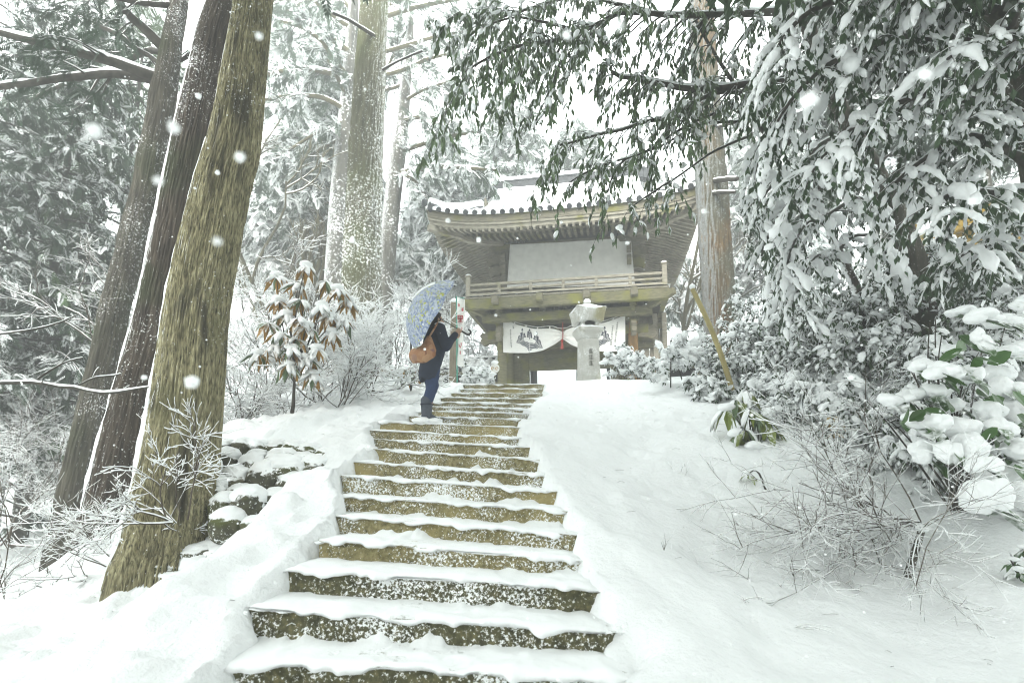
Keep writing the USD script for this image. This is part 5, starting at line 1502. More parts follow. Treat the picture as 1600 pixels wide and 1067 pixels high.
def drape(t, lines, rng, R, seed):
    """Snow lying in an unbroken, lumpy ridge along each shoot and sagging off its sides."""
    mb = MB()
    for k, (P, r) in enumerate(lines):
        if rng.random() < 0.48:
            continue
        S = spline(P, 22)
        h = np.stack([np.linspace(0, 4.5, 22) * np.linalg.norm(P[-1] - P[0]) / 0.6, np.full(22, k * 3.7), np.full(22, seed)], 1)
        w = np.clip(fbm(h * [1.0, 1, 1], 3, 1) * 2.1 - 0.42, 0.04, 2) * np.clip(np.linspace(0.25, 6, 22), 0, 1) * np.r_[np.ones(19), 0.8, 0.55, 0.2]
        rad = R * w * rng.uniform(0.6, 1.25)
        a0 = rng.uniform(0, 9)
        v, f = tube(S + np.stack([0 * w, 0 * w, rad * 0.45], 1), rad, 10, lambda i, a: 1 + 0.5 * (fbm(np.stack([i * 0.42 + a0 + 0 * a, np.cos(a) * 1.2 + k + 0 * i, np.sin(a) * 1.2 + 0 * i], -1), 3, 5) - 0.5) * 1.6)
        mb.add(v, f)
    obj('snow_ridges', mb.get(), M_SNOWL, t, smooth=True, kind='stuff')


# ------------------------------------------------------------------ evergreen with overhanging limbs (right)
rg = np.random.default_rng(21)
T8 = tree('evergreen_tree', 'leaning snow-dusted evergreen on the right bank whose long limbs hang across the gate roof', 'tree',
          [(1452, 520, 7.4, 44), (1440, 460, 7.4, 40), (1423, 400, 7.4, 37), (1395, 330, 7.35, 33), (1361, 262, 7.3, 28), (1322, 190, 7.2, 24), (1290, 120, 7.0, 22), (1262, 40, 6.8, 20), (1240, -30, 6.6, 17)], B_GREY, sides=32, step=0.08, amp=0.07, seed=23)
la = limbs(T8, [[(1262, 30, 6.8, 15), (1240, 20, 6.7, 14), (1185, 20, 6.5, 11), (1110, 23, 6.3, 9), (1040, 24, 6.2, 8), (978, 20, 6.1, 7), (930, 40, 6.0, 7), (870, 63, 5.9, 6), (815, 72, 5.8, 5), (770, 88, 5.7, 4), (728, 112, 5.6, 3)],
                [(1278, 90, 6.9, 13), (1230, 122, 6.8, 11), (1180, 129, 6.6, 10), (1120, 138, 6.5, 10), (1062, 136, 6.4, 9), (1010, 127, 6.3, 8), (975, 122, 6.2, 6), (955, 112, 6.2, 5)],
                [(1300, 150, 7.0, 9), (1250, 150, 6.9, 8), (1180, 148, 6.8, 7), (1128, 143, 6.8, 6), (1090, 158, 6.8, 6), (1042, 182, 6.7, 6), (990, 197, 6.6, 5), (930, 212, 6.6, 4), (868, 228, 6.5, 3)],
                [(1030, 24, 6.2, 6), (960, 5, 6.4, 5), (900, -5, 6.5, 4), (840, 10, 6.6, 4), (780, 30, 6.7, 3), (735, 55, 6.8, 3)],
                [(900, 48, 5.95, 4), (850, 35, 6.0, 4), (800, 28, 6.1, 3), (750, 45, 6.2, 3)],
                [(1160, 165, 6.9, 4), (1120, 175, 6.8, 4), (1060, 205, 6.8, 4), (1000, 240, 6.7, 3), (930, 262, 6.7, 3), (890, 285, 6.6, 2)],
                [(1165, 190, 7.0, 4), (1110, 192, 7.0, 4), (1040, 225, 7.0, 3), (970, 255, 7.0, 3), (950, 300, 7.0, 2)],
                [(1170, 215, 7.0, 4), (1120, 235, 6.9, 4), (1075, 265, 6.8, 3), (1020, 300, 6.7, 3), (985, 325, 6.6, 2)],
                [(1235, 225, 7.1, 11), (1205, 190, 7.0, 10), (1180, 160, 6.9, 9), (1162, 145, 6.8, 8)], [(1212, 235, 7.2, 9), (1190, 200, 7.1, 8), (1160, 150, 7.0, 7), (1120, 90, 6.9, 5), (1085, 30, 6.8, 4)]])
hang = side_twigs([la[0], la[3], la[4]], rg, 15, 0.80, 0.62, start=0.15, taper=0.10, vert=-0.1) + side_twigs([la[1]], rg, 15, 0.46, 0.5, start=0.1, taper=0.2) + side_twigs([la[2]], rg, 15, 0.62, 0.6, start=0.42, taper=0.05, vert=-0.1)
hang += side_twigs(la[5:8], rg, 8, 0.42, 0.5, start=0.62, taper=0.2) + side_twigs(la[8:], rg, 7, 0.5, 0.4, start=0.3, taper=0.3)
hang2 = side_twigs(hang, rg, 5.0, 0.36, 0.75, start=0.25, taper=0.2, vert=-0.2)
twigs(T8, hang + hang2, M_BRANCH, snow=1.0, smin=0.003)
foliage(T8, hang + hang2, rg, 8, 0.13, m=L_OVER, droop=1.0, splay=0.75, snow=0.26, wide=0.9, upj=0.5)
snow_clumps(T8, hang + hang2, rg, 0.5, 0.030)

# the dense snow-laden evergreen at the upper right
T9 = thing('laden_evergreen_tree', 'dark dense evergreen weighed down by thick snow, overhanging the upper right of the path', 'tree', at(1640, 600, 5.6))
trunk(T9, [(1690, 700, 5.6, 70), (1670, 500, 5.6, 62), (1640, 320, 5.6, 54), (1600, 150, 5.5, 46), (1560, 20, 5.4, 38), (1530, -90, 5.3, 30)], B_GREY, sides=32, seed=29)
lb = limbs(T9, [[(1560, 20, 5.4, 20), (1490, -10, 5.2, 16), (1400, -20, 5.0, 13), (1310, 0, 4.9, 10), (1240, 40, 4.8, 7), (1205, 95, 4.8, 4)], [(1590, 110, 5.5, 20), (1520, 70, 5.3, 16), (1440, 55, 5.2, 13), (1350, 75, 5.1, 10), (1270, 120, 5.0, 7), (1215, 190, 5.0, 4)],
                [(1610, 190, 5.5, 18), (1540, 160, 5.4, 14), (1470, 150, 5.3, 11), (1400, 160, 5.2, 8), (1330, 200, 5.2, 6), (1270, 270, 5.1, 4)], [(1630, 280, 5.6, 20), (1570, 230, 5.5, 16), (1520, 215, 5.4, 12), (1470, 230, 5.3, 9), (1400, 285, 5.3, 6)],
                [(1640, 330, 5.6, 18), (1600, 320, 5.4, 14), (1550, 300, 5.2, 10), (1500, 300, 5.1, 8), (1450, 330, 5.0, 5)], [(1600, 150, 5.5, 18), (1650, 100, 5.0, 14), (1600, 60, 4.6, 11), (1540, 60, 4.4, 8), (1480, 90, 4.3, 5)],
                [(1570, 60, 5.4, 14), (1600, -20, 5.0, 11), (1540, -60, 4.6, 9), (1440, -50, 4.4, 7), (1360, -20, 4.3, 4)], [(1655, 420, 5.6, 14), (1610, 390, 5.5, 11), (1560, 385, 5.5, 8), (1500, 400, 5.4, 5)], [(1550, 0, 5.4, 14), (1480, -60, 5.8, 11), (1390, -70, 6.0, 9), (1300, -40, 6.1, 7), (1230, 0, 6.1, 4)]])
s9 = side_twigs(lb, rg, 15, 0.66, 0.55, start=0.12, taper=0.2)
s9b = side_twigs(s9, rg, 4.2, 0.34, 0.8, start=0.2, taper=0.2, vert=-0.1)
twigs(T9, s9 + s9b, M_BRANCH, snow=1.0, smin=0.004)
foliage(T9, s9 + s9b, rg, 13, 0.088, m=L_EVER, droop=0.9, splay=0.85, snow=0.10, wide=1.35)
drape(T9, s9, rg, 0.056, 1)
drape(T9, s9b, rg, 0.034, 2)
snow_clumps(T9, s9b, rg, 0.25, 0.04)
lz = limbs(T9, [[(1560, 20, 5.4, 14), (1560, -160, 4.6, 12), (1440, -260, 4.0, 9), (1300, -300, 3.7, 5)], [(1560, 20, 5.4, 14), (1600, -120, 4.2, 12), (1560, -260, 3.4, 9), (1440, -380, 3.0, 6)], [(1590, 110, 5.5, 16), (1720, 0, 4.4, 12), (1760, -120, 3.6, 9), (1700, -260, 3.0, 6)], [(1530, -90, 5.3, 12), (1420, -180, 5.6, 9), (1300, -190, 5.8, 7), (1200, -150, 5.9, 5)], [(1600, 150, 5.5, 14), (1740, 160, 4.8, 11), (1800, 60, 4.0, 8), (1820, -60, 3.4, 5)]])  # extra limbs above the frame, added with their leaves to darken the upper right
z9 = side_twigs(lz, rg, 7.0, 0.8, 0.4, start=0.2, taper=0.2)
foliage(T9, z9 + side_twigs(z9, rg, 4.0, 0.4, 0.6, start=0.2), rg, 7, 0.13, m=L_EVER, droop=0.6, splay=0.9, snow=0.35, wide=1.4, name='added_shade_foliage')
q = rg.uniform(-1, 1, (9000, 3)) * [3.0, 3.6, 1.2] + [4.6, 2.2, 6.9]
q[:, 2] -= 0.25 * (q[:, 0] - 4.6) * 0.5
q = q[fbm(q * 0.55, 2, 6) > 0.40]
q = q[(q[:, 2] > EYE[2] + 0.97 * np.maximum(q[:, 1], 0.1) + 0.35)]
d = unit(rg.normal(0, 1, (len(q), 3)) - [0, 0, .6])
obj('added_shade_crown', stamp(LEAF_V, LEAF_F, q, rots(d, unit(np.array([0, 0, 1.0]) + rg.normal(0, .5, (len(q), 3)))), rg.uniform(0.2, 0.42, len(q))), L_EVER, T9, kind='stuff')  # unseen leaf mass overhead, added to shade the right side
# second laden tree: the drooping white curtain left of it
T10 = thing('laden_evergreen_tree', 'slim evergreen with white drooping sprays beside the leaning snow-dusted evergreen', 'tree', at(1345, 560, 7.9))
trunk(T10, [(1352, 560, 7.9, 18), (1342, 470, 7.9, 15), (1318, 410, 7.9, 13), (1296, 360, 7.8, 11), (1275, 290, 7.6, 9), (1262, 200, 7.4, 7)], B_DARK, sides=16, seed=31)
lc = limbs(T10, [[(1275, 290, 7.6, 7), (1240, 270, 7.2, 6), (1205, 290, 6.9, 5), (1178, 340, 6.8, 3)], [(1285, 330, 7.7, 7), (1250, 310, 7.2, 6), (1215, 340, 6.9, 5), (1190, 400, 6.8, 3)], [(1296, 360, 7.8, 7), (1270, 345, 7.2, 5), (1240, 380, 6.9, 4), (1225, 440, 6.8, 3)],
                 [(1262, 210, 7.4, 7), (1235, 190, 7.0, 5), (1200, 215, 6.7, 4), (1180, 280, 6.6, 3)], [(1310, 400, 7.9, 7), (1330, 370, 7.3, 5), (1370, 375, 6.9, 4), (1395, 420, 6.8, 3)], [(1290, 340, 7.8, 7), (1330, 310, 7.2, 5), (1370, 320, 6.9, 4)], [(1265, 240, 7.5, 6), (1300, 215, 7.0, 5), (1340, 235, 6.7, 4), (1362, 280, 6.6, 3)], [(1318, 410, 7.9, 6), (1280, 400, 7.4, 5), (1255, 430, 7.1, 4), (1240, 480, 7.0, 3)]])
s10 = side_twigs(lc, rg, 13.0, 0.5, 0.7, start=0.1, taper=0.2)
s10b = side_twigs(s10, rg, 4.0, 0.28, 0.9, start=0.2, taper=0.2, vert=-0.1)
twigs(T10, s10 + s10b, M_BRANCH, snow=1.0, smin=0.004)
foliage(T10, s10 + s10b, rg, 9, 0.08, m=L_EVER, droop=0.8, splay=0.7, snow=0.15, wide=1.25)
drape(T10, s10, rg, 0.062, 3)
drape(T10, s10b, rg, 0.042, 4)

# ------------------------------------------------------------------ snowy evergreen shrubs on the right bank
SH = [(1170, 560, 10.0, 1.0), (1215, 520, 9.6, 1.3), (1235, 590, 8.6, 0.9), (1270, 470, 9.4, 1.2), (1300, 560, 8.2, 1.1), (1345, 500, 8.6, 1.2), (1360, 600, 7.2, 0.8), (1405, 545, 7.6, 1.1), (1440, 480, 8.2, 1.2), (1480, 430, 7.8, 1.2), (1470, 600, 6.2, 0.75),
      (1530, 480, 6.8, 1.1), (1570, 420, 7.0, 1.2), (1590, 520, 6.0, 0.9), (1290, 650, 6.6, 0.55), (1350, 690, 5.8, 0.6), (1410, 700, 5.2, 0.55), (1185, 500, 12.0, 1.5), (1480, 740, 4.8, 0.5), (1400, 430, 9.6, 1.4), (1570, 720, 4.9, 0.6), (1540, 640, 5.4, 0.6), (1140, 615, 9.5, 0.7), (1120, 640, 8.6, 0.45), (1205, 640, 7.4, 0.55), (1250, 665, 6.8, 0.5), (1440, 665, 5.6, 0.6), (1330, 560, 7.6, 0.9)]
PLACE = ['lowest and leftmost of the shrubs, below the bamboo pole', 'under the white drooping sprays left of the dark slim trunk', 'small, between the bamboo pole and the yellow-green drooping plant', 'tall, right beside the orange-brown cedar', 'in the middle of the bank, left of the dark slim trunk foot', 'around the foot of the dark slim trunk', 'low, above the dry ochre leaves', 'broad, directly right of the dark slim trunk',
         'under the ochre shed', 'right below the snowy shed roof', 'small, just left of the broad snow pillows', 'dark, above the broad-leaved plant', 'at the picture edge below the dense evergreen', 'at the picture edge, level with the topmost snow pillow', 'tiny, beside the top of the bare sweeping bush', 'small and dark behind the bare sweeping bush', 'dark, between the bare bush and the snow pillows',
         'hazy, behind the bamboo tip', 'darkest, in the hollow beside the broken stick', 'behind the leaning evergreen foot, high on the bank', 'low and dark beneath the lowest snow pillow', 'dark, behind the middle snow pillows', 'left of the bamboo pole foot', 'smallest, leftmost in the snowfield below the bamboo pole', 'behind the yellow-green drooping plant', 'right of the yellow-green drooping plant', 'left of the middle snow pillows', 'in front of the dark slim trunk']
for i, ((px, py, Y, h), pl_) in enumerate(zip(SH, PLACE)):
    r_ = np.random.default_rng(300 + i)
    b = at(px, py + 10, Y); g = gz(b[0], b[1]); b[2] = max(g - 0.05, b[2] - 0.35) if b[2] - g < 0.6 else g
    t_ = thing('evergreen_shrub', 'snow-covered evergreen shrub ' + pl_, 'shrub', b, group='evergreen shrubs on the right bank')
    st = bare(r_, b, 9, (0, -0.25, 1), 0.55, h * 0.9, 0.012, levels=2, kids=5, bend=0.35, up=0.0)
    ss = [(P + np.stack([0 * P[:, 0], 0 * P[:, 0], -0.25 * h * np.linspace(0, 1, len(P)) ** 2], 1), r) for P, r in st]
    obj('stems', tubes(ss, 4), M_TWIG, t_, smooth=True, kind='stuff')
    foliage(t_, ss, r_, 7 if Y > 6 else 6, 0.085 if Y > 6 else 0.06, m=L_SHRUB, droop=0.35, splay=1.0, snow=0.42, wide=1.25, clump=0.6, clump_size=0.05 if Y > 6 else 0.04)

# ------------------------------------------------------------------ broad-leaved plant with snow pillows
bl = thing('broad_leaved_plant', 'broad-leaved green plant carrying thick rounded snow pillows at the right edge', 'plant', at(1520, 790, 4.2))
PIL = [(1500, 487, 38, 16), (1535, 492, 50, 22), (1570, 500, 44, 24), (1525, 525, 26, 38), (1440, 572, 40, 24), (1472, 578, 44, 28), (1510, 582, 40, 26), (1400, 622, 40, 20), (1430, 615, 42, 20), (1465, 608, 38, 22), (1452, 655, 52, 30), (1448, 700, 34, 38), (1500, 668, 44, 36), (1512, 700, 54, 44),
       (1480, 700, 30, 34), (1545, 640, 36, 34), (1575, 600, 44, 40), (1595, 640, 40, 46), (1560, 580, 36, 28), (1565, 740, 70, 48), (1590, 775, 66, 52), (1545, 770, 58, 56), (1560, 665, 34, 30), (1590, 700, 48, 36), (1535, 720, 36, 28), (1490, 630, 36, 22), (1420, 650, 22, 16), (1580, 545, 40, 26), (1598, 470, 34, 22), (1478, 545, 30, 18)]
stem0 = at(1530, 800, 4.3)
import manifold3d as m3
r_ = np.random.default_rng(77)
stems = []
for i, (px, py, w, h) in enumerate(PIL):
    Y = 4.15 + r_.uniform(-0.25, 0.25) - 0.25 * (py - 640) / 160
    c = at(px, py, Y); s = 1 / pxs(Y)
    W, Hh = w * s * 0.62, h * s * 0.58
    dirx = r_.uniform(-2.6, -0.5)
    d = np.array([math.cos(dirx), math.sin(dirx), -0.35 - 0.5 * (h > w)])
    R = rots(d[None], np.array([[0.0, -0.25, 1.0]]) + r_.normal(0, 0.15, (1, 3)))
    Ls = 2.5 * max(W, Hh)
    lv = np.array([(0, 0, 0), (0.2, 0.22, .02), (0.5, 0.30, .0), (0.8, 0.2, -.06), (1, 0, -0.16), (0.8, -0.2, -.06), (0.5, -0.30, 0), (0.2, -0.22, .02), (0.3, 0, -.02), (0.6, 0, -.05)])
    lf = np.array([(0, 7, 8), (7, 6, 8), (6, 9, 8), (6, 5, 9), (5, 4, 9), (4, 3, 9), (3, 2, 9), (2, 8, 9), (2, 1, 8), (1, 0, 8)])
    p0 = c - R[0] @ np.array([0.5 * Ls, 0, 0]) - [0, 0, Hh * 0.55]
    L_ = obj('leaf', stamp(lv, lf, p0[None], R, np.array([[Ls, Ls * 0.9, Ls]])), L_BIG, bl)
    for e_ in range(3):
        d2 = unit(np.array([[math.cos(dirx + r_.normal(0, .9)), math.sin(dirx) - 0.2, r_.uniform(-1.3, -0.3)]]))
        obj('leaf', stamp(lv, lf, (c + r_.normal(0, 0.35, 3) * [W, W, Hh] - [0, 0, Hh * 0.5])[None], rots(d2, np.array([[0.1, -0.5, 1.0]])), np.array([[0.16, 0.15, 0.16]]) * r_.uniform(0.7, 1.2)), L_BIG, bl)
    parts_ = m3.Manifold()
    for e_ in range(5):
        o_ = np.array([r_.uniform(-0.55, 0.55) * W, r_.uniform(-0.4, 0.2) * W, 0.0]); o_[2] = -0.55 * Hh * (abs(o_[0]) / W) * 1.3 + r_.normal(0, 0.10) * Hh
        rr_ = np.array([W * r_.uniform(0.42, 0.72), W * r_.uniform(0.42, 0.62), Hh * r_.uniform(0.55, 0.85)])
        parts_ = parts_ + m3.Manifold.hull_points((c + o_ + ICO[2][0] * rr_).astype(np.float64))
    pm = parts_.refine_to_length(0.02).to_mesh()
    tm = trimesh.Trimesh(pm.vert_properties[:, :3], pm.tri_verts, process=True)
    trimesh.smoothing.filter_taubin(tm, lamb=0.5, nu=0.53, iterations=12)
    tv_ = np.array(tm.vertices)
    tv_ = tv_ + unit(tv_ - c) * ((fbm(tv_ * 11, 4, i) - 0.5) * 0.085)[:, None]
    obj('snow_pillow', (tv_, np.array(tm.faces)), M_SNOW, L_, smooth=True)
    u = np.linspace(0, 1, 8)[:, None]
    stems.append((stem0 + r_.normal(0, .1, 3) * [1, 1, 0] + (p0 - stem0) * u + np.array([0, 0.1, 0.18]) * np.sin(np.pi * u), np.linspace(0.011, 0.004, 8)))
for i in range(26):      # bare green leaves between the pillows
    px, py = [(1442, 638), (1520, 566), (1546, 612), (1578, 612), (1552, 668), (1592, 652), (1502, 545), (1486, 596), (1428, 632), (1580, 690), (1565, 695), (1470, 640), (1540, 560)][i % 13]
    c = at(px + r_.normal(0, 8), py + r_.normal(0, 8), 4.05 + r_.uniform(-.2, .2))
    d = unit(r_.normal(0, 1, (1, 3)) + [[-0.3, -0.3, -0.7]])
    obj('leaf', stamp(lv, lf, c[None], rots(d, unit(np.array([[0.3, -1.0, 0.5]]) + r_.normal(0, .3, (1, 3)))), np.array([[0.19, 0.18, 0.19]]) * r_.uniform(0.7, 1.1)), L_BIG, bl)
obj('stems', tubes(stems, 5), M_BRANCH, bl, smooth=True, kind='stuff')


def whorled(t, spots, base, r_, n, leaf, mats, Lw, droop=0.75, stem_r=0.012, snow=0.75, cap=0.8):
    """A plant of drooping whorls at the ends of its stems: each leaf a part, the snow on it a sub-part."""
    st = []
    for (px, py, Y) in spots:
        c = at(px, py, Y)
        u = np.linspace(0, 1, 9)[:, None]
        st.append((base + (c - base) * u + np.array([0, 0, 0.10]) * np.sin(np.pi * u) + r_.normal(0, 0.04, (1, 3)) * np.sin(np.pi * u), np.linspace(stem_r, stem_r * 0.5, 9)))
        for k in range(n):
            a = k * 2.399 + r_.normal(0, .25)
            d = np.array([[math.cos(a), math.sin(a), -droop * r_.uniform(0.5, 1.6)]])
            R = rots(d, np.array([[0, 0, 1.0]]) + r_.normal(0, .12, (1, 3)))
            s = leaf * r_.uniform(0.75, 1.15)
            p = c + np.array([[math.cos(a), math.sin(a), 0]]) * 0.02
            lf_ = obj('leaf', stamp(LEAF_V, LEAF_F, p, R, np.array([[s, s * Lw, s]])), mats[int(r_.integers(0, len(mats)))], t)
            if r_.random() < snow:
                obj('snow', stamp(PAD_V, PAD_F, p + [[0, 0, 0.012]], R, np.array([[s * 0.98, s * Lw * 1.0, s * 0.9]])), M_SNOWL, lf_, smooth=True)
        if r_.random() < cap:
            obj('snow_cap', blob(c + [0, 0, 0.03], (leaf * 0.34, leaf * 0.34, leaf * 0.18), int(px), 2, 0.2), M_SNOWL, t, smooth=True)
    obj('stems', tubes(st, 6), M_BRANCH, t, smooth=True, kind='stuff')


rh = thing('rhododendron', 'brown and green drooping-leaved shrub under snow between the big cedars', 'shrub', at(455, 668, 7.6))
whorled(rh, [(432, 432, 7.7), (478, 416, 7.6), (527, 452, 7.5), (420, 505, 7.4), (447, 492, 7.5), (470, 470, 7.5), (503, 478, 7.3), (538, 500, 7.5), (480, 510, 7.2), (462, 530, 7.3), (440, 520, 7.2), (404, 553, 7.5), (478, 560, 7.3), (488, 585, 7.4), (520, 520, 7.4), (508, 440, 7.8), (455, 545, 7.2), (435, 470, 7.6), (515, 495, 7.4), (465, 445, 7.7), (495, 545, 7.2), (428, 540, 7.3), (470, 498, 7.1), (545, 470, 7.7), (450, 570, 7.2)],
        at(460, 598, 7.5), np.random.default_rng(5), 12, 0.29, [L_BROWN, L_BROWN, L_BROWN, L_OVER], 0.85, droop=0.9, snow=0.55, cap=0.6)
rb_ = at(452, 670, 7.6); rt_ = at(460, 598, 7.5)
obj('stem', tube([rb_ - [0, 0, .2], rb_ + (rt_ - rb_) * .5 + [.02, 0, 0], rt_], [0.03, 0.026, 0.02], 10), M_BRANCH, rh, smooth=True)
yp = thing('drooping_plant', 'yellow-green drooping long-leaved plant at the foot of the bamboo pole', 'plant', at(1175, 720, 6.2))
whorled(yp, [(1150, 625, 6.5), (1172, 640, 6.3), (1165, 672, 6.2), (1190, 690, 6.2), (1178, 700, 6.1), (1150, 680, 6.3), (1190, 650, 6.4), (1135, 640, 6.5), (1205, 668, 6.2), (1146, 705, 6.1), (1180, 718, 6.0), (1165, 612, 6.5)], at(1180, 735, 6.2), np.random.default_rng(6), 11, 0.32, [L_LIME, L_LIME, L_OVER], 0.85, droop=1.4, snow=0.15, cap=0.25)
yl = thing('small_leafy_sprig', 'sprig of yellow leaves low at the left end of the bare sweeping bush', 'sprig', at(1190, 800, 5.2))
whorled(yl, [(1180, 770, 5.2), (1200, 778, 5.2), (1168, 742, 5.3)], at(1205, 800, 5.2), np.random.default_rng(8), 5, 0.14, [L_LIME], 1.2, snow=0.1)
dl = thing('dry_leaf_sprig', 'sprig of dry ochre leaves standing out of the snow above the bare sweeping bush', 'sprig', at(1300, 700, 5.4))
whorled(dl, [(1302, 650, 5.4), (1296, 662, 5.4), (1310, 664, 5.4), (1304, 676, 5.4)], at(1312, 720, 5.4), np.random.default_rng(9), 6, 0.09, [L_DRY], 1.3, snow=0.1, stem_r=0.006)
gs = thing('green_sapling', 'little bright green sapling poking out of the snow right of the thickest cedar foot', 'sapling', at(305, 915, 4.3))
whorled(gs, [(292, 905, 4.3), (310, 893, 4.3), (318, 880, 4.35), (302, 915, 4.25), (326, 872, 4.4)], at(312, 930, 4.3), np.random.default_rng(10), 4, 0.10, [L_BIG], 1.7, snow=0.25, droop=0.4, stem_r=0.005)
gr = thing('green_sapling', 'green-leaved sapling at the lower right picture edge', 'sapling', at(1590, 900, 3.7))
whorled(gr, [(1585, 880, 3.7), (1600, 860, 3.7), (1592, 895, 3.65)], at(1600, 915, 3.7), np.random.default_rng(12), 5, 0.10, [L_BIG], 1.5, snow=0.3, stem_r=0.005)
bb = thing('brown_leaved_bush', 'small bush with brown-green drooping leaves at the foot of the dark stake', 'bush', at(640, 606, 9.4))
whorled(bb, [(632, 578, 9.4), (648, 572, 9.3), (655, 588, 9.3), (640, 590, 9.2), (625, 592, 9.5)], at(642, 612, 9.4), np.random.default_rng(14), 8, 0.2, [L_BROWN, L_OVER], 0.9, snow=0.6, droop=0.9)
# shrubs round the lantern
for i, (px, py, Y, lab, ht) in enumerate([(975, 600, 11.5, 'snowy green shrub right of the stone lantern', 0.55), (1000, 600, 11.0, 'second snowy shrub right of the stone lantern, nearer the wrapped sapling', 0.45), (1100, 600, 11.0, 'snowy low shrub in front of the right-hand coping wall', 0.6), (740, 604, 11.5, 'frosted low shrub in front of the left-hand coping wall', 0.4), (760, 606, 11.0, 'frosted low weeds at the top end of the stairs', 0.3)]):
    r_ = np.random.default_rng(400 + i); b = at(px, py, Y); b[2] = gz(b[0], b[1])
    t_ = thing('evergreen_shrub', lab, 'shrub', b)
    ss = bare(r_, b, 8, (0, 0, 1), 0.5, ht, 0.01, levels=2, kids=4)
    obj('stems', tubes(ss, 4), M_TWIG, t_, smooth=True, kind='stuff')
    foliage(t_, ss, r_, 5, 0.08, m=L_SHRUB, droop=0.4, splay=1.0, snow=0.7, wide=1.2, clump=0.8, clump_size=0.06)
b = at(1052, 612, 9.8); b[2] = gz(b[0], b[1])
ws = thing('wrapped_sapling', 'small conical sapling laden with snow between three slanting canes', 'sapling', b)
for q in (0, 2.1, 4.2):
    obj('cane', tube([b + [0.22 * math.cos(q), 0.22 * math.sin(q), -0.05], b + [0, 0, 0.95]], 0.012, 6), M_BRANCH, ws)
r_ = np.random.default_rng(55)
ss = bare(r_, b + [0, 0, .3], 7, (0, 0, 1), 0.5, 0.5, 0.01, levels=2, kids=4)
foliage(ws, [(P - [0, 0, 0.1], r) for P, r in ss], r_, 5, 0.09, m=L_SHRUB, droop=0.7, snow=0.8, clump=0.9, clump_size=0.065)

# ------------------------------------------------------------------ leafless shrubs and branches
def bush(lab, px, py, Y, n, d, cone, L, r0, seed, levels=3, kids=4, name='bare_shrub', cat='shrub', snow=1.0, group=None, shrink=0.6, ground=False, bend=0.25, m=M_TWIG, smin=0.0036, up=0.15):
    b = at(px, py, Y)
    if ground:
        b[2] = gz(b[0], b[1]) - 0.03
    t_ = thing(name, lab, cat, b, group=group)
    ls = bare(np.random.default_rng(seed), b, n, d, cone, L, r0, levels, kids, shrink=shrink, bend=bend, up=up)
    twigs(t_, ls, m, 'stems', snow=snow, smin=smin)
    return t_


bush('leafless tangled bush growing against the foot of the thickest cedar', 270, 815, 4.45, 9, (-0.2, -0.2, 0.6), 0.75, 0.62, 0.009, 1, kids=4)
bush('leafless snowy bush in front of the curved dark trunk, at the picture edge', 20, 975, 5.2, 7, (0.1, -0.1, 0.9), 0.6, 1.1, 0.014, 2, kids=4, snow=0.85)
bush('low leafless bush with long level twigs between the curved dark trunk and the thickest cedar', 175, 885, 5.3, 10, (-0.8, -0.1, 0.18), 0.45, 0.75, 0.009, 3, kids=4, snow=0.85)
bush('leafless bush leaning right across the curved dark trunk', 0, 850, 8.6, 8, (0.5, 0, 0.8), 0.45, 1.7, 0.016, 4, kids=5)
bush('tall leafless bush in front of the green conifer on the left', 110, 800, 9.4, 8, (-0.1, -0.1, 1.0), 0.5, 2.6, 0.018, 5, kids=5)
bush('pale frosted bush filling the gap left of the curved dark trunk', 30, 760, 9.8, 9, (0.1, 0, 0.8), 0.7, 2.0, 0.018, 6, kids=5)
bush('leafless sapling rising in front of the greenest conifer', 190, 560, 8.0, 4, (-0.5, 0, 0.7), 0.3, 2.2, 0.02, 7, kids=4)
for i, (px, py, Y, n, L, lab) in enumerate([(390, 650, 8.6, 7, 1.5, 'leafless bush close right of the thickest cedar'), (440, 640, 9.6, 7, 1.8, 'leafless bush behind the brown-leaved shrub, its left side'), (500, 640, 9.0, 7, 1.5, 'leafless bush behind the brown-leaved shrub, its right side'), (555, 625, 9.8, 6, 1.5, 'leafless bush before the straight olive-grey cedar'), (610, 610, 11.0, 6, 1.3, 'leafless bush left of the low wooden stand'),
                                            (360, 655, 7.6, 7, 1.1, 'low leafless bush above the boulders'), (580, 618, 8.8, 9, 1.0, 'low dense frosted bush at the foot of the straight olive-grey cedar'), (530, 640, 8.0, 8, 0.9, 'low frosted bush between the brown-leaved shrub and the stairs'), (420, 600, 13.0, 7, 2.6, 'hazy leafless bush further back between the two big cedars'), (640, 590, 14.0, 6, 2.2, 'hazy leafless bush behind the umbrella')]):
    bush(lab, px, py, Y, n, (0.1, -0.1, 1.0), 0.5, L, 0.010 + 0.004 * L, 20 + i, kids=5, ground=True, snow=1.4 if Y > 8.5 else 1.25, smin=0.0058)
    if i in (5, 6, 7):
        pass
bush('leafless tree with arching snowy limbs, far back between the thickest cedar and the olive-grey cedar', 452, 600, 19, 3, (0, 0, 1), 0.12, 9.0, 0.16, 61, levels=4, kids=5, name='bare_tree', cat='tree', ground=True, shrink=0.5, m=M_MOSSBRANCH)
bush('hazy leafless tree behind the wrapped sapling, right of the gate', 1075, 560, 24, 3, (0.1, 0, 1), 0.15, 8.0, 0.12, 62, levels=4, kids=4, name='bare_tree', cat='tree', ground=True, shrink=0.5, m=M_MOSSBRANCH)
bush('pale frosted leafless tree between the white streamer and the left gate column', 742, 560, 25, 5, (0.1, 0, 1), 0.3, 4.5, 0.06, 63, levels=4, kids=5, name='bare_tree', cat='tree', ground=True, snow=1.6, smin=0.012)
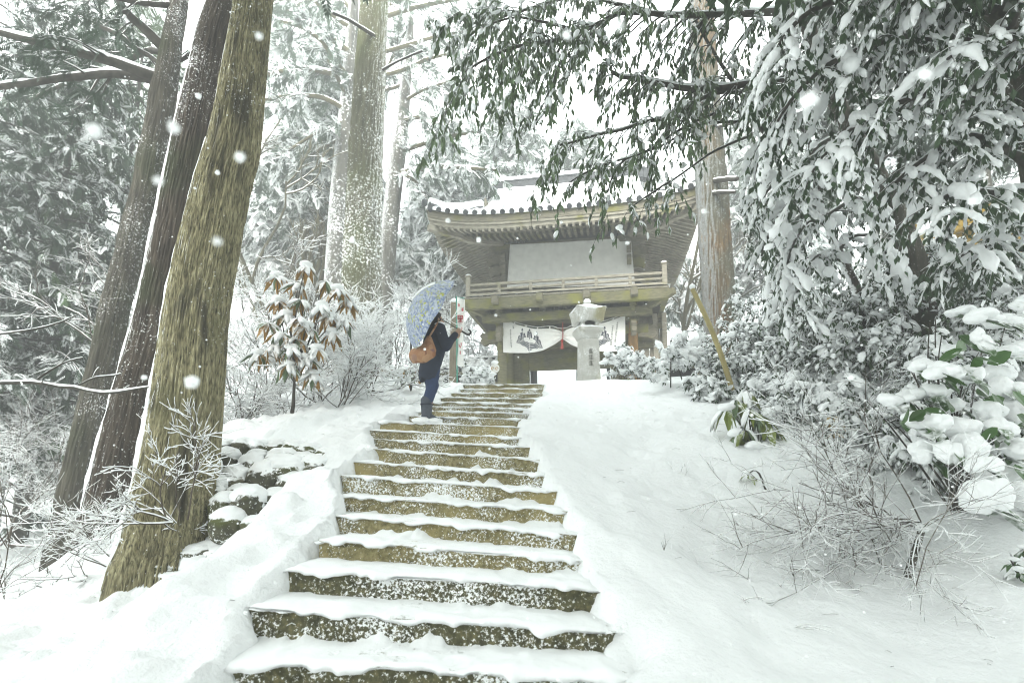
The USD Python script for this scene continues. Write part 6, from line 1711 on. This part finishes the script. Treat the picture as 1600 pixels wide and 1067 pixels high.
# the bush that sweeps over the snow on the right
t_ = bush('wide leafless bush sweeping low over the snow beside the broken stick', 1425, 815, 4.35, 20, (-1.0, -0.30, 0.16), 0.36, 1.5, 0.0095, 71, levels=3, kids=5, snow=0.72, shrink=0.55, smin=0.0026, up=-0.1)
bush('leafless bush of upright stems above the sweeping one', 1345, 790, 4.8, 9, (-0.55, -0.1, 0.75), 0.4, 0.95, 0.008, 72, levels=2, kids=4, snow=1.1)
bush('thin wiry twigs trailing on the snow under the broken stick', 1420, 890, 3.85, 5, (-0.5, -0.6, 0.05), 0.5, 0.55, 0.005, 73, levels=2, kids=3, snow=0.0, up=-0.3)
bs = thing('broken_stick', 'short thick broken stick leaning out of the snow below the sweeping bush', 'stick', at(1416, 912, 3.8))
k0, k1 = at(1414, 915, 3.8), at(1440, 828, 4.0)
stk = obj('stick', tube(k0 + (k1 - k0) * np.linspace(0, 1, 12)[:, None], 0.027 - 0.004 * np.linspace(0, 1, 12), 12, lambda i, a: 1 + 0.16 * (fbm(np.stack([np.cos(a) * 2 + 0 * i, np.sin(a) * 2 + 0 * i, i * 0.5 + 0 * a], -1), 3, 4) - .5)), B_GREY, bs, smooth=True)
obj('snow_cap', blob(k1 + [0.0, -0.01, 0.015], (0.045, 0.04, 0.03), 4, 2, 0.2), M_SNOW, stk, smooth=True)
# long snowy branches reaching in from the left
t_ = thing('snowy_branch', 'long bare snow-lined branch reaching in from the left edge before the trunks', 'branch', at(-40, 598, 4.6))
lx = limbs(t_, [[(-40, 598, 4.6, 6), (40, 594, 4.6, 6), (110, 603, 4.6, 5), (170, 611, 4.6, 5), (232, 604, 4.6, 3)], [(55, 596, 4.6, 4), (90, 573, 4.65, 3), (130, 558, 4.7, 2)], [(120, 604, 4.6, 3), (150, 590, 4.65, 3), (188, 585, 4.7, 2)], [(-30, 525, 4.8, 4), (40, 517, 4.8, 3), (90, 503, 4.9, 3), (120, 492, 5, 2)]], M_BRANCH)
twigs(t_, side_twigs(lx, np.random.default_rng(3), 3.0, 0.25, 0.1, vert=0.3), M_TWIG, snow=1.4, smin=0.004)
dw = thing('dry_weed', 'small dry weed half buried in the snowfield right of the stairs', 'weed', at(1065, 745, 5.6))
ls = bare(np.random.default_rng(81), at(1066, 750, 5.6), 9, (-0.2, 0, 0.7), 0.6, 0.20, 0.003, 2, 3)
twigs(dw, ls, M_TWIG, 'stems', snow=1.2, smin=0.002)

# debris on the snow, snow heaped against the trunks and the boots
r_ = np.random.default_rng(123); ls = []
for k in range(150):
    x, y = r_.uniform(-3.6, 4.4), r_.uniform(2.3, 8.5)
    if -1.9 < x < 0.75 and r_.random() < 0.8:
        continue
    p = np.array([x, y, gz(x, y) + 0.006]); a = r_.uniform(0, 6.28); l = r_.uniform(0.015, 0.11)
    ls.append((np.array([p, p + [math.cos(a) * l * .5, math.sin(a) * l * .5, 0.008], p + [math.cos(a + .4) * l, math.sin(a + .4) * l, 0.0]]), 0.0022))
obj('fallen_twigs', tubes(ls, 4), M_TWIG, None, kind='stuff', label='tiny fallen twigs and needles scattered on the snow')
for t_, pts in ((T1, [(186, 893, 4.75), (215, 900, 4.65), (245, 900, 4.6), (275, 896, 4.6), (305, 880, 4.65), (330, 862, 4.75), (338, 842, 4.9)]), (T2, [(140, 880, 6.1), (175, 888, 6.0), (215, 880, 6.0)]), (T3, [(60, 945, 7.1), (84, 948, 7.0), (108, 940, 7.1)])):
    mb = MB()
    for k, q in enumerate(pts):
        c = at(*q); c[2] = min(c[2], gz(c[0], c[1]) + 0.02)
        mb.add(*blob(c, (0.16 + 0.06 * (k % 2), 0.14, 0.075 + 0.03 * (k % 3)), k + 40, 3, 0.3))
    obj('heaped_snow', mb.get(), M_SNOW, t_, smooth=True)
# ------------------------------------------------------------------ the person, the umbrella, the bag
import manifold3d as m3
FEET = at(664, 659, 6.95)
AZ = math.radians(28)
Fv, Lv, Uv = np.array([math.cos(AZ), math.sin(AZ), 0]), np.array([-math.sin(AZ), math.cos(AZ), 0]), np.array([0, 0, 1.0])


def J(f, l, u):
    """A point by how far it lies before, left of and above the feet."""
    return FEET + Fv * f + Lv * l + Uv * u


def _ball(c, r):
    v, f = ICO[2]
    return m3.Manifold.hull_points((np.asarray(c) + v * r).astype(np.float64))


def flesh(bones, edge=0.02, smooth=8, flat=None):
    """Bones (p, rp, q, rq) as hulls of two balls, joined and smoothed."""
    out = m3.Manifold()
    for p, rp, q, rq in bones:
        v = ICO[2][0]
        out = out + m3.Manifold.hull_points(np.vstack([np.asarray(p) + v * rp, np.asarray(q) + v * rq]).astype(np.float64))
    m = out.refine_to_length(edge).to_mesh()
    t = trimesh.Trimesh(m.vert_properties[:, :3], m.tri_verts, process=True)
    trimesh.smoothing.filter_taubin(t, lamb=0.5, nu=0.53, iterations=smooth)
    return np.array(t.vertices), np.array(t.faces)


hipc, chest, neck, head = J(0.07, 0, 0.84), J(0.13, 0, 1.17), J(0.14, 0, 1.335), J(0.13, 0, 1.455)
hipL, hipR = hipc + Lv * 0.085, hipc - Lv * 0.085
kneeL, kneeR = J(0.12, 0.10, 0.47), J(0.065, -0.08, 0.46)
ankL, ankR = J(0.06, 0.10, 0.10), J(-0.01, -0.07, 0.08)
shL, shR = J(0.15, 0.165, 1.30), J(0.13, -0.165, 1.29)
grip = at(719, 516, 6.92)
elL, elR = J(0.22, 0.21, 1.04), J(0.20, -0.23, 1.02)
haL = grip + np.array([-0.03, 0.015, -0.055]); haR = grip + np.array([-0.012, -0.015, 0.0])
UA = unit(at(650, 476, 6.95) - at(722, 512, 6.92)); UA = unit(UA + np.array([0, -0.36, 0]))       # the umbrella's axis, from the hand up
UB = grip - UA * 0.02


def hand(wrist, c, side):
    """Palm at the shaft and four fingers and a thumb closed round it."""
    ax = UA; to = unit(c - wrist); to = unit(to - ax * (to @ ax)); ac = np.cross(ax, to) * side
    b = [(wrist, 0.026, c - to * 0.045, 0.024)]
    pc = c - to * 0.030
    for k in range(4):
        o = ax * (0.026 - 0.0175 * k); L = (0.030, 0.034, 0.031, 0.025)[k]; r = (0.0085, 0.009, 0.0085, 0.0075)[k]
        p0 = pc + o - ac * 0.012
        p1 = p0 - ac * 0.012 + to * L * 0.85
        p2 = p1 + to * 0.020 + ac * 0.020
        p3 = p2 + ac * 0.020 - to * 0.014
        b += [(c - to * 0.045 + o * 0.7, 0.016, p0, 0.012), (p0, r * 1.1, p1, r), (p1, r, p2, r * 0.95), (p2, r * 0.95, p3, r * 0.8)]
    q0 = c - to * 0.045 + ac * 0.018 + ax * 0.012
    q1 = q0 + ac * 0.016 + to * 0.024 + ax * 0.012; q2 = q1 + to * 0.026 - ac * 0.006 + ax * 0.004
    b += [(q0, 0.013, q1, 0.0105), (q1, 0.0105, q2, 0.009)]
    return b


wrR, wrL = haR - unit(haR - elR) * 0.075, haL - unit(haL - elL) * 0.075
M_SKIN = plain('skin', (0.42, 0.27, 0.19), vary=0.06, rough=0.5)
M_COAT = plain('navy_coat', (0.020, 0.027, 0.045), vary=0.2, sc=60, rough=0.9)
M_JEAN = plain('blue_jeans', (0.028, 0.048, 0.105), vary=0.25, sc=50, rough=0.9)
M_BOOT = plain('grey_boot', (0.060, 0.070, 0.088), vary=0.25, sc=30, rough=0.7)
M_HAIR = plain('dark_hair', (0.018, 0.014, 0.011), vary=0.3, sc=60)
per = thing('person', 'person in a dark navy coat, blue jeans and grey boots standing under an umbrella', 'person', FEET)
per_bones = [(hipc, 0.12, chest, 0.13), (chest, 0.13, neck - Uv * 0.03, 0.075), (neck - Uv * 0.06, 0.052, head - Uv * 0.04, 0.05), (shL, 0.058, shR, 0.058), (hipL, 0.085, kneeL, 0.056), (kneeL, 0.056, ankL, 0.040), (hipR, 0.085, kneeR, 0.056), (kneeR, 0.056, ankR, 0.040),
             (ankL, 0.038, ankL + Fv * 0.13 - Uv * 0.05, 0.030), (ankR, 0.038, ankR + Fv * 0.13 - Uv * 0.045, 0.030), (shL, 0.05, elL, 0.042), (elL, 0.040, wrL, 0.027), (shR, 0.05, elR, 0.042), (elR, 0.040, wrR, 0.027),
             (head - Uv * 0.0, 0.088, head + Uv * 0.03 - Fv * 0.025, 0.090), (head + Fv * 0.03 - Uv * 0.06, 0.055, head + Fv * 0.045 - Uv * 0.085, 0.038),
             (head + Fv * 0.085 + Uv * 0.005, 0.010, head + Fv * 0.108 - Uv * 0.022, 0.012), (head + Fv * 0.085 - Uv * 0.050, 0.016, head + Fv * 0.088 - Uv * 0.056, 0.014),
             (head + Lv * 0.085, 0.020, head + Lv * 0.09 - Uv * 0.03, 0.014), (head - Lv * 0.085, 0.020, head - Lv * 0.09 - Uv * 0.03, 0.014)]
body = obj('body', flesh(per_bones + hand(wrR, haR, 1) + hand(wrL, haL, -1), edge=0.008, smooth=4), M_SKIN, per, smooth=True)
for s in (-1, 1):
    obj('eye', blob(head + Fv * 0.083 + Lv * s * 0.033 + Uv * 0.008, (0.011, 0.011, 0.008), 1, 1, 0), M_HAIR, per)
obj('mouth', tube([head + Fv * 0.093 + Lv * q - Uv * (0.052 + 0.4 * q * q * 10) for q in (-0.022, 0, 0.022)], 0.0045, 6), plain('lips', (0.32, 0.13, 0.11)), per)
hv, hf = ICO[3]
hh = head + hv * np.array([0.102, 0.102, 0.108]) + Uv * 0.018 - Fv * 0.018
keep = ~(((hh - head) @ Fv > 0.045) & ((hh - head) @ Uv < 0.065))
cut = keep[hf].all(1)
hv2 = hh.copy(); low = ((hh - head) @ Fv < 0.0) & ((hh - head) @ Uv < 0); hv2[low] += -Uv * 0.07 * np.clip(-((hh[low] - head) @ Uv) / 0.09, 0, 1)[:, None]
obj('hair', (hv2, hf[cut]), M_HAIR, per, smooth=True)
coat_b = [(hipc + Uv * 0.02, 0.155, chest, 0.168), (chest, 0.165, chest + Uv * 0.08, 0.135), (shL, 0.078, shR, 0.078), (chest + Uv * 0.08, 0.13, neck - Uv * 0.03, 0.075), (neck - Uv * 0.04, 0.078, neck + Uv * 0.02, 0.070),
          (hipL + Lv * .01, 0.125, J(0.05, 0.085, 0.66), 0.130), (hipR, 0.125, J(0.0, -0.085, 0.66), 0.130), (J(0.05, 0.085, 0.66), 0.12, J(0.0, -0.085, 0.66), 0.12),
          (shL, 0.075, elL, 0.062), (elL, 0.062, wrL - unit(haL - elL) * 0.02, 0.045), (shR, 0.078, elR, 0.064), (elR, 0.064, wrR - unit(haR - elR) * 0.02, 0.046)]
cv, cf = flesh(coat_b, edge=0.018, smooth=8)
cv = cv + (fbm(cv * np.array([9, 9, 5]), 3, 3)[:, None] - 0.5) * 0.035 * unit(cv - chest)
# the hem: cut off level
zc = FEET[2] + 0.575
cv[:, 2] = np.where(cv[:, 2] < zc + 0.01, zc + 0.012 * np.sin(cv[:, 0] * 40), cv[:, 2])
obj('coat', (cv, cf), M_COAT, per, smooth=True)
jv, jf = flesh([(hipc, 0.125, hipc - Uv * .05, 0.13), (hipL, 0.105, kneeL, 0.078), (kneeL, 0.076, ankL + Uv * .16, 0.066), (hipR, 0.105, kneeR, 0.080), (kneeR, 0.078, ankR + Uv * .16, 0.068)], edge=0.016, smooth=6)
jv = jv + (fbm(jv * np.array([8, 8, 16]), 3, 5)[:, None] - 0.5) * 0.03 * unit(jv - J(0.06, 0, .5))
obj('jeans', (jv, jf), M_JEAN, per, smooth=True)
for a_ in (ankL, ankR):
    toe = a_ + Fv * 0.15 - Uv * 0.055; heel = a_ - Fv * 0.035 - Uv * 0.055
    bv, bf = flesh([(a_ + Uv * 0.20, 0.078, a_, 0.062), (a_, 0.060, heel, 0.040), (heel, 0.040, toe, 0.042), (a_, 0.058, toe - Fv * .02, 0.042)], edge=0.014, smooth=5)
    bo = obj('boot', (bv, bf), M_BOOT, per, smooth=True)
    obj('boot_strap', tube([a_ + Uv * 0.15 + Fv * 0.079 * math.cos(q) + Lv * 0.079 * math.sin(q) for q in np.linspace(0, 2 * np.pi, 20)], 0.008, 6), M_COAT, bo)

mb = MB()
for k, a_ in enumerate((ankL, ankR, ankR)):
    mb.add(*blob(a_ + Fv * (0.10 - 0.16 * (k == 2)) - Uv * 0.075, (0.13, 0.11, 0.05), k + 3, 2, 0.3))
obj('snow_on_boots', mb.get(), M_SNOW, per, smooth=True)
obj('snow_on_shoulder', blob(shR + Uv * 0.062 + Fv * 0.0, (0.07, 0.055, 0.022), 3, 2, 0.4), M_SNOW, per, smooth=True)
# umbrella
R_, D_ = 0.55, 0.36
apex = grip + UA * 0.755
ca = apex - UA * D_
e1 = unit(np.cross(UA, [0, 1.0, 0])); e2 = np.cross(UA, e1)
um = thing('umbrella', 'blue-grey umbrella with a yellow-green flower pattern resting behind the head of the person', 'umbrella', grip)
M_UMB = mat('umbrella_cloth', {
    'g': ('geometry', {}), 'v1': ('voronoi_texture', {'scale': 14.0, 'randomness': 1.0}), 'v2': ('voronoi_texture', {'scale': 34.0}), 'n': ('noise_texture', {'scale': 7.0, 'detail': 3.0}),
    'r0': ('rgb_ramp', {'ramp': [(0.25, (0.13, 0.18, 0.35)), (0.45, (0.29, 0.35, 0.50)), (0.62, (0.56, 0.61, 0.66))]}), 'nf': ('noise_texture', {'scale': 36.0, 'detail': 2.0}),
    'a': ('math', {'math_type': 'less_than', 'value2': 0.50}), 'b': ('math', {'math_type': 'greater_than', 'value2': 0.47}), 'm': ('math', {'math_type': 'multiply'}), 'c': ('math', {'math_type': 'less_than', 'value2': 0.45}), 'm2': ('math', {'math_type': 'multiply'}),
    'mx': ('mix_color', {'b': (0.50, 0.52, 0.06)}), 'p': ('principled_bsdf', {'roughness': 0.6}), 'tr': ('translucent_bsdf', {}), 'mix': ('mix_closure', {'fac': 0.2})},
    [('g.position', 'v1.vector'), ('g.position', 'v2.vector'), ('g.position', 'n.vector'), ('g.position', 'nf.vector'), ('nf.fac', 'r0.fac'), ('v1.distance', 'a.value1'), ('n.fac', 'b.value1'), ('a.value', 'm.value1'), ('b.value', 'm.value2'),
     ('v2.distance', 'c.value1'), ('m.value', 'm2.value1'), ('c.value', 'm2.value2'), ('m2.value', 'mx.fac'), ('r0.color', 'mx.a'), ('mx.result', 'p.base_color'), ('mx.result', 'tr.color'), ('p.BSDF', 'mix.closure1'), ('tr.BSDF', 'mix.closure2')], surface='mix.closure')
M_METAL = plain('dark_rib', (0.03, 0.03, 0.03), rough=0.4)
th = math.radians(68)


def dome_pt(s, ph, inner=0.0):
    k = ph * 8 / (2 * np.pi); fr = np.abs(k - np.round(k)) * 2
    sag = 1 - 0.045 * s * fr ** 1.5
    r = R_ * np.sin(s * th) / math.sin(th) * sag - inner
    h = D_ * (np.cos(s * th) - math.cos(th)) / (1 - math.cos(th)) + 0.02 * s * s * fr - inner
    return ca + r[..., None] * (np.cos(ph)[..., None] * e1 + np.sin(ph)[..., None] * e2) + h[..., None] * UA


for k in range(8):
    S, P_ = np.meshgrid(np.linspace(0.0, 1.0, 18), np.linspace((k - 0.5) * np.pi / 4 + np.pi / 8, (k + 0.5) * np.pi / 4 + np.pi / 8, 13), indexing='ij')
    v, f = grid(dome_pt(S, P_)); v2, _ = grid(dome_pt(S, P_, 0.004))
    obj('canopy_panel', (np.vstack([v, v2]), np.vstack([f, f[:, ::-1] + len(v)])), M_UMB, um, smooth=True)
    ph = np.full(12, k * np.pi / 4); s = np.linspace(0.02, 1.02, 12)
    rb = obj('rib', tube(dome_pt(s, ph, 0.008), 0.004, 6), M_METAL, um)
    obj('rib_tip', blob(dome_pt(np.array([1.03]), ph[:1])[0], (0.009, 0.009, 0.009), 1, 1, 0), M_METAL, rb)
    a_ = dome_pt(np.array([0.5]), ph[:1], 0.01)[0]
    obj('stretcher', tube([a_, ca + UA * 0.02], 0.003, 5), M_METAL, um)
S, P_ = np.meshgrid(np.linspace(0.0, 0.62, 14), np.linspace(-0.9, 0.9, 16), indexing='ij')
up_ph = math.atan2(e2[2], e1[2])
pz = dome_pt(S, P_ + up_ph, -0.004); kz = np.clip(1 - (S / 0.62) ** 2, 0, 1) * np.clip(1 - (P_ / 0.9) ** 2, 0, 1) * (0.3 + 1.2 * fbm(pz * 9, 3, 4))
v, f = grid(pz + UA * (0.018 * kz)[..., None]); v2, _ = grid(pz - UA * 0.004)
obj('snow', (np.vstack([v, v2]), np.vstack([f, f[:, ::-1] + len(v)])), M_SNOW, um, smooth=True)
obj('ferrule', tube([apex, apex + UA * 0.06], [0.010, 0.004], 8), M_METAL, um)
obj('shaft', tube([apex, ca, UB], 0.006, 8), M_METAL, um)
hk = [UB - UA * (0.0 + 0.09 * q) for q in (0, .5, 1)]
side = unit(np.cross(UA, [0, 1, 0])); side = side if side[2] > 0 else -side
for q in np.linspace(0, 1.15 * np.pi, 10)[1:]:
    hk.append(UB - UA * (0.09 + 0.035 * math.sin(q)) + side * 0.035 * (1 - math.cos(q)))
obj('handle', tube(hk, 0.013, 10), M_METAL, um, smooth=True)

# shoulder bag
M_BAG = mat('paisley_bag', {'g': ('geometry', {}), 'v': ('voronoi_texture', {'scale': 16.0}), 'n': ('noise_texture', {'scale': 30.0, 'detail': 3.0, 'distortion': 1.5}), 'r': ('rgb_ramp', {'ramp': [(0.3, (0.13, 0.045, 0.025)), (0.45, (0.30, 0.135, 0.06)), (0.58, (0.40, 0.25, 0.14)), (0.72, (0.20, 0.10, 0.09))]}), 'p': ('principled_bsdf', {'roughness': 0.8})},
            [('g.position', 'v.vector'), ('v.position', 'n.vector'), ('n.fac', 'r.fac'), ('r.color', 'p.base_color')])
bc_ = at(661, 549, 6.78)
bag = thing('shoulder_bag', 'orange-brown patterned cloth bag slung at the back of the person', 'bag', bc_)
out_ = np.array([(-0.165, -0.10), (-0.13, -0.15), (0.06, -0.14), (0.155, -0.06), (0.165, 0.02), (0.10, 0.19), (0.06, 0.20), (-0.02, 0.06), (-0.15, 0.02), (-0.18, -0.04)])
pg = sg.Polygon(out_).buffer(0.015).segmentize(0.03)
pv, pf = trimesh.creation.triangulate_polygon(pg, engine='earcut')
mt = trimesh.Trimesh(np.column_stack([pv, 0 * pv[:, 0]]), pf, process=True).subdivide().subdivide().subdivide()
pv = np.array(mt.vertices); dist = np.array([pg.exterior.distance(sg.Point(*q[:2])) for q in pv])
th_ = 0.075 * np.sqrt(np.clip(dist / 0.09, 0, 1)) + 0.01 * (fbm(np.column_stack([pv[:, :2] * 14, 0 * pv[:, 0]]), 2, 3) - .5)
fr_ = np.column_stack([pv[:, 0], -th_, pv[:, 1]]); bk_ = np.column_stack([pv[:, 0], th_ * 0.6, pv[:, 1]])
Mf = np.array(mt.faces)
obj('bag_body', (np.vstack([fr_, bk_]) + bc_, np.vstack([Mf, Mf[:, ::-1] + len(pv)])), M_BAG, bag, smooth=True)
stp = [bc_ + [0.08, -0.01, 0.20], shR + [-0.06, -0.09, -0.02], shR + Uv * 0.085 - Fv * 0.01, shR + Fv * 0.085 + [0.0, -0.03, -0.03], chest + Fv * 0.17 - Uv * 0.02]
obj('strap', tube(spline(np.array(stp), 24), 0.014, 8), M_BAG, bag, smooth=True)
# ------------------------------------------------------------------ haze and falling snow
HAZE = 0.0105
hz = trimesh.creation.box(bounds=[[-40, -20, -9], [40, 64, 20.2]])
M_HAZE = mat('haze', {'v': ('principled_volume', {'color': (0.985, 0.995, 0.995), 'density': HAZE, 'anisotropy': 0.0})}, [], surface=None, volume='v.volume')
obj('haze', (np.array(hz.vertices), np.array(hz.faces)), M_HAZE, kind='stuff', label='pale snowy air')
M_FLAKE = plain('snowflake', (0.9, 0.91, 0.91), vary=0.02)
FLK = [(147, 205, 14), (272, 200, 11), (247, 282, 9), (375, 245, 10), (340, 270, 5), (340, 377, 9), (300, 597, 14), (1265, 157, 17), (1447, 117, 12), (1032, 170, 10), (967, 40, 10), (885, 55, 8), (405, 57, 7), (430, 85, 9), (550, 375, 6), (748, 375, 5),
       (787, 322, 5), (865, 310, 4), (310, 150, 6), (225, 590, 6), (1520, 315, 8), (700, 345, 5), (980, 380, 4), (1180, 480, 6), (1100, 330, 5), (395, 690, 10), (612, 210, 5), (1330, 590, 6), (960, 250, 5), (505, 250, 5)]
FLL = ['far left, before the dark conifers', 'second from the left, touching the curved dark trunk', 'below the one touching the curved dark trunk', 'large, on the yellowish bark of the thickest cedar', 'small, left half of the thickest cedar', 'lower down on the thickest cedar', 'lowest of all, over the foot of the thickest cedar', 'biggest of all, before the snow-laden evergreen', 'before the dark upper right canopy', 'before the orange-brown cedar top', 'over the topmost hanging limb', 'left part of the topmost hanging limb', 'near the top of the thickest cedar', 'pale, just right of the thickest cedar top', 'left of the olive-grey cedar', 'over the left half of the white sheet', 'over the middle of the roof eave', 'over the roof eave, right of the middle', 'near the top of the dark red-brown cedar', 'beside the lower dark red-brown trunk', 'before the laden evergreen, right side', 'over the left rafters of the gate', 'over the white sheet, right half', 'just left of the bamboo pole top', 'over the right rafters of the gate', 'before the boulder wall', 'between the olive-grey cedar and the misty cedar', 'before the shrubs of the right bank', 'over the snowy gate roof', 'over the lower olive-grey cedar']
rf_ = np.random.default_rng(91)
for i, (px, py, r) in enumerate(FLK):
    Y = 0.36 + 0.4 * rf_.random() + (0.9 if r < 7 else 0)
    c = at(px, py, Y); R = r / pxs(Y, c[2]) * 0.72
    obj('snowflake', blob(c, (R, R * rf_.uniform(0.75, 1), R * rf_.uniform(0.8, 1.1)), i, 2, 0.5, 2.2), M_FLAKE, smooth=True, label='white falling snowflake ' + FLL[i], cat='snowflake', group='large falling snowflakes')
n_ = 1500
Y = rf_.uniform(1.6, 10.0, n_); U_ = rf_.uniform(-0.1, 1.1, n_) * 1600; V_ = rf_.uniform(-0.1, 1.0, n_) * 1067
C = np.array([at(u, v, y) for u, v, y in zip(U_, V_, Y)])
S = rf_.uniform(0.0025, 0.0065, n_)
C = C[C[:, 2] > 0.3]
obj('falling_snow', stamp(ICO[0][0], ICO[0][1], C, np.tile(np.eye(3), (len(C), 1, 1)), S[:len(C)]), M_FLAKE, smooth=True, kind='stuff', label='fine snowflakes falling through the air')
